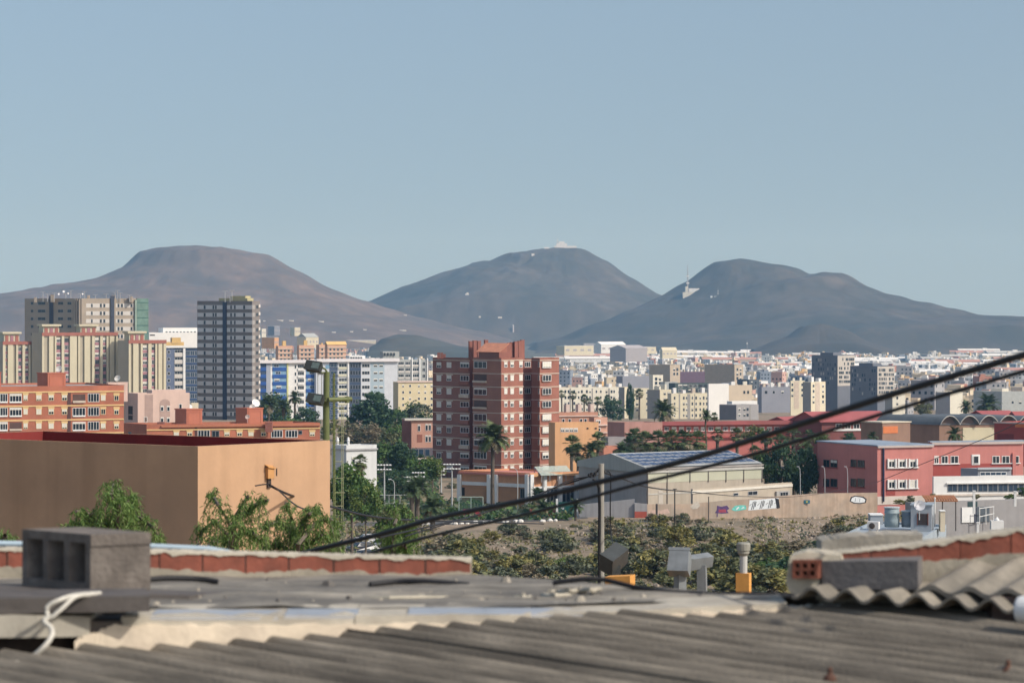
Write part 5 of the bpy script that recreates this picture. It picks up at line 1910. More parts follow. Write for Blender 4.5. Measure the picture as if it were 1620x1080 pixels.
def tree(name, label, px, yb, yt, wpx, Y, kind, variant=0, group=None, cat='tree', mix=None, nc=46, nl=48, leaf=.062, trunk=.22, flat=1.):
    """crown between rows yt and yb (crown base), wpx wide"""
    crown, tr = tree_proto(kind, variant, nc, nl, leaf, flat, mix, cat != 'tree')
    k = Y / F
    base = P(px, yb, Y)
    z0 = GZ(Y)
    t = thing(name, label, cat, (base.x, Y, min(z0, base.z)), 0, group)
    dz = base.z - t.location.z
    W, H = wpx * k, (yb - yt) * k
    c = link('crown' if cat == 'tree' else 'foliage', crown, t)
    c.location = (0, 0, dz)
    c.scale = (W, W, H)
    c.rotation_euler = (0, 0, rv.uniform(0, 6.28))
    if cat != 'tree':
        b = link('stem', tr, t)
        b.location = (0, 0, dz)
        b.scale = (W, W, H)
        return t
    mb = MB()
    r0 = max(.12, min(.34, W * .03))
    mb.tube([(0, 0, -.6), (r0 * .5, 0, dz * .5), (0, r0 * .5, dz + H * .12), (r0, 0, dz + H * .4)], [r0 * 1.25, r0, r0 * .8, r0 * .35], 8)
    ro = Matrix.Rotation(c.rotation_euler.z, 4, 'Z')
    for q, rad in rv.sample(tr, min(9, len(tr))):
        e = ro @ Vector((q.x * W, q.y * W, q.z * H)) + Vector((0, 0, dz))
        s0 = Vector((0, 0, dz + H * rv.uniform(.02, .25)))
        mb.tube([s0, s0.lerp(e, .5) + Vector((0, 0, -H * .03)), e], [r0 * .45, r0 * .3, r0 * .1], 5)
    mb.build('trunk', BARK, t)
    return t


PALMS = {}


def palm_proto(kind, v, fronds, leafm):
    """feather palm (date) or fan palm crown of unit radius at origin, frond tips about 1 away"""
    key = (kind, v)
    if key in PALMS:
        return PALMS[key]
    r = random.Random(v * 13 + fronds)
    mb = MB()
    m = LEAFS[leafm]
    for i in range(fronds):
        az = i * 2.399 + r.uniform(-.2, .2)
        el = math.radians(r.uniform(-32, 82)) if kind == 'date' else math.radians(r.uniform(-62, 85))
        L_ = r.uniform(.82, 1.05)
        out = Vector((math.cos(az), math.sin(az), 0))
        p, pts = Vector((0, 0, 0)), []
        n = 8
        e = el
        mm = LEAFS['dry'] if el < math.radians(-24) and r.random() < .7 else m
        if kind == 'date':
            for k in range(n + 1):
                pts.append(p.copy())
                p = p + (out * math.cos(e) + Vector((0, 0, math.sin(e)))) * (L_ / n)
                e -= math.radians(r.uniform(8, 13)) * (.4 + k / n)
            side = out.cross(Vector((0, 0, 1)))
            for k in range(n):
                a, b = pts[k], pts[k + 1]
                d = (b - a)
                upn = side.cross(d).normalized()
                mb.face([a - side * .008, b - side * .008, b + side * .008, a + side * .008], mm)
                for q in range(4):
                    o = a.lerp(b, q / 4)
                    t_ = (k + q / 4) / n
                    ll = .25 * math.sin(math.pi * min(1, t_ * .85 + .16)) + .03
                    for sg in (-1, 1):
                        tip = o + side * sg * ll + d.normalized() * ll * .75 + upn * ll * .25 + Vector((0, 0, -ll * r.uniform(.1, .5)))
                        mb.face([o, o + d * .42, tip], mm)
        else:
            stem = out * math.cos(el) + Vector((0, 0, math.sin(el)))
            c = stem * .52 * L_
            side = out.cross(Vector((0, 0, 1))).normalized()
            mb.face([side * -.012, c - side * .01, c + side * .01, side * .012], mm)
            fwd = (stem + Vector((0, 0, -.35))).normalized()
            for q in range(9):
                t_ = (q - 4) / 4 * 1.35
                d = fwd * math.cos(t_) + side * math.sin(t_)
                tip = c + d * .46 * L_ + Vector((0, 0, -.10 * r.random()))
                w_ = d.cross(side.cross(fwd)).normalized() * .045
                mid = c + d * .25 * L_
                mb.face([c, mid - w_, tip, mid + w_], mm)
    if kind == 'fan':
        for k in range(60):
            a = r.uniform(0, 6.28)
            z = r.uniform(-.75, -.1)
            rr = .14 + .12 * (z + .75)
            q = Vector((math.cos(a) * rr, math.sin(a) * rr, z))
            leafquad(mb, q, .16, r, LEAFS['dry'], 1.8)
    PALMS[key] = mb.data('crown')
    return PALMS[key]


PTR = {}


def palm(label, px, yc, rpx, Y, yb=None, kind='date', v=0, leafm='palm', tw=.32, group=None, fronds=44):
    """palm whose crown centre stands at (px, yc), frond length rpx"""
    k = Y / F
    c = P(px, yc, Y)
    z0 = GZ(Y) if yb is None else P(px, yb, Y).z
    t = thing('date_palm' if kind == 'date' else 'fan_palm', label, 'palm tree', (c.x, Y, z0), 0, group)
    o = link('crown', palm_proto(kind, v, fronds, leafm), t)
    R = rpx * k
    o.location = (0, 0, c.z - z0)
    o.scale = (R, R, R)
    o.rotation_euler = (0, 0, rv.uniform(0, 6.28))
    mb = MB()
    h = c.z - z0
    mb.tube([(0, 0, -.6), (rv.uniform(-.1, .1), 0, h * .35), (rv.uniform(-.15, .15), 0, h * .7), (0, 0, h)], [tw * 1.2, tw, tw * .95, tw * 1.15], 9)
    mb.build('trunk', PBARK, t)
    return t


# --- palms by sight, left to right
palm('slim date palm before the royal blue panels', 466, 629, 15, 760, 668, v=1, leafm='palmd')
palm('date palm with a narrow crown beside dark trees under the grey tower', 447, 644, 18, 720, 680, v=2, leafm='palmd')
palm('dark date palm close to the grey tower edge', 425, 640, 20, 740, 680, v=0, leafm='palmd')
palm('shaggy fan palm before the white house', 569.5, 731, 17, 385, 762, 'fan', 0, 'palm', .5, fronds=56)
palm('tall date palm rising in front of the brick tower', 779.5, 692, 33, 432, 806, v=5, fronds=84)
palm('date palm with pale arching fronds beside the sports court', 661, 772, 28, 372, None, v=2, leafm='palm', tw=.36)
palm('second trunked date palm close to the arching palm by the court', 651, 776, 20, 366, None, v=0, leafm='palmd', tw=.34)
palm('low date palm with bluish leaves right of the arching palm', 684, 802, 26, 350, 832, v=1, leafm='greyg' if False else 'palm')
palm('small dark date palm left of the arching palm', 601, 800, 18, 352, 836, v=0, leafm='palmd')
palm('young date palm before the green gate', 911, 800, 17, 415, 824, v=2, leafm='palm', tw=.2)
palm('low date palm in front of the arcade columns', 851, 785, 20, 428, 815, v=0, leafm='palmd', tw=.25)
palm('drooping date palm beside the faded red wall', 858, 800, 18, 420, 822, v=1, leafm='palmd', tw=.25)
palm('fan palm in the row before the white slab block, nearest the brick tower', 888.5, 623, 8, 1150, 668, 'fan', 0, 'palmd', .35)
palm('fan palm with a round crown second in the row before the white slab block', 906, 625, 9, 1120, 668, 'fan', 1, 'palmd', .35)
palm('fan palm leaning to its twin before the white slab block', 924.5, 630, 9, 1100, 668, 'fan', 0, 'palmd', .35)
palm('shorter twin fan palm before the white slab block', 931.5, 636, 8.5, 1090, 668, 'fan', 1, 'palmd', .35)
palm('fan palm standing alone right of the twin palms', 945, 634, 9, 1090, 668, 'fan', 0, 'palmd', .35)
palm('small fan palm at the edge of the dense dark tree', 961, 630, 8, 1110, 668, 'fan', 1, 'palmd', .35)
palm('slender tall fan palm with a clear trunk before cream balconies', 1011.5, 622, 10, 1050, 668, 'fan', 0, 'palmd', .35)
palm('big bushy date palm rising above the long red school wing', 1050, 651, 26, 640, 690, v=0, leafm='palmd', fronds=64, tw=.4)
palm('thin tall palm crossing the long red school wing', 1117, 657, 13, 520, 722, v=2, leafm='palmd', tw=.18)
palm('spare fan palm above the grey roofs by the thin tall palm', 1130, 659, 9, 600, 690, 'fan', 1, 'palmd', .2)
for i, (px, yc, r_, Y, kd, lm, lab) in enumerate((
        (905, 703, 20, 490, 'fan', 'palmd', 'dense palm with a dark round crown beside the pale orange block'),
        (914, 716, 20, 480, 'fan', 'palmd', 'lower dark palm crown tucked under the round crown by the orange block'),
        (946, 697, 19, 490, 'fan', 'palmd', 'taller fan palm right of the pale orange block'),
        (935, 712, 20, 480, 'date', 'palm', 'spreading date palm before the low salmon red outbuilding'),
        (982, 712, 18, 475, 'date', 'palm', 'palm at the start of the green row before the red school wing'),
        (1005, 694, 22, 490, 'fan', 'dark', 'very dark fan palm before the dusty mauve block'),
        (1022, 700, 24, 470, 'fan', 'palm', 'first bright palm of the tight palm row before the red school wing'),
        (1042, 699, 24, 470, 'fan', 'palm', 'second bright palm of the tight palm row before the red school wing'),
        (1062, 698, 24, 475, 'fan', 'palmd', 'third palm of the tight palm row, darker than its neighbours'),
        (1082, 697, 24, 470, 'fan', 'palm', 'fourth palm of the tight palm row, just left of the thin tall palm'),
        (1102, 698, 23, 475, 'fan', 'palmd', 'last palm of the tight palm row, behind the thin trunk'),
        (1135, 688, 14, 485, 'fan', 'palm', 'lone fan palm right of the thin tall trunk'),
        (1166, 688, 15, 480, 'fan', 'palmd', 'fan palm with a round crown at the middle of the red school wing'),
        (1212, 692, 16, 455, 'fan', 'palm', 'tall fan palm at the left of the thicket behind the annex'),
        (1234, 700, 19, 450, 'fan', 'palmd', 'dark fan palm in the thicket behind the annex'),
        (1256, 690, 18, 455, 'fan', 'palmd', 'tallest fan palm of the thicket left of the pink school'),
        (1274, 712, 18, 448, 'fan', 'palm', 'fan palm in the thicket touching the pink school wall'),
        (1280, 690, 14, 462, 'fan', 'palm', 'small crowned fan palm behind the pink school corner'),
        (1195, 716, 16, 460, 'fan', 'palmd', 'low fan palm behind the end of the solar roof'),
        (1510, 687, 18, 470, 'date', 'palmd', 'date palm crown showing over the pink school roof'),
        (1563, 640, 25, 800, 'date', 'palmd', 'wide date palm behind the crimson ridge roof'),
        (1528, 643, 14, 800, 'date', 'palmd', 'compact dark palm left of the wide date palm'),
        (1380, 690, 12, 480, 'date', 'palm', 'small palm peeping above the pink school roof by the shed'))):
    palm(lab, px, yc, r_, Y, None, kd, i % 3 if kd == 'date' else i % 2, lm, .3, fronds=52 if kd == 'fan' else 44)

# --- broadleaf trees and hillside scrub
T_ = lambda *a, **k: tree('broadleaf_tree', *a, **k)
T_('large dark domed tree in front of the white blue blocks', 592, 690, 624, 72, 780, 'dark', 1, nc=70, nl=60)
T_('dark tree mass at the foot of the grey tower', 432, 678, 622, 48, 790, 'dark', 2)
T_('dark rounded tree between the palms and the royal blue block', 487, 682, 646, 40, 760, 'dark', 3)
T_('mid green tree behind the green mast under the blue panels', 455, 688, 658, 50, 700, 'green', 2, mix='dark')
T_('grey green tree beside the cream block left of the brick tower', 658, 680, 636, 52, 760, 'greyg', 1, mix='green')
T_('green tree between the dark domed tree and the salmon block', 627, 690, 648, 34, 740, 'green', 3, mix='dark')
T_('olive tree on the slope left of the salmon block', 618, 720, 672, 46, 690, 'olive', 1, mix='green')
T_('brown grey leafless looking tree on the slope below the dark domed tree', 575, 710, 668, 56, 680, 'dry', 1, mix='greyg')
T_('pale olive tree behind the white house', 552, 700, 668, 36, 700, 'olive', 2)
T_('tall green tree right of the white house', 612, 752, 700, 48, 560, 'green', 1, mix='dark')
T_('dark green tree against the salmon block', 636, 742, 702, 44, 540, 'dark', 1, mix='green')
T_('bright green tree below the salmon block', 668, 756, 720, 48, 500, 'green', 2)
T_('second bright green tree touching the brick tower corner', 684, 752, 724, 36, 500, 'lime', 1, mix='green')
T_('broad sunlit green tree beside the green mast', 556, 812, 738, 74, 330, 'green', 4, mix='lime', nc=80, nl=64, leaf=.05)
T_('lower sunlit green tree at the foot of the green mast', 578, 822, 768, 50, 322, 'green', 5, mix='lime', nc=60, nl=56, leaf=.055)
T_('dark green tree before the sports court', 626, 780, 744, 44, 470, 'dark', 3, mix='green')
T_('dense dark tree before the cream slab blocks', 970, 664, 630, 42, 1020, 'dark', 2, mix='green', nc=60)
T_('narrow dark cypress like tree behind the dense dark tree', 997, 660, 610, 12, 1060, 'dark', 1)
T_('small dark tree at the foot of the fan palm row', 938, 668, 648, 18, 1010, 'dark', 3)
T_('dark green tree behind the tight palm row', 1000, 735, 690, 44, 500, 'dark', 1, mix='green')
T_('mixed green tree under the tight palm row', 1045, 728, 706, 60, 500, 'green', 1, mix='dark')
T_('green tree under the fourth palm of the tight row', 1088, 724, 702, 52, 500, 'green', 2, mix='dark')
T_('yellowish tree against the right half of the red school wing', 1190, 700, 674, 38, 500, 'olive', 3, mix='lime')
T_('tall dark green tree in the thicket left of the pink school', 1236, 770, 700, 50, 445, 'dark', 2, mix='green', nc=64)
T_('dark green tree filling the corner beside the pink school', 1272, 775, 712, 44, 445, 'dark', 1, mix='green', nc=64)
T_('green tree behind the annex parapet', 1212, 764, 712, 38, 450, 'green', 3, mix='dark')
T_('brown green tree above the thicket before the crimson roof', 1294, 702, 684, 34, 490, 'olive', 1)
T_('olive bushy tree left of the white house by the far palms', 1462, 656, 636, 26, 900, 'olive', 2)
T_('small dark tree before the dark gable', 1342, 700, 684, 22, 480, 'dark', 2)
T_('green hanging tree crown just beyond the roof parapet by the road', 628, 872, 800, 62, 205, 'green', 6, mix='olive', nc=80, nl=70, leaf=.045)

rs = random.Random(21)
def inpoly(x, y_, poly):
    c = False
    for (x0, y0), (x1, y1) in zip(poly, poly[1:] + poly[:1]):
        if (y0 > y_) != (y1 > y_) and x < (x1 - x0) * (y_ - y0) / (y1 - y0) + x0:
            c = not c
    return c


SHL_ = {'olive': 'olive green', 'greyg': 'grey green', 'yellow': 'yellow green', 'dry': 'dry brown', 'lime': 'bright green', 'green': 'deep green', 'dark': 'dark green'}
SHN = {}


def shrub(px, py, wpx, kind, where, asp=.8):
    Y = YG(py)
    v = rs.randrange(3)
    crown, st = tree_proto(kind, v, 26, 46, .085, 1., {'olive': 'yellow', 'greyg': 'olive', 'yellow': 'olive', 'dry': 'greyg', 'green': 'lime', 'dark': 'green', 'lime': 'green'}[kind], True)
    lab = f'{SHL_[kind]} shrub {where}'
    t = thing('shrub', lab, 'shrub', G(px, Y), 0, f'{SHL_[kind]} shrubs {where}')
    W = wpx * Y / F
    H = W * asp * rs.uniform(.55, 1.0)
    c = link('foliage', crown, t)
    c.scale = (W, W, H)
    c.rotation_euler = (0, 0, rs.uniform(0, 6.28))
    c.location = (0, 0, -.12 * H)
    s = link('stem', st, t)
    s.scale = c.scale
    return t


RAV = [(690, 850), (760, 838), (830, 840), (880, 832), (915, 826), (960, 826), (1020, 822), (1090, 818), (1140, 816), (1180, 822), (1215, 812), (1250, 822), (1300, 815), (1390, 812), (1420, 850), (1320, 900), (1270, 945), (690, 945)]
BARE = [[(680, 812), (900, 812), (915, 826), (880, 836), (800, 842), (680, 852)], [(888, 834), (908, 836), (936, 862), (962, 890), (945, 905), (915, 876)], [(1120, 820), (1170, 812), (1200, 842), (1190, 860), (1140, 842)], [(1226, 815), (1300, 812), (1320, 832), (1270, 856), (1236, 858)], [(1020, 868), (1060, 862), (1075, 880), (1030, 890)]]
pts = []
n = 0
while n < 172:
    px, py = rs.uniform(690, 1400), 812 + (945 - 812) * rs.random() ** .8
    if not inpoly(px, py, RAV) or any(inpoly(px, py, b) for b in BARE):
        continue
    n += 1
    pts.append((py, px))
for py, px in sorted(pts):
    wpx = (15 + (py - 812) * .25) * rs.choice((.6, .8, 1, 1.2, 1.5, 1.8))
    kind = rs.choices(('olive', 'greyg', 'yellow', 'dry', 'dark'), (4, 4, 2, 3.2, .4))[0]
    if px > 1240:
        kind = rs.choices(('olive', 'greyg', 'yellow', 'dry', 'dark'), (3, 2, 1, 3, 2))[0]
    if 900 < px < 935 and 875 < py < 905:
        kind = 'lime'
    shrub(px, py, wpx, kind, 'on the ravine slope before the graffiti wall')
for i in range(58):
    px, py = rs.uniform(545, 690), rs.uniform(690, 760)
    if py < 690 + (690 - px) * .05:
        continue
    shrub(px, py, rs.uniform(14, 28), rs.choices(('olive', 'greyg', 'dry', 'green', 'dark'), (3, 3, 2, 3, 3))[0], 'on the wooded slope left of the brick tower', .85)
for i in range(26):
    px, py = rs.uniform(690, 900), rs.uniform(800, 817)
    shrub(px, py, rs.uniform(14, 30), rs.choices(('olive', 'greyg', 'green'), (3, 3, 3))[0], 'in the garden before the arcade', .75)
for i in range(18):
    px, py = rs.uniform(560, 720), rs.uniform(770, 830)
    shrub(px, py, rs.uniform(14, 24), rs.choices(('dark', 'greyg', 'green'), (3, 2, 3))[0], 'around the sports court palms', .8)
for i in range(14):
    px, py = rs.uniform(410, 620), rs.uniform(672, 700)
    shrub(px, py, rs.uniform(16, 26), rs.choices(('dark', 'olive', 'green'), (3, 2, 3))[0], 'below the blue and white blocks', .8)

# rubble and dry tufts nobody could count
rb = MB()
r = random.Random(9)
STN = mat('rubble_stone', (.30, .25, .20), var=.3, scale=2)
for i in range(2600):
    px, py = r.uniform(690, 1400), r.uniform(812, 945)
    if not inpoly(px, py, RAV):
        continue
    Y = YG(py)
    c = G(px, Y)
    s = r.uniform(.08, .34) * (1.4 if px > 1200 and py < 850 else 1)
    vs = [c + Vector((r.uniform(.6, 1.2) * s * math.cos(a), r.uniform(.6, 1.2) * s * math.sin(a), 0)) for a in (0, 1.3, 2.5, 3.8, 5)]
    top = [c + (v - c) * r.uniform(.4, .7) + Vector((0, 0, s * r.uniform(.5, .9))) for v in vs]
    rb.mesh(vs + top, [(k, (k + 1) % 5, 5 + (k + 1) % 5, 5 + k) for k in range(5)] + [(5, 6, 7, 8, 9)], STN)
o = rb.build('rubble')
o['kind'] = 'stuff'
tf = MB()
for i in range(3600):
    px, py = r.uniform(690, 1400), r.uniform(814, 945)
    if not inpoly(px, py, RAV) or (any(inpoly(px, py, b) for b in BARE) and r.random() < .8):
        continue
    c = G(px, YG(py))
    m = LEAFS[r.choice(('dry', 'yellow', 'olive', 'greyg', 'dry'))]
    for k in range(7):
        leafquad(tf, c + Vector((r.gauss(0, .3), r.gauss(0, .3), abs(r.gauss(.15, .15)))), r.uniform(.15, .4), r, m, 2.2)
for i in range(5200):
    px, py = r.uniform(540, 905), r.uniform(696, 824)
    if px > 690 and py < 797:
        continue
    Y = YG(py)
    if 398 < Y < 416 and px > 560:
        continue
    c = G(px, Y)
    m = LEAFS[r.choice(('green', 'olive', 'dark', 'greyg', 'dark'))]
    hh = r.uniform(.4, 1.3)
    for k in range(6):
        leafquad(tf, c + Vector((r.gauss(0, .6), r.gauss(0, .6), abs(r.gauss(hh * .5, hh * .4)))), r.uniform(.3, .75), r, m, 1.8)
for i in range(3000):
    px, py = r.choice((r.uniform(380, 690), r.uniform(1390, 1720))), r.uniform(815, 960)
    Y = YG(py)
    if 398 < Y < 416:
        continue
    c = G(px, Y)
    m = LEAFS[r.choice(('olive', 'dry', 'greyg', 'yellow'))]
    hh = r.uniform(.2, .9)
    for k in range(7):
        leafquad(tf, c + Vector((r.gauss(0, .5), r.gauss(0, .5), abs(r.gauss(hh * .5, hh * .4)))), r.uniform(.2, .55), r, m, 1.9)
o = tf.build('undergrowth')
o['kind'] = 'stuff'
# pale stones lining the road
rw = random.Random(3)
for i in range(30):
    px = rw.uniform(600, 890)
    Y = 401 + (px - 600) * .045 + rw.uniform(-1.2, .4)
    c = G(px, Y)
    s = rw.uniform(.25, .5)
    mb = MB()
    mb.lathe([(s * .8, -.05), (s, s * .3), (s * .75, s * .8), (s * .3, s)], 7)
    mb.v = [tuple(Vector(v) * rw.uniform(.85, 1.15)) for v in mb.v]
    o = mb.build('boundary_stone', mat('whitewashed_stone', (.62, .60, .56), var=.12, scale=2), None, c)
    o.rotation_euler = (0, 0, rw.uniform(0, 6))
    tag(o, 'whitewashed stone in the row along the road before the arcade', 'stone', 'whitewashed stones along the road')
# ================================================================== orange hall
OH = mat('orange_hall_wall', (.50, .31, .185), var=.1, scale=.5, streak=.3, col2=(.43, .27, .165), mix=.44, mscale=.3, bump=.004, bscale=8)
RIN = mat('oxblood_roof_paint', (.19, .028, .024), var=.18, scale=.7, streak=.2)
HY_ = 70.0
N = P(313, 706, HY_)
u_ = Vector((-math.cos(math.radians(34)), math.sin(math.radians(34)), 0))
v_ = Vector((math.cos(math.radians(46)), math.sin(math.radians(46)), 0))
k_ = (522 - 810) / F
lr = (k_ * N.y - N.x) / (v_.x - k_ * v_.y)
R1 = v_ * lr
k_ = (65 - 810) / F
q_ = N + R1
ll = (k_ * q_.y - q_.x) / (u_.x - k_ * u_.y)
L1 = u_ * ll
hall = thing('orange_hall', 'big plain orange hall with shaded front wall and oxblood painted roof inside its parapet', 'hall', (N.x, N.y, GZ(70) - .3))
H = N.z - hall.location.z
poly = [Vector((0, 0, 0)), R1, R1 + L1, L1]
cc = (R1 + L1) / 2
inn = [p + (cc - p).normalized() * .17 for p in poly]
mb = MB()
Hs = [H, H - .02, H - .06, H - .03]
mb.prism([p[:2] for p in poly], -1, Hs, top=False)
for i in range(4):
    j = (i + 1) % 4
    mb.face([poly[i] + Vector((0, 0, Hs[i])), poly[j] + Vector((0, 0, Hs[j])), inn[j] + Vector((0, 0, Hs[j])), inn[i] + Vector((0, 0, Hs[i]))])
mb.build('wall', OH, hall)
mb = MB()
for i in range(4):
    j = (i + 1) % 4
    a, b = inn[i], inn[j]
    mb.face([a + Vector((0, 0, Hs[i] - .004)), b + Vector((0, 0, Hs[j] - .004)), b + Vector((0, 0, H - .7)), a + Vector((0, 0, H - .7))])
mb.face([p + Vector((0, 0, H - .6)) for p in inn])
mb.build('roof', RIN, hall)
# wall lamp bracket on the lit wall
n_r = Vector((v_.y, -v_.x, 0))
sx = ((425 - 810) / F * N.y - N.x) / (v_.x - (425 - 810) / F * v_.y)
lo = N + v_ * sx
lo.z = CZ - (747 - HY) * lo.y / F
lamp = thing('wall_lamp', 'square orange wall lamp housing with cable tails on the lit hall wall', 'wall lamp', lo)
M_ = Matrix(((v_.x, -n_r.x, 0, 0), (v_.y, -n_r.y, 0, 0), (0, 0, 1, 0), (0, 0, 0, 1)))
mb = MB()
mb.box(-.12, .10, -.12, -.002, -.16, .14, M=M_)
mb.mesh([M_ @ Vector(p) for p in ((-.14, -.16, .14), (.14, -.16, .10), (.14, 0, .16), (-.14, 0, .2), (-.14, -.16, .165), (.14, -.16, .125), (.14, 0, .185), (-.14, 0, .225))],
        [(0, 1, 5, 4), (1, 2, 6, 5), (2, 3, 7, 6), (3, 0, 4, 7), (4, 5, 6, 7), (0, 3, 2, 1)])
mb.build('housing', mat('lamp_orange', (.5, .26, .1), var=.15, scale=4), lamp)
mb = MB()
mb.box(-.07, .05, -.05, -.003, -.42, -.17, M=M_)
mb.tube([M_ @ Vector(p) for p in ((.10, -.08, .15), (.2, -.1, .1), (.2, -.1, -.1))], .02, 6)
mb.build('bracket', mat('rusty_dark_iron', (.06, .045, .04), var=.3, scale=8), lamp)

# ================================================================== cables, poles, mast
BLACK = mat('black_cable', (.012, .012, .014), rough=.55, var=.15, scale=20)
def cable(label, pts, r, m=BLACK, name='cable', n=8):
    """smooth cable through (px, py, Y) stations"""
    P_ = [P(*p) for p in pts]
    out = []
    for i in range(len(P_) - 1):
        p0, p1, p2, p3 = P_[max(0, i - 1)], P_[i], P_[i + 1], P_[min(len(P_) - 1, i + 2)]
        for k in range(8):
            t = k / 8
            out.append(.5 * ((2 * p1) + (p2 - p0) * t + (2 * p0 - 5 * p1 + 4 * p2 - p3) * t * t + (3 * p1 - p0 - 3 * p2 + p3) * t ** 3))
    out.append(P_[-1])
    mb = MB()
    mb.tube(out, r, n)
    mb.smooth = True
    return tag(mb.build(name, m), label, 'cable')


cable('thick black twisted cable sweeping up to the upper right, the upper one', [(380, 908, 15.5), (490, 872, 15), (600, 845, 14.5), (700, 817, 14), (830, 791, 13.3), (940, 764, 12.8), (1070, 732, 12.2), (1200, 692, 11.5), (1410, 624, 10.6), (1640, 555, 9.8), (1950, 458, 8.9)], .0142)
for w_, ph in ((.0142, 0),):
    pts = [(490, 872, 15), (700, 817, 14), (940, 764, 12.8), (1200, 692, 11.5), (1410, 624, 10.6), (1640, 555, 9.8)]
cable('thinner black cable sweeping up to the right under the thick twisted one', [(500, 905, 15.5), (590, 873, 15), (700, 843, 14.3), (860, 806, 13.4), (1000, 768, 12.7), (1200, 716, 11.7), (1400, 653, 10.8), (1640, 581, 10), (1950, 490, 9)], .0088)
cable('sagging dark cable from the hall lamp down to the garden palms', [(426, 767, 70), (460, 783, 72), (520, 800, 80), (600, 818, 95), (700, 824, 120), (860, 828, 160)], .035)
cable('two thin dark cable tails looping below the hall lamp', [(404, 768, 69), (425, 766, 70.2), (440, 775, 69), (470, 800, 60), (510, 812, 50)], .018)
cable('thin cable from the grey utility pole across the warehouse wall', [(952, 746, 50), (985, 757, 52), (1030, 771, 60), (1095, 778, 90), (1180, 785, 140), (1260, 785, 200), (1330, 775, 260), (1390, 762, 428)], .016)
cable('thin cable dropping from the utility pole bracket towards the lower left', [(950, 738, 50), (935, 752, 50), (880, 770, 50), (830, 790, 49), (740, 818, 47), (600, 850, 40)], .014)
cable('second thin cable beside it from the pole bracket', [(936, 753, 50), (900, 760, 50), (860, 779, 49.5), (800, 800, 48.5), (640, 848, 42)], .012)
cable('thin cable stretched before the pink school down to the pavilion', [(1388, 762, 420), (1440, 741, 400), (1480, 725, 380), (1560, 692, 340), (1640, 655, 300)], .05)
pole = thing('utility_pole', 'slim grey metal utility pole with cable brackets standing before the warehouse', 'utility pole', P(951, 1010, 50))
oz = Vector(pole.location)
mb = MB()
mb.tube([(0, 0, -1.5), (0, 0, P(951, 733, 50).z - oz.z)], [.066, .056], 12)
mb.build('shaft', mat('galvanised_pole', (.28, .265, .23), rough=.6, var=.12, scale=3, streak=.2), pole)
mb = MB()
for a, b in (((951, 737, 50), (938, 750, 49.9)), ((951, 750, 50), (936, 752, 49.9)), ((951, 737, 50), (958, 748, 50))):
    mb.tube([P(*a) - oz, P(*b) - oz], .012, 6)
for px, py in ((932, 751), (935, 754), (940, 753), (942, 749), (936, 749)):
    mb.tube([P(px, py + 1.5, 49.9) - oz, P(px, py - 2.5, 49.9) - oz], [.03, .022], 8)
mb.build('cable_bracket', BLACK, pole)
dl = MB()
dl.tube([P(*p) - oz for p in ((938, 757, 49.8), (944, 761, 49.8), (947.5, 772, 49.85), (948.5, 800, 49.9), (948, 860, 49.9), (948, 920, 49.9), (948, 1000, 49.9))], .028, 8)
dl.build('down_cable', BLACK, pole)
cable('thin black cable hanging straight down right of the utility pole', [(960, 745, 50), (966, 752, 50), (965.5, 800, 50), (966, 840, 50), (970, 862, 49), (978, 900, 47)], .012)
bp = thing('post', 'thin black post before the warehouse wall with a cable on its head', 'post', G(1067.5, 405))
mb = MB()
mb.tube([(0, 0, -.5), (0, 0, P(1067.5, 773, 405).z - GZ(405))], .09, 8)
mb.build('shaft', BLACK, bp)
mb = MB()
mb.box(-.3, .3, -.06, .06, P(1067.5, 774, 405).z - GZ(405), P(1067.5, 773, 405).z - GZ(405) + .02)
mb.build('crosspiece', BLACK, bp)
for px, y0, lab in ((1121, 786, 'thin grey post before the graffiti wall left of the purple tag'), (1039, 797, 'short dark stump post at the corner of the graffiti wall')):
    t = thing('post', lab, 'post', G(px, 411))
    mb = MB()
    hh = P(px, y0, 411).z - GZ(411)
    mb.tube([(0, 0, -.4), (0, 0, hh)], .08 if px > 1100 else .17, 8)
    mb.lathe([(.12, hh), (.12, hh + .06)], 8)
    mb.build('shaft', mat('dark_post', (.09, .08, .075), var=.2, scale=4), t)

# floodlight mast
GRN = mat('mast_green_paint', (.125, .145, .055), rough=.6, var=.18, scale=2, streak=.3)
MY = 100.0
mast = thing('floodlight_mast', 'thick moss green floodlight mast with two square lamps and a side arm', 'floodlight mast', P(514, 1000, MY))
oz = Vector(mast.location)
pp_ = lambda px, py, Y=MY: P(px, py, Y) - oz
mb = MB()
mb.tube([pp_(516, 1010), pp_(516, 640), pp_(517, 588)], [.15, .125, .11], 14)
mb.build('pole', GRN, mast)
mb = MB()
mb.tube([pp_(519, 632, MY - .3), pp_(556, 631, MY + .3)], .085, 8)
mb.tube([pp_(549, 627, MY + .2), pp_(549, 637, MY + .2)], .09, 8)
mb.build('side_arm', GRN, mast)
LM = mat('lamp_black_casing', (.035, .038, .036), rough=.5, var=.15, scale=6)
LG_ = mat('lamp_glass', (.10, .13, .12), rough=.15, var=.2, scale=10, spec=.6)
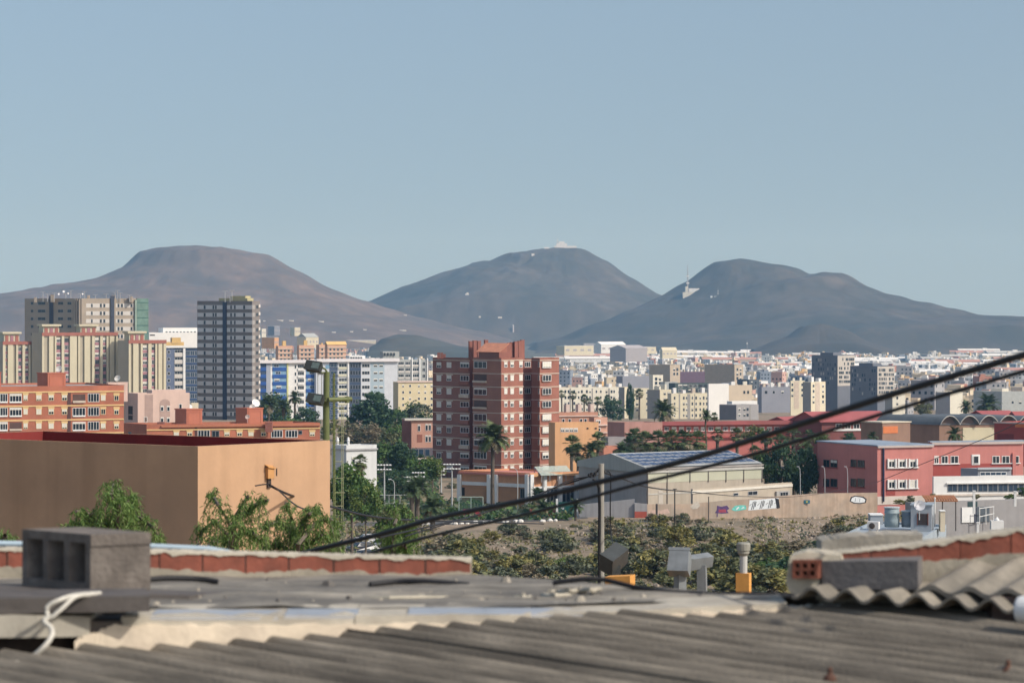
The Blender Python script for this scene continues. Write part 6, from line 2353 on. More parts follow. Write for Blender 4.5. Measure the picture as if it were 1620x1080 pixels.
for px, py, tilt in ((498, 580, 0), (501, 632, .12)):
    c = pp_(px, py, MY - .5)
    Mx = Matrix.Translation(c) @ Matrix.Rotation(math.radians(18), 4, 'Y') @ Matrix.Rotation(math.radians(-30), 4, 'X') @ Matrix.Rotation(-.35, 4, 'Z')
    mb = MB()
    mb.mesh([Mx @ Vector(p) for p in ((-.38, -.1, -.2), (.26, -.1, -.2), (.26, -.1, .2), (-.38, -.1, .2), (-.3, .16, -.12), (.24, .2, -.14), (.24, .2, .14), (-.3, .16, .12))],
            [(0, 1, 2, 3), (5, 4, 7, 6), (0, 4, 5, 1), (2, 6, 7, 3), (1, 5, 6, 2), (0, 3, 7, 4)])
    h = mb.build('lamp_head', LM, mast)
    mb = MB()
    mb.box(-.1, .2, -.115, -.102, -.13, .13, M=Mx)
    mb.build('lens', LG_, h)
    mb = MB()
    mb.tube([c + Vector((.25, .1, -.02)), c + Vector((.36, .4, -.1)), c + Vector((.42, .5, -.2))], .035, 6)
    mb.tube([c + Vector((-.3, .1, -.16)), c + Vector((.1, .3, -.22)), c + Vector((.42, .5, -.24))], .03, 6)
    mb.build('lamp_bracket', GRN, h)
mb = MB()
for px in (503, 509, 512):
    mb.tube([pp_(px, 590, MY - .05), pp_(px, 624, MY - .05)], .022, 6)
mb.tube([pp_(503, 591, MY - .05), pp_(516, 592, MY)], .03, 6)
mb.tube([pp_(503, 623, MY - .05), pp_(516, 626, MY)], .03, 6)
mb.build('ladder_cage', mat('pale_steel', (.42, .43, .42), rough=.5, var=.1), mast)
m2 = thing('floodlight_mast', 'slender green lattice mast with a climbing rail right of the thick green mast', 'floodlight mast', P(529, 1000, 112))
oz2 = Vector(m2.location)
p2 = lambda px, py, Y=112: P(px, py, Y) - oz2
mb = MB()
mb.tube([p2(530, 1000), p2(529, 800), p2(528.5, 590)], [.07, .055, .04], 8)
for i in range(34):
    y_ = 594 + i * 7
    mb.tube([p2(526.5, y_, 111.9), p2(531, y_, 111.9)], .022, 5)
mb.tube([p2(526.8, 594, 111.9), p2(527.5, 832, 111.9)], .018, 5)
mb.build('pole', GRN, m2)
mb = MB()
for px in (540.5, 542.8):
    mb.tube([p2(px, 640), p2(px, 830)], .014, 6)
for y_ in (645, 684, 700, 730, 756, 779, 800):
    mb.tube([p2(529, y_), p2(546 if y_ in (684, 779) else 542.8, y_)], .018, 5)
mb.build('climbing_rail', mat('mast_rail_yellow', (.34, .34, .2), var=.15), m2)
mb = MB()
for y_ in (600, 618):
    mb.tube([p2(527, y_), p2(552, y_ + .5)], .012, 5)
mb.tube([p2(551, 596), p2(551, 634)], .012, 5)
mb.build('aerial', ALU, m2)

# sports court floodlights, goal and fence rail
def courtlight(label, px, y0, Y, heads, single=False):
    t = thing('court_light', label, 'floodlight', G(px, Y), 0, None)
    hh = P(px, y0, Y).z - GZ(Y)
    mb = MB()
    mb.tube([(0, 0, -.4), (0, 0, hh)], [.16, .1], 8)
    mb.build('pole', mat('pale_steel', (1, 1, 1)), t)
    mb = MB()
    mb.tube([(-.25 * heads, 0, hh), (.25 * heads, 0, hh)], .05, 6)
    mb.tube([(-.25 * heads, 0, hh - .75), (.25 * heads, 0, hh - .75)], .05, 6)
    mb.build('crossbar', mat('pale_steel', (1, 1, 1)), t)
    for k in range(heads):
        x = (k - (heads - 1) / 2) * .5
        for z in (hh + .02, hh - .73):
            mb = MB()
            mb.box(-.17, .17, -.1, .1, 0, .15, M=Matrix.Translation((x, -.1, z)) @ Matrix.Rotation(.7, 4, 'X'))
            mb.build('lamp_head', WHITE, t)


courtlight('white court floodlight before the dark green trees, between white house and palm', 608, 736, 440, 5)
courtlight('white court floodlight whose head overlaps the foot of the brick tower', 715, 735, 440, 6)
courtlight('low court floodlight with a small head behind the arching palm', 649, 755, 470, 5)
courtlight('court floodlight head close beside the arching palm crown', 662, 748, 480, 5)
courtlight('thin court floodlight left of the arcade building corner', 698, 745, 500, 3)
for px, y0, lab in ((624, 758, 'small street lamp with one white head on the wooded slope'), (594, 752, 'curved grey street lamp right of the white house'), (819, 740, 'slim lamp post before the arcade columns')):
    t = thing('street_lamp', lab, 'street lamp', G(px, 430))
    hh = P(px, y0, 430).z - GZ(430)
    mb = MB()
    mb.tube([(0, 0, -.3), (0, 0, hh * .85), (-.15, 0, hh * .96), (-.6, 0, hh)], [.09, .06, .05, .04], 7)
    mb.build('pole', mat('pale_steel', (1, 1, 1)), t)
    mb = MB()
    mb.box(-1.0, -.5, -.14, .14, hh - .02, hh + .1)
    mb.build('lamp_head', WHITE, t)
for px, lab in ((1305, 'street lamp before the shaded school wall, nearer the palm thicket'), (1341, 'street lamp before the shaded school wall, nearer the pink corner'), (1266, 'street lamp against the green palm thicket')):
    t = thing('street_lamp', lab, 'street lamp', G(px, 428.5))
    hh = P(px, 738, 428.5).z - GZ(428.5)
    mb = MB()
    mb.tube([(0, 0, -.3), (0, 0, hh * .8), (-.05, 0, hh * .95), (-.25, 0, hh)], [.07, .06, .05, .04], 7)
    mb.build('pole', ALU, t)
    mb = MB()
    mb.box(-.55, -.15, -.1, .1, hh - .02, hh + .08)
    mb.build('lamp_head', ALU, t)
t = thing('court_fence', 'pale green goal frame and mesh fence before the arcade building', 'fence', G(726, 425))
mb = MB()
hh = 3.2
w_ = (764 - 726) * 425 / F
for x in (0, w_ * .5, w_):
    mb.tube([(x, 0, -.3), (x, 0, hh)], .06, 6)
mb.tube([(0, 0, hh), (w_, 0, hh)], .06, 6)
mb.build('frame', mat('pale_green_paint', (.42, .52, .46), var=.1), t)
mb = MB()
for i in range(40):
    mb.tube([(w_ * i / 40, 0, 0), (w_ * i / 40, 0, hh)], .018, 4)
for i in range(12):
    mb.tube([(0, 0, hh * i / 12), (w_, 0, hh * i / 12)], .018, 4)
mb.build('mesh_panel', mat('green_mesh', (.04, .10, .075), var=.15), t)
t = thing('court_rail', 'two long pale rails along the sports court under the white floodlight', 'railing', G(598, 436))
mb = MB()
w_ = (650 - 598) * 436 / F
for z in (1.6, 3.0):
    mb.tube([(0, 0, z), (w_, 0, z)], .06, 6)
for x in (0, w_ / 3, w_ * .67, w_):
    mb.tube([(x, 0, -.3), (x, 0, 3.0)], .05, 6)
mb.build('rail', mat('pale_steel', (1, 1, 1)), t)

# ================================================================== parked cars below the trees
def car(label, px, Y, rz, col, body='hatch'):
    t = thing('parked_car', label, 'car', G(px, Y), rz)
    m = mat(label[:18].replace(' ', '_'), col, rough=.3, var=.04, spec=.5)
    prof = [(-2.05, .35), (-2.05, .75), (-1.95, .95), (-1.2, 1.02), (-.7, 1.42), (.85, 1.46), (1.55, 1.05), (2.0, .98), (2.08, .6), (2.05, .35)]
    n = len(prof)
    mb = MB()
    wid = lambda z: .86 if z < 1.05 else .66
    vs = [(x, -wid(z), z) for x, z in prof] + [(x, wid(z), z) for x, z in prof]
    mb.mesh(vs, [(i, (i + 1) % n, n + (i + 1) % n, n + i) for i in range(n)] + [tuple(reversed(range(n))), tuple(range(n, 2 * n))])
    b = mb.build('body', m, t)
    g = MB()
    for s_ in (-1, 1):
        g.face([(-1.0, s_ * .80, 1.06), (1.3, s_ * .80, 1.08), (.8, s_ * .69, 1.4), (-.62, s_ * .69, 1.37)])
    g.face([(-1.24, -.66, 1.06), (-1.24, .66, 1.06), (-.76, .58, 1.4), (-.76, -.58, 1.4)])
    g.face([(1.58, -.66, 1.08), (1.58, .66, 1.08), (.94, .58, 1.43), (.94, -.58, 1.43)])
    g.build('side_glass', GLASS, t).name = 'glazing'
    for x in (-1.3, 1.3):
        for s_ in (-1, 1):
            wl_ = MB()
            Mx = Matrix.Translation((x, s_ * .78, .32)) @ Matrix.Rotation(math.pi / 2, 4, 'X')
            wl_.lathe([(.2, -.1), (.32, -.1), (.32, .1), (.2, .1)], 14, M=Mx)
            w__ = wl_.build('wheel', mat('tyre_rubber', (.02, .02, .02), var=.1), t)
            r_ = MB()
            r_.lathe([(.19, -.115), (.19, .115)], 10, M=Mx)
            r_.build('rim', ALU, w__)
    for s_ in (-1, 1):
        hl = MB()
        hl.box(-2.09, -2.0, s_ * .6 - .16, s_ * .6 + .16, .66, .82)
        hl.build('headlight', mat('headlight_lens', (.6, .6, .58), rough=.2, var=.05), t)
    return t


car('dark blue grey car parked under the tree by the road bend', 574, 345, .5, (.035, .04, .055))
car('black car parked in front of the dark blue grey one', 578, 330, .7, (.015, .015, .018))
car('white car parked behind the dark cars at the road bend', 584, 362, .2, (.6, .6, .6))
car('red car half hidden by garden shrubs before the arcade', 740, 421, .1, (.30, .02, .03))
car('silver grey car on the road beside the arching palm', 604, 352, 1.2, (.3, .31, .33))

# ================================================================== neighbour roofs between the ravine and our roof
ORG = mat('ochre_orange_paint', (.62, .30, .08), var=.12, scale=6, streak=.2)
ZNC = mat('galvanised_sheet', (.21, .225, .23), rough=.5, var=.2, scale=5, metal=.15)
nb = Bld('neighbour_house', 'plain neighbour house whose roof carries the ducts and orange chimneys, hidden below the parapet', 'house', 1060, 42, 960, 1400, 935, 1330, 40, 20, wall=ORG, roof=mat('roof_deck', (1, 1, 1)), parapet=.3)
rz_ = P(1060, 960, 42).z - .3


def chim(label, px0, px1, ytop, Y, cap=False, slant=0):
    a, b = P(px0, ytop, Y), P(px1, ytop, Y)
    t = thing('chimney', label, 'chimney', (a.x, Y, rz_))
    w_ = b.x - a.x
    h = a.z - rz_
    mb = MB()
    R = Matrix.Rotation(-.35, 4, 'Z')
    mb.prism([(R @ Vector(p)).to_2d()[:] for p in ((0, 0, 0), (w_ * .9, 0, 0), (w_ * .9, w_ * .6, 0), (0, w_ * .6, 0))], -1, [h - slant, h, h, h - slant])
    mb.build('base', ORG, t)
    if cap:
        pz = Vector((w_ * .52, w_ * .1, 0))
        mb = MB()
        mb.lathe([(.058, h), (.058, h + .28)], 14, M=Matrix.Translation(pz))
        mb.build('flue', mat('pale_flue', (.46, .45, .42), rough=.5, var=.1, streak=.3), t)
        mb = MB()
        mb.lathe([(.06, h + .26), (.09, h + .30), (.09, h + .34), (.105, h + .345), (.105, h + .44), (.09, h + .46), (.02, h + .47)], 16, M=Matrix.Translation(pz))
        mb.build('cowl', mat('weathered_cowl', (.26, .25, .21), rough=.6, var=.25, scale=12), t)
    return t


chim('square orange chimney base with a pale flue and grey cowl', 1164, 1188, 906, 40, True)
chim('broad low orange chimney block at the foot of the utility pole', 957, 1003, 909, 40, False, .03)


def duct(label, c, w_, d_, h_, tilt, rz, roll=0, ZNC=ZNC):
    t = thing('ventilation_hood', label, 'ventilation hood', P(*c), rz)
    R = Matrix.Rotation(tilt, 4, 'X') @ Matrix.Rotation(roll, 4, 'Y')
    mb = MB()
    q = [(-w_, -d_, -h_), (w_, -d_, -h_), (w_, d_, -h_), (-w_, d_, -h_), (-w_ * .92, -d_, h_), (w_ * .92, -d_, h_), (w_, d_, h_ * .8), (-w_, d_, h_ * .8)]
    mb.mesh([R @ Vector(p) for p in q], [(0, 1, 5, 4), (1, 2, 6, 5), (2, 3, 7, 6), (3, 0, 4, 7), (4, 5, 6, 7), (3, 2, 1, 0)])
    mb.build('casing', ZNC, t)
    mb = MB()
    e = .012
    mb.box(-w_ * 1.03, w_ * 1.03, -d_ * 1.05, -d_ * .85, h_ * .8, h_ + .012, M=R)
    mb.build('rim', ZNC, t)
    mb = MB()
    mb.tube([(0, .05, -h_ * .6), (0, .08, -h_ - (Vector(P(*c)).z - rz_))], .1, 4)
    mb.build('duct_pipe', ZNC, t)
    return t


duct('square grey ventilation hood facing out over the ravine, nearest the orange chimney', (1075, 889, 41), .165, .12, .19, -.5, -.25)
duct('tilted grey ventilation hood leaning beside the square hood', (1106, 887, 41.3), .08, .22, .10, .1, -1.0, .35)
duct('dark open curved ventilation hood right of the utility pole', (971, 883, 41), .13, .2, .17, .5, -.8, .5, mat('dark_zinc', (.06, .066, .066), rough=.5, var=.2, scale=5))

# blue grey roof with tanks
BG = mat('blue_grey_roof_paint', (.31, .36, .40), rough=.6, var=.12, scale=.8, streak=.1)
FH = Bld('flat_roof_house', 'blue grey flat roof of a house carrying tanks and a stair hut', 'house', 1458, 150, 850, 1090, 1336, 1497, 33, 72, wall=BG, roof=BG, parapet=.12)
zf = FH.loc.z + FH.H
def onroof(px, py, Y):
    return P(px, py, Y)
def tank(label, px, y0, y1, wpx, Y, m):
    k = Y / F
    o = P(px, y1, Y)
    t = thing('water_tank', label, 'water tank', o)
    r, h = wpx * k / 2, (y1 - y0) * k
    mb = MB()
    mb.lathe([(r * .94, 0), (r * .96, h * .35), (r * .92, h * .66), (r * .99, h * .68), (r * .99, h * .72), (r * .92, h * .74), (r * .96, h * .88), (r * .86, h * .93)], 22)
    mb.smooth = True
    mb.build('shell', m, t)
    mb = MB()
    mb.lathe([(r, h * .93), (r * 1.03, h * .95), (r * 1.03, h * .985), (r * .5, h)], 22)
    mb.build('lid', mat('pale_tank_lid', (.46, .5, .5), rough=.5, var=.1), t)


TNK = mat('grey_green_tank', (.27, .33, .35), rough=.5, var=.12, scale=2, streak=.25)
tank('tall ribbed grey green water tank with a pale lid on the blue grey roof', 1411, 801, 833, 25, 156, TNK)
tank('shorter water tank in the shade beside the stair hut on the blue grey roof', 1437, 807, 833, 23, 156, mat('shaded_tank', (.20, .24, .28), rough=.5, var=.12, scale=2))  # tank colour darkened to carry the shade beside the hut
o = P(1474, 833, 155)
hut = thing('stair_hut', 'small grey blue stair hut with a dark square opening on the blue grey roof', 'hut', o)
k = 155 / F
ht = (833 - 800) * k
mb = MB()
mb.box(-33 * k, 0, 0, 1.5, -.4, ht, M=Matrix.Rotation(-.25, 4, 'Z'))
Mh = Matrix.Rotation(-.25, 4, 'Z')
mb.build('wall', mat('hut_wall', (.33, .36, .39), var=.1, scale=1, streak=.2), hut)
mb = MB()
mb.box(-34 * k, .05, -.06, 1.56, ht + .003, ht + .09, M=Mh)
mb.build('roof', BG, hut)
mb = MB()
mb.box(-22 * k, -6.5 * k, -.03, .05, .1, ht * .62, M=Mh)
dk = mb.build('opening', mat('dark_opening', (1, 1, 1)), hut)
mb = MB()
mb.box(-23 * k, -22 * k - .003, -.05, .05, .08, ht * .65, M=Mh)
mb.box(-6.4 * k, -5.4 * k, -.05, .05, .08, ht * .65, M=Mh)
mb.build('opening_frame', mat('red_brown_frame', (.2, .07, .05), var=.2), dk)
bl = thing('gas_cabinet', 'narrow cream cabinet standing against the end of the stair hut', 'cabinet', P(1492, 832, 155.5))
mb = MB()
mb.box(-5.5 * k, 2 * k, -.3, .3, -.3, 24 * k)
mb.build('body', mat('cream_wall', (.6, .53, .40)), bl)
mb = MB()
mb.box(-6 * k, 2.5 * k, -.34, .34, 24 * k + .002, 24 * k + .06)
mb.build('lid', WHITE, bl)
dish('round pale satellite dish above the stair hut on the blue grey roof', 1455, 799, 153, .33, -.05, mat('pale_grey_dish', (.5, .5, .52), rough=.5, var=.08))
ac = thing('ac_unit', 'white air conditioning unit with a round fan on the blue grey roof', 'ac unit', P(1382, 838, 149), -.35)
k = 149 / F
mb = MB()
mb.box(-9 * k, 9 * k, -.18, .18, .06, 13.5 * k)
mb.build('casing', WHITE, ac)
mb = MB()
mb.lathe([(.17, 0), (.17, .02), (.05, .03)], 18, M=Matrix.Translation((-1.5 * k, -.181, 7 * k)) @ Matrix.Rotation(math.pi / 2, 4, 'X'))
mb.build('fan_grille', mat('dark_post', (1, 1, 1)), ac)
mb = MB()
for x in (-6 * k, 6 * k):
    mb.box(x - .03, x + .03, -.2, .2, -.15, .059)
mb.build('foot', ALU, ac)
t = thing('parapet_box', 'low grey roof box with a bright lit edge left of the tall tank', 'roof box', P(1385, 829, 160))
k = 160 / F
mb = MB()
mb.box(-8 * k, 12 * k, 0, 1.0, -.3, 14 * k)
mb.build('body', mat('hut_wall', (1, 1, 1)), t)
mb = MB()
mb.box(-8.5 * k, 12.5 * k, -.06, 1.06, 14 * k + .002, 14 * k + .07)
mb.build('coping', WHITE, t)
pm = thing('aerial_pole', 'thin white pole rising beside the satellite dish', 'pole', P(1479, 833, 156))
mb = MB()
mb.tube([(0, 0, 0), (0, 0, (833 - 788) * 156 / F)], .035, 8)
mb.lathe([(.06, (833 - 788) * 156 / F), (.02, (833 - 786) * 156 / F)], 8)
mb.build('shaft', WHITE, pm)

# grey yard house at the right
GY = mat('grey_yard_render', (.30, .29, .29), var=.1, scale=.6, streak=.2)
YH = Bld('grey_yard_house', 'low grey rendered yard house at the right edge below the white pavilion', 'house', 1448, 285, 795, 965, 1432, 1720, 45, 20, wall=GY, roof=GY, parapet=.2)
YH.R.slab(1531, 1546, 793, 801, mat('teal_dark_window', (.04, .07, .075), rough=.3, var=.1), .05, 'window')
YH.R.slab(1521, 1540, 802, 826, WHITE, .12, 'door')
YH.R.slab(1540, 1544, 802, 826, mat('dark_blue_post', (.08, .09, .12), var=.1), .14, 'door_post')  # dark blue strip at the right of the door
YH.R.slab(1545, 1565, 801, 825, mat('dark_slate_panel', (.10, .12, .14), var=.12), .06, 'dark_panel')
mb = MB()
f = YH.R
for y0, y1 in ((800, 803), (811, 816)):
    a, b = f.s_(1543), f.s_(1566)
    mb.tube([f.M(a, f.h_(y1, si=a), .9).translation, f.M(b, f.h_(y0, si=b), .9).translation], .05, 6)
for px in (1543, 1553, 1565):
    a = f.s_(px)
    mb.tube([f.M(a, f.h_(828, si=a), .9).translation, f.M(a, f.h_(801, si=a), .9).translation], .05, 6)
mb.build('railing', WHITE, YH.root)
cn = thing('canopy', 'rust brown corrugated canopy on posts before the white pavilion', 'canopy', P(1463, 826, 262))
k = 262 / F
mb = MB()
hc = (826 - 791) * k
for i in range(26):
    x = i * 2 * k
    mb.mesh([(x, -.5, hc + (.06 if i % 2 else 0)), (x + 2 * k, -.5, hc + (0 if i % 2 else .06)), (x + 2 * k, 2.2, hc + .35), (x, 2.2, hc + .35)], [(0, 1, 2, 3)])
mb.box(-.05, 51 * k, -.55, -.48, hc - .1, hc + .03)
mb.build('roof_sheet', mat('rust_sheet', (.30, .13, .06), rough=.8, var=.3, scale=2), cn)
mb = MB()
for x in (27 * k, 48 * k, 2 * k):
    mb.tube([(x, -.4, -.8), (x, -.4, hc)], .06, 6)
mb.build('post', mat('dark_post', (1, 1, 1)), cn)
wt_ = thing('water_trough', 'small white tank with a knob lid by the yard wall', 'tank', P(1577, 832, 262))
mb = MB()
mb.box(-10 * k, 10 * k, -.4, .4, -.3, 9 * k)
mb.build('body', WHITE, wt_)
mb = MB()
mb.lathe([(.22, 9 * k + .002), (.24, 11 * k), (.1, 13.5 * k), (.06, 15 * k)], 12)
mb.build('lid', WHITE, wt_)
for px, y0, y1, lab in ((1541, 777, 808, 'white gate post with a small shelf above the yard door'), (1606, 778, 796, 'short white post on the yard wall under the pavilion window'), (1547, 827, 838, 'short cream post standing in the yard')):
    t = thing('post', lab, 'post', P(px, y1, 278))
    mb = MB()
    hh = (y1 - y0) * 278 / F
    mb.box(-.12, .12, -.12, .12, -.3, hh)
    mb.box(-.16, .16, -.16, .16, hh + .002, hh + .1)
    mb.build('shaft', WHITE, t)
for px, yb, yt, w_, kd, lab in ((1441, 796, 783, 12, 'greyg', 'small grey green bush at the white school plinth'), (1476, 792, 780, 10, 'olive', 'small dry bush against the white pavilion wall'),
                               (1545, 789, 781, 12, 'olive', 'bush below the pavilion strip window'), (1598, 790, 781, 18, 'green', 'bush row under the right end of the pavilion window'), (1616, 784, 770, 14, 'dark', 'dark bush at the picture edge before the pavilion'),
                               (1425, 797, 790, 26, 'olive', 'low grassy bush on the bank below the pink school')):
    tree('bush', lab, px, yb, yt, w_, 300, kd, 1, None, 'bush', None, 26, 46, .085)

# ================================================================== pepper trees between our roof and the hall
def pepper(label, stems, Y, seed, nst, spread, dens=1.):
    """stems: list of branch polylines in picture coordinates; weeping strands of narrow leaves hang from them"""
    r = random.Random(seed)
    b0 = stems[0][0]
    base = P(b0[0], b0[1], Y)
    gz = GZ(Y)
    t = thing('pepper_tree', label, 'tree', (base.x, Y, gz))
    o = Vector(t.location)
    tr = MB()
    tr.tube([(0, 0, -.4), (.1, 0, (base.z - gz) * .5), base - o], [.16, .12, .07], 9)
    lf = MB()
    M_ = LEAFS['pepper']
    for s_ in stems:
        pts = [P(x, y_, Y + r.uniform(-.9, .9)) - o for x, y_ in s_]
        tr.tube([base - o] + pts if s_ is not stems[0] else pts, [.045] + [.03 * (1 - i / (len(pts) + 1)) + .006 for i in range(len(pts) - (0 if s_ is not stems[0] else 1))], 6)
        n = int(nst * dens)
        for k in range(n):
            i = r.randrange(len(pts) - 1)
            a = pts[i].lerp(pts[i + 1], r.random())
            az = r.uniform(0, 6.28)
            hv = Vector((math.cos(az), math.sin(az), 0)) * r.uniform(.05, spread)
            up = r.uniform(.0, .15)
            L_ = r.uniform(.35, 1.15)
            q = [a, a + hv * .6 + Vector((0, 0, up)), a + hv + Vector((0, 0, up * .6 - L_ * .35)), a + hv * 1.08 + Vector((r.uniform(-.06, .06), 0, up * .4 - L_))]
            if k % 5 == 0:
                tr.tube(q, .004, 3)
            m = 24
            for j in range(m):
                tt = j / m
                sg = min(2, int(tt * 3))
                p = q[sg].lerp(q[sg + 1], tt * 3 - sg)
                for _ in range(2):
                    d = Vector((r.gauss(0, .5), r.gauss(0, .5), -r.uniform(.2, 1.2))).normalized()
                    ln = r.uniform(.05, .12)
                    sd = d.cross(Vector((r.gauss(0, 1), r.gauss(0, 1), r.gauss(0, 1)))).normalized() * r.uniform(.005, .009)
                    lf.face([p, p + d * ln * .5 - sd, p + d * ln, p + d * ln * .5 + sd], M_)
    tr.build('trunk', BARK, t)
    lf.build('crown', None, t)
    return t


pepper('feathery pepper tree with a tall middle plume before the shaded hall wall', [
    [(185, 905), (184, 860), (186, 810), (188, 770)], [(190, 850), (160, 825), (128, 826), (96, 838)], [(190, 830), (215, 815), (240, 832), (255, 855)],
    [(186, 815), (205, 790), (215, 800)], [(180, 840), (150, 815), (120, 808)], [(188, 800), (175, 785), (180, 765)], [(200, 850), (225, 850), (250, 868)]], 38, 8, 40, .30)
pepper('wispy pepper tree reaching up to the lamp cable at the hall corner', [
    [(360, 910), (362, 868), (370, 820), (392, 785)], [(365, 850), (340, 825), (320, 838), (312, 862)], [(368, 835), (345, 798), (335, 780)], [(372, 825), (400, 800), (425, 790)],
    [(370, 860), (350, 850), (330, 862)], [(375, 845), (400, 842), (415, 858)]], 40, 17, 26, .26)
pepper('dense bright green pepper tree at the lit hall corner by the green mast', [
    [(470, 915), (470, 870), (465, 830), (452, 795)], [(472, 860), (500, 826), (520, 820), (540, 832)], [(470, 850), (440, 824), (415, 836)], [(476, 870), (510, 846), (530, 852)],
    [(468, 840), (490, 812), (505, 808)], [(470, 880), (440, 858), (420, 866)], [(480, 880), (520, 868), (545, 872)]], 41, 29, 36, .27)
pepper('hanging green pepper tree spray just right of the bright green one', [
    [(622, 915), (620, 870), (624, 830), (630, 812)], [(622, 860), (608, 838), (600, 850)], [(624, 850), (645, 832), (656, 850)], [(624, 870), (640, 862), (650, 880)]], 44, 41, 26, .22)
pepper('small pepper tree tuft at the left picture edge', [[(-10, 905), (-8, 870), (-2, 845)], [(-8, 880), (8, 846), (14, 858)]], 38, 51, 22, .2)
# ================================================================== our own roof in the near foreground
FIB = mat('weathered_fibre_cement', (.265, .228, .175), rough=.92, var=.45, scale=16, col2=(.10, .086, .068), mix=.49, mscale=7, bump=.004, bscale=60, contrast=.15, aniso=(math.atan2(-.70, .71), 7))
FIB2 = mat('shaded_fibre_cement', (.255, .228, .185), rough=.9, var=.3, scale=9, col2=(.16, .145, .12), mix=.42, mscale=3, bump=.003, bscale=60)  # darkened to put the stack's shadow into the sheet colour
MORT = mat('grey_roof_mortar', (.23, .21, .175), rough=.95, var=.45, scale=8, col2=(.105, .098, .088), mix=.48, mscale=3.2, bump=.008, bscale=22, contrast=.12, aniso=(.1, 2.2))
CREAM = mat('cream_plaster', (.66, .56, .43), rough=.9, var=.12, scale=6, col2=(.50, .42, .33), mix=.40, mscale=5, bump=.004, bscale=30)
LEDG = mat('ledge_concrete', (.40, .365, .30), rough=.9, var=.2, scale=5, col2=(.29, .26, .215), mix=.42, mscale=3, bump=.003, bscale=40)
BRK = mat('red_clay_brick', (.27, .088, .058), rough=.9, var=.3, scale=9, col2=(.19, .07, .05), mix=.45, mscale=6, bump=.003, bscale=40)
ALS = mat('aluminium_flashing', (.50, .50, .50), rough=.38, var=.12, scale=6, metal=.55)
BLK = mat('grey_concrete_block', (.155, .133, .115), rough=.95, var=.25, scale=9, col2=(.24, .21, .18), mix=.36, mscale=6, bump=.006, bscale=55)
WOOD = mat('weathered_dark_board', (.10, .088, .08), rough=.8, var=.3, scale=6, bump=.003, bscale=40)
rr = random.Random(8)
E0, E1 = P(0, 1046, 9.0), P(1460, 964, 10.6)
e_ = (E1 - E0)
e_.z = 0
elen = e_.length
e_ = e_.normalized()
zs = E0.z
ax = Vector((.71, -.70, -.0)).normalized()
root = thing('roof_house', 'our own flat old roof of mortar, ledges and corrugated fibre cement sheets', 'house roof', (0, 9.6, 113.2))
ro = Vector(root.location)
nperp = Vector((-ax.y, ax.x, 0))
pitch = .132


def wave(s, ph=0):
    c = math.cos(2 * math.pi * s / pitch + ph)
    return .024 * c


# corrugated sheets of the near slope: each sheet a part, overlapping its neighbour
sh_w = pitch * 7.5
per = e_.dot(nperp)
k0 = -2.0
n_sheet = 0
s_at = -1.9
while s_at < elen + 1.6:
    wv = sh_w / per
    lift = (0, .016, .005, .021)[n_sheet % 4] + rr.uniform(0, .004)
    back = rr.uniform(0, .035)
    vs, fs = [], []
    NI, NJ = 96, 16
    for j in range(NJ + 1):
        for i in range(NI + 1):
            s = s_at + (wv * 1.07) * i / NI
            q = E0 + e_ * s + ax * (back + 3.6 * j / NJ)
            sp = s * per
            z = zs + wave(sp) + lift + .012 * (i / NI) - (3.6 * j / NJ) * .012 + noise.noise((q.x * 1.5, q.y * 1.5, 1)) * .006
            vs.append(Vector((q.x, q.y, z)) - ro)
    for j in range(NJ):
        for i in range(NI):
            a = j * (NI + 1) + i
            fs.append((a, a + 1, a + NI + 2, a + NI + 1))
    m = len(vs)
    low = [v - Vector((0, 0, .009)) for v in vs]
    fs2 = [(m + a, m + d, m + c, m + b) for a, b, c, d in fs]
    rim = []
    for i in range(NI):
        rim.append((i, m + i, m + i + 1, i + 1))
        b = NJ * (NI + 1) + i
        rim.append((b, b + 1, m + b + 1, m + b))
    for j in range(NJ):
        a, b = j * (NI + 1), (j + 1) * (NI + 1)
        rim.append((a, b, m + b, m + a))
        a, b = a + NI, b + NI
        rim.append((a, m + a, m + b, b))
    mb = MB()
    mb.mesh(vs + low, fs + fs2 + rim)
    mb.smooth = False
    mb.build('corrugated_sheet', FIB, root)
    s_at += wv
    n_sheet += 1
# rusty fixing screws on the sheets
for px, py in ((1313, 1068), (1595, 1056)):
    Yq = F * (CZ - zs - .03) / (py - HY)
    q = P(px, py, Yq) - ro
    q.z = zs - ro.z + .004
    mb = MB()
    mb.lathe([(.024, .012), (.02, .022), (.012, .03), (.008, .034), (.008, .05), (.003, .054)], 10, M=Matrix.Translation(q))
    mb.build('fixing_screw', mat('rusty_screw', (.11, .055, .038), var=.3, scale=30), root)
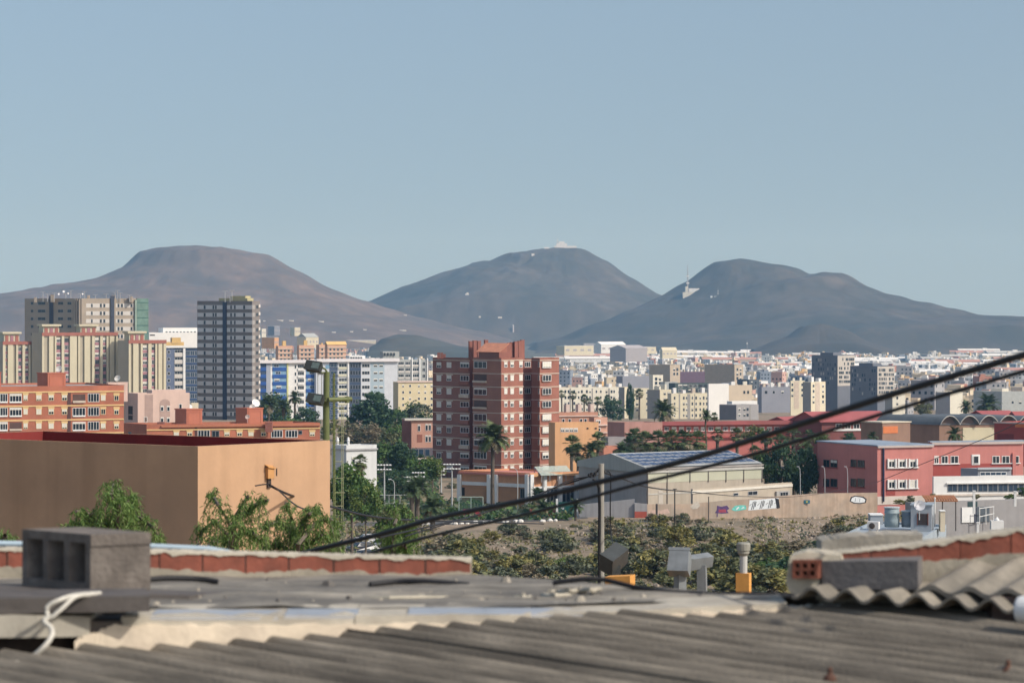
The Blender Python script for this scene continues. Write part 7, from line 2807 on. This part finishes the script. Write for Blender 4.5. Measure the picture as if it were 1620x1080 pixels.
# dark lifted laps between sheets
# cream plaster upstand behind the sheet ends
def strip(name, stations, m, thick=.1, jit=.004, seg=10, parent=None, lean=0.):
    """wall strip through (px, ytop, ybot, Y) stations with a rough edge"""
    mb = MB()
    top, bot = [], []
    for (a, at, ab, aY), (b, bt, bb, bY) in zip(stations, stations[1:]):
        for k in range(seg):
            t = k / seg
            px, yt, yb, Yq = a + (b - a) * t, at + (bt - at) * t, ab + (bb - ab) * t, aY + (bY - aY) * t
            top.append(P(px, yt, Yq) + Vector((0, lean + rr.uniform(-jit, jit) * .15, rr.uniform(-jit, jit))) - ro)
            bot.append(P(px, yb, Yq) - ro)
    a, at, ab, aY = stations[-1]
    top.append(P(a, at, aY) - ro)
    bot.append(P(a, ab, aY) - ro)
    n = len(top)
    bk = Vector((0, thick, 0))
    vs = bot + top + [v + bk for v in top] + [v + bk for v in bot]
    fs = []
    for i in range(n - 1):
        fs += [(i, i + 1, n + i + 1, n + i), (n + i, n + i + 1, 2 * n + i + 1, 2 * n + i), (2 * n + i, 2 * n + i + 1, 3 * n + i + 1, 3 * n + i)]
    fs += [(0, n, 2 * n, 3 * n), (n - 1, 4 * n - 1, 3 * n - 1, 2 * n - 1)]
    mb.mesh(vs, fs)
    return mb.build(name, m, parent or root)


def YE(px):
    """distance of the sheet-end line at column px, a little behind it"""
    kk = (px - 810) / F
    s = (kk * E0.y - E0.x) / (e_.x - kk * e_.y)
    return E0.y + e_.y * s


strip('plaster_upstand', [(118, 1012, 1075, YE(118)), (180, 989, 1075, YE(180)), (420, 988, 1065, YE(420)), (700, 986, 1050, YE(700)), (900, 981, 1030, YE(900)),
                          (1020, 975, 1020, YE(1020)), (1250, 963, 1010, YE(1250)), (1455, 955, 1000, YE(1455))], CREAM, .12, .006, 18)
for px, w_, dy in ((1000, 42, 4), (1090, 40, 3), (1170, 44, 2), (1250, 40, 2), (1325, 40, 1), (1395, 46, 0)):
    strip('plaster_lump', [(px, 974 - (px - 1000) * .045 + dy * .3, 1000, YE(px) + .0), (px + w_ * .5, 970 - (px - 1000) * .045, 1000, YE(px + w_ * .5) - .01), (px + w_, 975 - (px - 1000) * .045, 1000, YE(px + w_) + .0)], CREAM, .05, .006, 5)
# near-black strip painting the shade of the gap, and left ledge
strip('gap_shade_strip', [(-40, 1006, 1060, 9.05), (60, 1006, 1060, 9.12), (128, 1008, 1060, 9.2)], mat('gap_shade', (.035, .024, .018), var=.4, scale=9), .05)
# concrete ledge
LY = lambda px: YE(px) + .0
strip('concrete_ledge', [(-60, 972, 1008, 9.0), (60, 973, 1008, 9.06), (142, 975, 1006, 9.14)], LEDG, .30, .003, 6)
strip('concrete_ledge', [(192, 975, 1000, YE(192) + .02), (420, 973, 992, YE(420) + .02), (560, 972, 991, YE(560) + .02)], LEDG, .34, .003, 8)
strip('concrete_ledge', [(562, 973, 991, YE(562) + .018), (800, 971, 989, YE(800) + .018), (840, 970, 988, YE(840) + .018)], LEDG, .34, .003, 8)
strip('concrete_ledge', [(842, 971, 988, YE(842) + .022), (1000, 965, 979, YE(1000) + .022), (1245, 953, 966, YE(1245) + .022)], LEDG, .34, .003, 8)
strip('ledge_block', [(142, 983, 1010, 9.155), (194, 983, 1012, 9.2)], mat('dark_end_grain', (.12, .10, .085), var=.3, scale=14), .2, .003, 4)
# flat mortar roof behind
ZR = lambda px, py, Yq: P(px, py, Yq)
vs, fs = [], []
NI, NJ = 120, 34
for j in range(NJ + 1):
    for i in range(NI + 1):
        px = -120 + (1420 + 120) * i / NI
        Yn = YE(px) + .22
        far = 11.75 - max(0, px - 700) * .00165
        zn = P(px, 971 - max(0, px - 800) * .04, YE(px)).z
        pyf = 908 if px < 745 else 908 + (px - 745) * .068
        zf_ = P(px, pyf, far).z
        t = j / NJ
        Yq = Yn + (far - Yn) * t
        z = zn + (zf_ - zn) * t + noise.fractal((px * .006, Yq * 3, 2), 1, 2, 4) * .010
        for yy, hh in ((.30, .012), (.62, .009)):
            d = t - yy - noise.noise((px * .004, yy * 9, 5)) * .06
            z += hh * math.exp(-(d / .02) ** 2)
        vs.append(Vector(((px - 810) * Yq / F, Yq, z)) - ro)
for j in range(NJ):
    for i in range(NI):
        a = j * (NI + 1) + i
        fs.append((a, a + 1, a + NI + 2, a + NI + 1))
m = len(vs)
for i in range(NI + 1):
    v = vs[NJ * (NI + 1) + i]
    vs.append(v - Vector((0, 0, 1.2)))
for i in range(NI):
    a = NJ * (NI + 1) + i
    fs.append((a, a + 1, m + i + 1, m + i))
mb = MB()
mb.mesh(vs, fs)
mb.build('mortar_deck', MORT, root)
# house walls under the roof so that it stands on something
mb = MB()
c = [Vector((-3.2, 5.5, 0)), Vector((3.4, 5.0, 0)), Vector((3.2, 10.4, 0)), Vector((1.0, 10.55, 0)), Vector((-2.6, 11.6, 0))]
mb.prism([(p.x - ro.x, p.y - ro.y) for p in c], -1.5, zs - ro.z - .16)
mb.build('wall', mat('old_house_render', (.42, .36, .28), var=.15, scale=1, streak=.3), root)
# pale mortar seams
for k, (a, b, ya, yb, Yq) in enumerate(((238, 720, 953, 943, 10.35), (360, 745, 941, 941, 10.55), (780, 905, 944, 940, 10.6), (870, 950, 934, 931, 10.75))):
    n = 14
    mb = MB()
    pts = [P(a + (b - a) * i / n, ya + (yb - ya) * i / n + rr.uniform(-2, 2), Yq + .1 * math.sin(i)) - ro + Vector((0, 0, -.004)) for i in range(n + 1)]
    mb.tube(pts, [rr.uniform(.006, .014) for _ in pts], 6)
    mb.build('mortar_seam', mat('pale_mortar_seam', (.42, .38, .30), rough=.95, var=.2, scale=9), root)
# flashing strips
for a, b, y0, y1 in ((238, 440, 967, 980), (450, 565, 966, 978), (645, 770, 968, 976), (765, 1015, 966, 976)):
    mb = MB()
    Ya, Yb = YE(a) + .02, YE(b) + .02
    za, zb = P(a, y1, Ya).z, P(b, y1, Yb).z
    p0, p1 = P(a, y1, Ya) - ro, P(b, y1, Yb) - ro
    up = Vector((0, 0, .012))
    bk = Vector((0, .16, .006))
    mb.mesh([p0 + up, p1 + up, p1 + up + bk, p0 + up + bk, p0, p1, p1 + bk, p0 + bk], [(0, 1, 2, 3), (4, 5, 1, 0), (5, 6, 2, 1), (7, 4, 0, 3)])
    tag(mb.build('flashing_strip', ALS), 'thin bare aluminium strip lying along the concrete ledge', 'metal strip', 'aluminium strips along the ledge')
    bpy.data.objects[-1] if False else None
for o in [x for x in COL.objects if x.name.startswith('flashing_strip')]:
    o.location = ro

# brick parapet on the far edge
par = thing('brick_parapet', 'broken topped red brick parapet with pale mortar along the far left roof edge', 'parapet', P(300, 912, 11.7))
po = Vector(par.location)
def course(host, ho, stations, mcap, brick_h, n_brick, capm, name='brick_course', face_in=.0):
    """a row of bricks between a rough mortar bed and a rough mortar cap; stations (px, ytop, ybot, Y)"""
    def at(t):
        x = t * (len(stations) - 1)
        i = min(int(x), len(stations) - 2)
        f = x - i
        return [stations[i][k] + (stations[i + 1][k] - stations[i][k]) * f for k in range(4)]
    bm, cm, lm = MB(), MB(), MB()
    N_ = n_brick * 20
    rows_ = []
    for i in range(N_ + 1):
        t = i / N_
        px, yt, yb, Yq = at(t)
        top, bot = P(px, yt, Yq) - ho, P(px, yb, Yq) - ho
        H_ = top.z - bot.z
        n1 = noise.fractal((t * n_brick * 2.2, 1.3, 0), .8, 2.2, 4)
        n2 = noise.fractal((t * n_brick * 2.9, 7.3, 0), .8, 2.2, 4)
        z1 = bot.z + H_ * (.22 + .2 * n1)
        z2 = max(z1 + H_ * .04, bot.z + H_ * (.88 + .14 * n2))
        rows_.append((bot, top, z1, z2))
    q = Vector((0, .11, 0))
    for (b0, t0, z10, z20), (b1, t1, z11, z21) in zip(rows_, rows_[1:]):
        A = lambda b, z, y: Vector((b.x, b.y + y, z))
        lm.mesh([A(b0, b0.z - .15, -.004), A(b1, b1.z - .15, -.004), A(b1, z11, -.004), A(b0, z10, -.004), A(b0, z10, .09), A(b1, z11, .09)], [(0, 1, 2, 3), (3, 2, 5, 4)])
        lm.mesh([A(b0, b0.z, .012), A(b1, b1.z, .012), A(b1, t1.z - .006, .012), A(b0, t0.z - .006, .012)], [(0, 1, 2, 3)])
        cm.mesh([A(b0, z20, -.005), A(b1, z21, -.005), A(b1, t1.z, -.003), A(b0, t0.z, -.003), A(b0, t0.z + rr.uniform(-.003, .003), .12), A(b1, t1.z, .12), A(b0, z20, .1), A(b1, z21, .1), A(b0, b0.z - .15, .12), A(b1, b1.z - .15, .12)],
                [(0, 1, 2, 3), (3, 2, 5, 4), (0, 6, 7, 1), (4, 5, 9, 8)])
    for i in range(n_brick):
        t0, t1 = i / n_brick + .001, (i + 1) / n_brick - .0025
        p0, p1 = at(t0), at(t1)
        a0, a1 = P(p0[0], p0[1], p0[3]) - ho, P(p1[0], p1[1], p1[3]) - ho
        c0, c1 = P(p0[0], p0[2], p0[3]) - ho, P(p1[0], p1[2], p1[3]) - ho
        out = rr.uniform(-.001, .003)
        k = Vector((0, .1, 0))
        f = Vector((0, out, 0))
        vs = [c0 + f, c1 + f, c1 + k, c0 + k, a0 + f - Vector((0, 0, .004)), a1 + f - Vector((0, 0, .004)), a1 + k - Vector((0, 0, .004)), a0 + k - Vector((0, 0, .004))]
        bm.mesh(vs, [(0, 1, 5, 4), (1, 2, 6, 5), (2, 3, 7, 6), (3, 0, 4, 7), (4, 5, 6, 7)])
    bm.build(name, BRK, host)
    lm.build('mortar_bed', capm, host)
    cm.build('mortar_cap', mcap, host)


CAPM = mat('pale_mortar_cap', (.47, .42, .33), rough=.95, var=.18, scale=7, bump=.004, bscale=40)
course(par, po, [(-70, 867, 903, 11.35), (230, 871, 907, 11.45), (480, 877, 911, 11.6), (746, 884, 914, 11.7)], CAPM, .06, 11, mat('beige_mortar_bed', (.36, .32, .25), rough=.95, var=.2, scale=7, bump=.004, bscale=40))
pipe = MB()
pipe.tube([P(-60, 858, 12.2), P(20, 860, 12.2), P(240, 864, 12.2), P(330, 868, 12.2), P(420, 884, 12.2)], .014, 8)
tag(pipe.build('water_pipe', mat('pale_blue_pipe', (.42, .52, .58), rough=.5, var=.1)), 'pale blue plastic pipe running behind the brick parapet', 'pipe')

# concrete block with three cells, on dark boards
def celled(name, label, cat, near, aL, aR, wl, wr, h, cells, wall_t, m, depth=.26, end_groove=True, rows_=1, vin=None):
    """hollow block: cells open in its left face"""
    t = thing(name, label, cat, near)
    u = Vector((-math.cos(math.radians(aL)), math.sin(math.radians(aL)), 0)) * wl
    v = Vector((math.cos(math.radians(aR)), math.sin(math.radians(aR)), 0)) * wr
    mb = MB()
    S = lambda x, y, z: u * x + v * y + Vector((0, 0, z))
    xs = [0]
    w_ = (1 - wall_t[0] * (cells + 1)) / cells
    for i in range(cells):
        xs += [xs[-1] + wall_t[0]]
        xs += [xs[-1] + w_]
    xs += [1]
    zs_ = [0]
    hh = (h - wall_t[1] * (rows_ + 1)) / rows_
    for i in range(rows_):
        zs_ += [zs_[-1] + wall_t[1]]
        zs_ += [zs_[-1] + hh]
    zs_ += [h]
    for i in range(len(xs) - 1):
        for j in range(len(zs_) - 1):
            x0, x1, z0, z1 = xs[i], xs[i + 1], zs_[j], zs_[j + 1]
            if i % 2 == 1 and j % 2 == 1:
                d = depth
                mb.face([S(x0, 0, z0), S(x0, d, z0), S(x0, d, z1), S(x0, 0, z1)])
                mb.face([S(x1, 0, z0), S(x1, 0, z1), S(x1, d, z1), S(x1, d, z0)])
                mb.face([S(x0, 0, z0), S(x1, 0, z0), S(x1, d, z0), S(x0, d, z0)])
                mb.face([S(x0, 0, z1), S(x0, d, z1), S(x1, d, z1), S(x1, 0, z1)])
                mb.face([S(x0, d, z0), S(x1, d, z0), S(x1, d, z1), S(x0, d, z1)])
            else:
                mb.face([S(x1, 0, z0), S(x0, 0, z0), S(x0, 0, z1), S(x1, 0, z1)])
    if end_groove:
        g = h * .80
        o_ = v.normalized().cross(Vector((0, 0, 1))) * .006
        mb.face([S(0, 0, 0), S(0, 1, 0), S(0, 1, g), S(0, 0, g)])
        mb.face([S(0, 0, g), S(0, 1, g), S(0, 1, g) + o_, S(0, 0, g) + o_])
        mb.face([S(0, 0, g) + o_, S(0, 1, g) + o_, S(0, 1, h) + o_, S(0, 0, h) + o_])
        mb.face([S(0, 0, h) + o_, S(0, 1, h) + o_, S(0, 1, h), S(0, 0, h)])
    else:
        mb.face([S(0, 0, 0), S(0, 1, 0), S(0, 1, h), S(0, 0, h)])
    mb.face([S(0, 1, 0), S(1, 1, 0), S(1, 1, h), S(0, 1, h)])
    mb.face([S(1, 1, 0), S(1, 0, 0), S(1, 0, h), S(1, 1, h)])
    mb.face([S(0, 0, h), S(0, 1, h), S(1, 1, h), S(1, 0, h)])
    mb.face([S(0, 0, 0), S(1, 0, 0), S(1, 1, 0), S(0, 1, 0)])
    mb.build('body', m, t)
    return t


bk = P(143, 937, 10.0)
celled('concrete_block', 'grey hollow concrete block with three dark cells standing on dark boards', 'concrete block', bk, 38, 24, .385, .235, .221, 3, (.072, .034), BLK, .8)
def board(label, corners, thick, m):
    """corners: four ground points of the top face"""
    o = corners[0]
    mb = MB()
    t = [c - o for c in corners]
    d = Vector((0, 0, -thick))
    mb.mesh(t + [p + d for p in t], [(0, 1, 2, 3), (7, 6, 5, 4), (0, 4, 5, 1), (1, 5, 6, 2), (2, 6, 7, 3), (3, 7, 4, 0)])
    return tag(mb.build('board', m, None, o), label, 'board')


board('dark weathered board along the left roof ledge with its sawn end by the concrete block', [Vector(((x - 810) * y / F, y, 118.978)) for x, y in ((-60, 9.03), (237, 9.12), (231, 9.36), (-60, 9.27))], .054, WOOD)
board('thin dark board under the concrete block sticking out to its right', [P(-30, 933, 9.86), P(300, 941, 10.0), P(360, 936, 10.3), P(-30, 921, 10.3)], .022, WOOD)
for pts, lab in (([(228, 917, 10.9), (265, 914, 10.95), (310, 915, 11.0), (345, 920, 11.0)], 'short black hose end lying behind the concrete block'),
                 ([(585, 924, 11.0), (625, 920, 11.05), (660, 919, 11.05), (700, 921, 11.05), (742, 925, 11.05)], 'short black hose lying before the brick parapet'),
                 ([(874, 922, 10.95), (900, 918, 10.95), (930, 915, 10.95), (958, 917, 10.95), (1000, 927, 10.9), (1050, 935, 10.85), (1120, 939, 10.8), (1200, 940, 10.75), (1300, 943, 10.7), (1420, 950, 10.7)], 'long black hose curving along the far roof edge to the stacked sheets')):
    o = cable(lab, pts, .0105 if len(pts) > 6 else .012, name='hose')
    o['category'] = 'hose'
# white cord
CORD = mat('off_white_cord', (.55, .52, .45), rough=.7, var=.15, scale=20)
cable('off white cord looped over the dark board at the left', [(158, 938, 9.2), (146, 939, 9.12), (120, 941, 9.06), (95, 948, 8.99), (75, 960, 8.98), (79, 976, 8.97), (98, 962, 8.98), (118, 944, 9.03), (140, 940, 9.1), (152, 941, 9.16)], .008, CORD, 'cord')
cable('off white cord hanging from the loop down to the sheets at the left edge', [(79, 974, 8.97), (70, 982, 8.96), (80, 992, 8.95), (82, 1004, 8.93), (70, 1022, 8.9), (45, 1042, 8.9), (15, 1050, 8.85), (-40, 1052, 8.8)], .009, CORD, 'cord')
for o in COL.objects:
    if o.name.split('.')[0] == 'cord':
        o['category'] = 'cord'

# ------------------------------------------------------------------ stack of sheets, blocks and brick wall at the right
SX0 = P(1248, 940, 10.25)
stk = thing('corrugated_sheet', 'loose fibre cement sheet with a wavy end lying under blocks at the right', 'roofing sheet', SX0)
so_ = Vector(SX0)
dS = (P(1640, 950, 10.0) - P(1248, 928, 10.45))
dS.z = 0
dS = dS.normalized()
bS = Vector((-dS.y, dS.x, 0)) * .95 + Vector((.25, 0, 0))
bS = bS.normalized()


def loose(host, o, start, width, depth, z, m, amp=.026, pit=.137, tilt=0., ph=0., thick=.012, rise=.02):
    mb = MB()
    NI, NJ = 84, 6
    vs = []
    for j in range(NJ + 1):
        for i in range(NI + 1):
            s = width * i / NI
            q = start + dS * s + bS * (depth * j / NJ)
            zz = z + amp * math.cos(2 * math.pi * s / pit + ph) + tilt * s + rise * j / NJ
            vs.append(Vector((q.x, q.y, zz)) - o)
    fs = []
    for j in range(NJ):
        for i in range(NI):
            a = j * (NI + 1) + i
            fs.append((a, a + 1, a + NI + 2, a + NI + 1))
    n = len(vs)
    vs2 = [v - Vector((0, 0, thick)) for v in vs]
    f2 = [(n + a, n + d, n + c, n + b) for a, b, c, d in fs]
    rim = [(i, n + i, n + i + 1, i + 1) for i in range(NI)]
    for j in range(NJ):
        a, b = j * (NI + 1), (j + 1) * (NI + 1)
        rim += [(a, b, n + b, n + a), (a + NI, n + a + NI, n + b + NI, b + NI)]
    mb.mesh(vs + vs2, fs + f2 + rim)
    return mb.build('sheet', m, host)


zA = P(1300, 934, 10.3).z
loose(stk, so_, P(1252, 935, 10.3), 1.15, 1.0, zA, FIB2, .022, .142, -.012, 2.6)
st2 = thing('corrugated_sheet', 'thick upper sheet with two deep waves sloping up to the right brick parapet', 'roofing sheet', P(1448, 935, 10.15))
loose(st2, Vector(st2.location), P(1446, 935, 10.16), 1.2, .42, P(1500, 930, 10.15).z, FIB2, .015, .150, .012, 3.3, .020, .085)
# block with its shade put into the dark body colour, then hollow brick
t = thing('concrete_block', 'long dark solid concrete block lying on the stacked sheets', 'concrete block', P(1300, 932, 10.36))
mb = MB()
a, b = P(1300, 932, 10.36) - P(1300, 932, 10.36), P(1452, 932, 10.22) - P(1300, 932, 10.36)
q = Vector((.05, .2, 0))
hz_ = P(1300, 887, 10.36).z - P(1300, 932, 10.36).z
mb.mesh([a, b, b + q, a + q, a + Vector((0, 0, hz_)), b + Vector((0, 0, hz_)), b + q + Vector((0, 0, hz_)), a + q + Vector((0, 0, hz_))],
        [(0, 1, 5, 4), (1, 2, 6, 5), (2, 3, 7, 6), (3, 0, 4, 7), (4, 5, 6, 7), (3, 2, 1, 0)])
mb.build('body', mat('shaded_concrete_block', (.15, .14, .135), rough=.95, var=.2, scale=9, bump=.004, bscale=50), t)
celled('hollow_brick', 'small hollow red brick end with six dark cells at the left of the stack', 'brick', P(1293, 915, 10.33), 8, 60, .098, .16, .072, 3, (.10, .012), mat('dark_red_brown_brick', (.17, .06, .04), rough=.95, var=.3, scale=12, bump=.003, bscale=50), .9, False, 2)  # dark red-brown brick colour
mbk = thing('mortar_lump', 'pale mortar lump holding the hollow red brick', 'mortar', P(1262, 934, 10.36))
mb = MB()
pts = [(1243, 918), (1250, 880), (1275, 872), (1330, 878), (1334, 888), (1296, 889), (1297, 930), (1270, 945), (1248, 935)]
fr_ = [P(x, y_, 10.37) - Vector(mbk.location) for x, y_ in pts]
bk_ = [p + Vector((.03, .16, .0)) for p in fr_]
n = len(pts)
mb.mesh(fr_ + bk_, [(i, (i + 1) % n, n + (i + 1) % n, n + i) for i in range(n)] + [tuple(range(n)), tuple(reversed(range(n, 2 * n)))])
mb.build('body', CAPM, mbk)
p2_ = thing('brick_parapet', 'broken red brick parapet rising over the stacked sheets to the right picture edge', 'parapet', P(1300, 890, 10.45))
course(p2_, Vector(p2_.location), [(1296, 877, 893, 10.44), (1420, 864, 893, 10.42), (1520, 851, 890, 10.4), (1640, 834, 884, 10.38), (1760, 818, 880, 10.36)], CAPM, .06, 6, mat('beige_mortar_bed', (1, 1, 1)))
st4 = thing('parapet_block', 'rough grey mortar block behind the right brick parapet', 'block', P(1310, 878, 11.2))
strip('body', [(1300, 854, 884, 11.2), (1330, 850, 882, 11.2), (1400, 846, 880, 11.2), (1460, 844, 876, 11.2)], mat('rough_grey_mortar', (.33, .30, .25), rough=.95, var=.25, scale=8, bump=.006, bscale=30), .2, .005, 6, st4)
for ch in st4.children:
    ch.location = ro - Vector(st4.location)
wp_ = thing('pipe_end', 'white plastic pipe end poking in at the right picture edge', 'pipe', P(1612, 963, 9.7))
mb = MB()
Mx = Matrix.Rotation(math.radians(90), 4, 'Y') @ Matrix.Rotation(math.radians(35), 4, 'X')
mb.lathe([(.047, 0), (.05, .01), (.05, .5)], 20, M=Mx)
mb.build('body', mat('white_pvc', (.68, .68, .66), rough=.45, var=.08, scale=8), wp_)
bs_ = thing('brick_prop', 'dark brick prop under the stacked sheets beside the white pipe', 'brick', P(1570, 972, 10.0))
mb = MB()
mb.box(0, .12, 0, .2, -.03, .07)
mb.build('body', mat('dark_brick_prop', (.14, .10, .085), var=.25, scale=12), bs_)

# crumbs of mortar and small stones on the old roof
db = MB()
DBM = [mat('mortar_crumb', (.36, .32, .26), var=.2, scale=20), mat('dark_crumb', (.12, .11, .10), var=.2, scale=20), BRK]
for i in range(70):
    px, t_ = rr.uniform(180, 1230), rr.random()
    far = 11.6 - max(0, px - 700) * .00165
    Yn = YE(px) + .3
    Yq = Yn + (far - Yn) * t_
    zn = P(px, 971 - max(0, px - 800) * .04, YE(px)).z
    pyf = 908 if px < 745 else 908 + (px - 745) * .068
    zf_ = P(px, pyf, far + .15).z
    c = Vector(((px - 810) * Yq / F, Yq, zn + (zf_ - zn) * t_ + .004))
    s_ = rr.uniform(.003, .013) * (1 + (rr.random() < .08) * 1.2)
    vs = [c + Vector((rr.uniform(.6, 1.5) * s_ * math.cos(a), rr.uniform(.6, 1.2) * s_ * math.sin(a), -.006)) for a in (0, 1.3, 2.5, 3.8, 5)]
    top = [c + (v - c) * rr.uniform(.4, .7) + Vector((0, 0, s_ * rr.uniform(.6, 1.1))) for v in vs]
    db.mesh(vs + top, [(k, (k + 1) % 5, 5 + (k + 1) % 5, 5 + k) for k in range(5)] + [(5, 6, 7, 8, 9)], rr.choices(DBM, (5, 4, .3))[0])
o = db.build('debris')
o['kind'] = 'stuff'
bpy.context.view_layer.update()
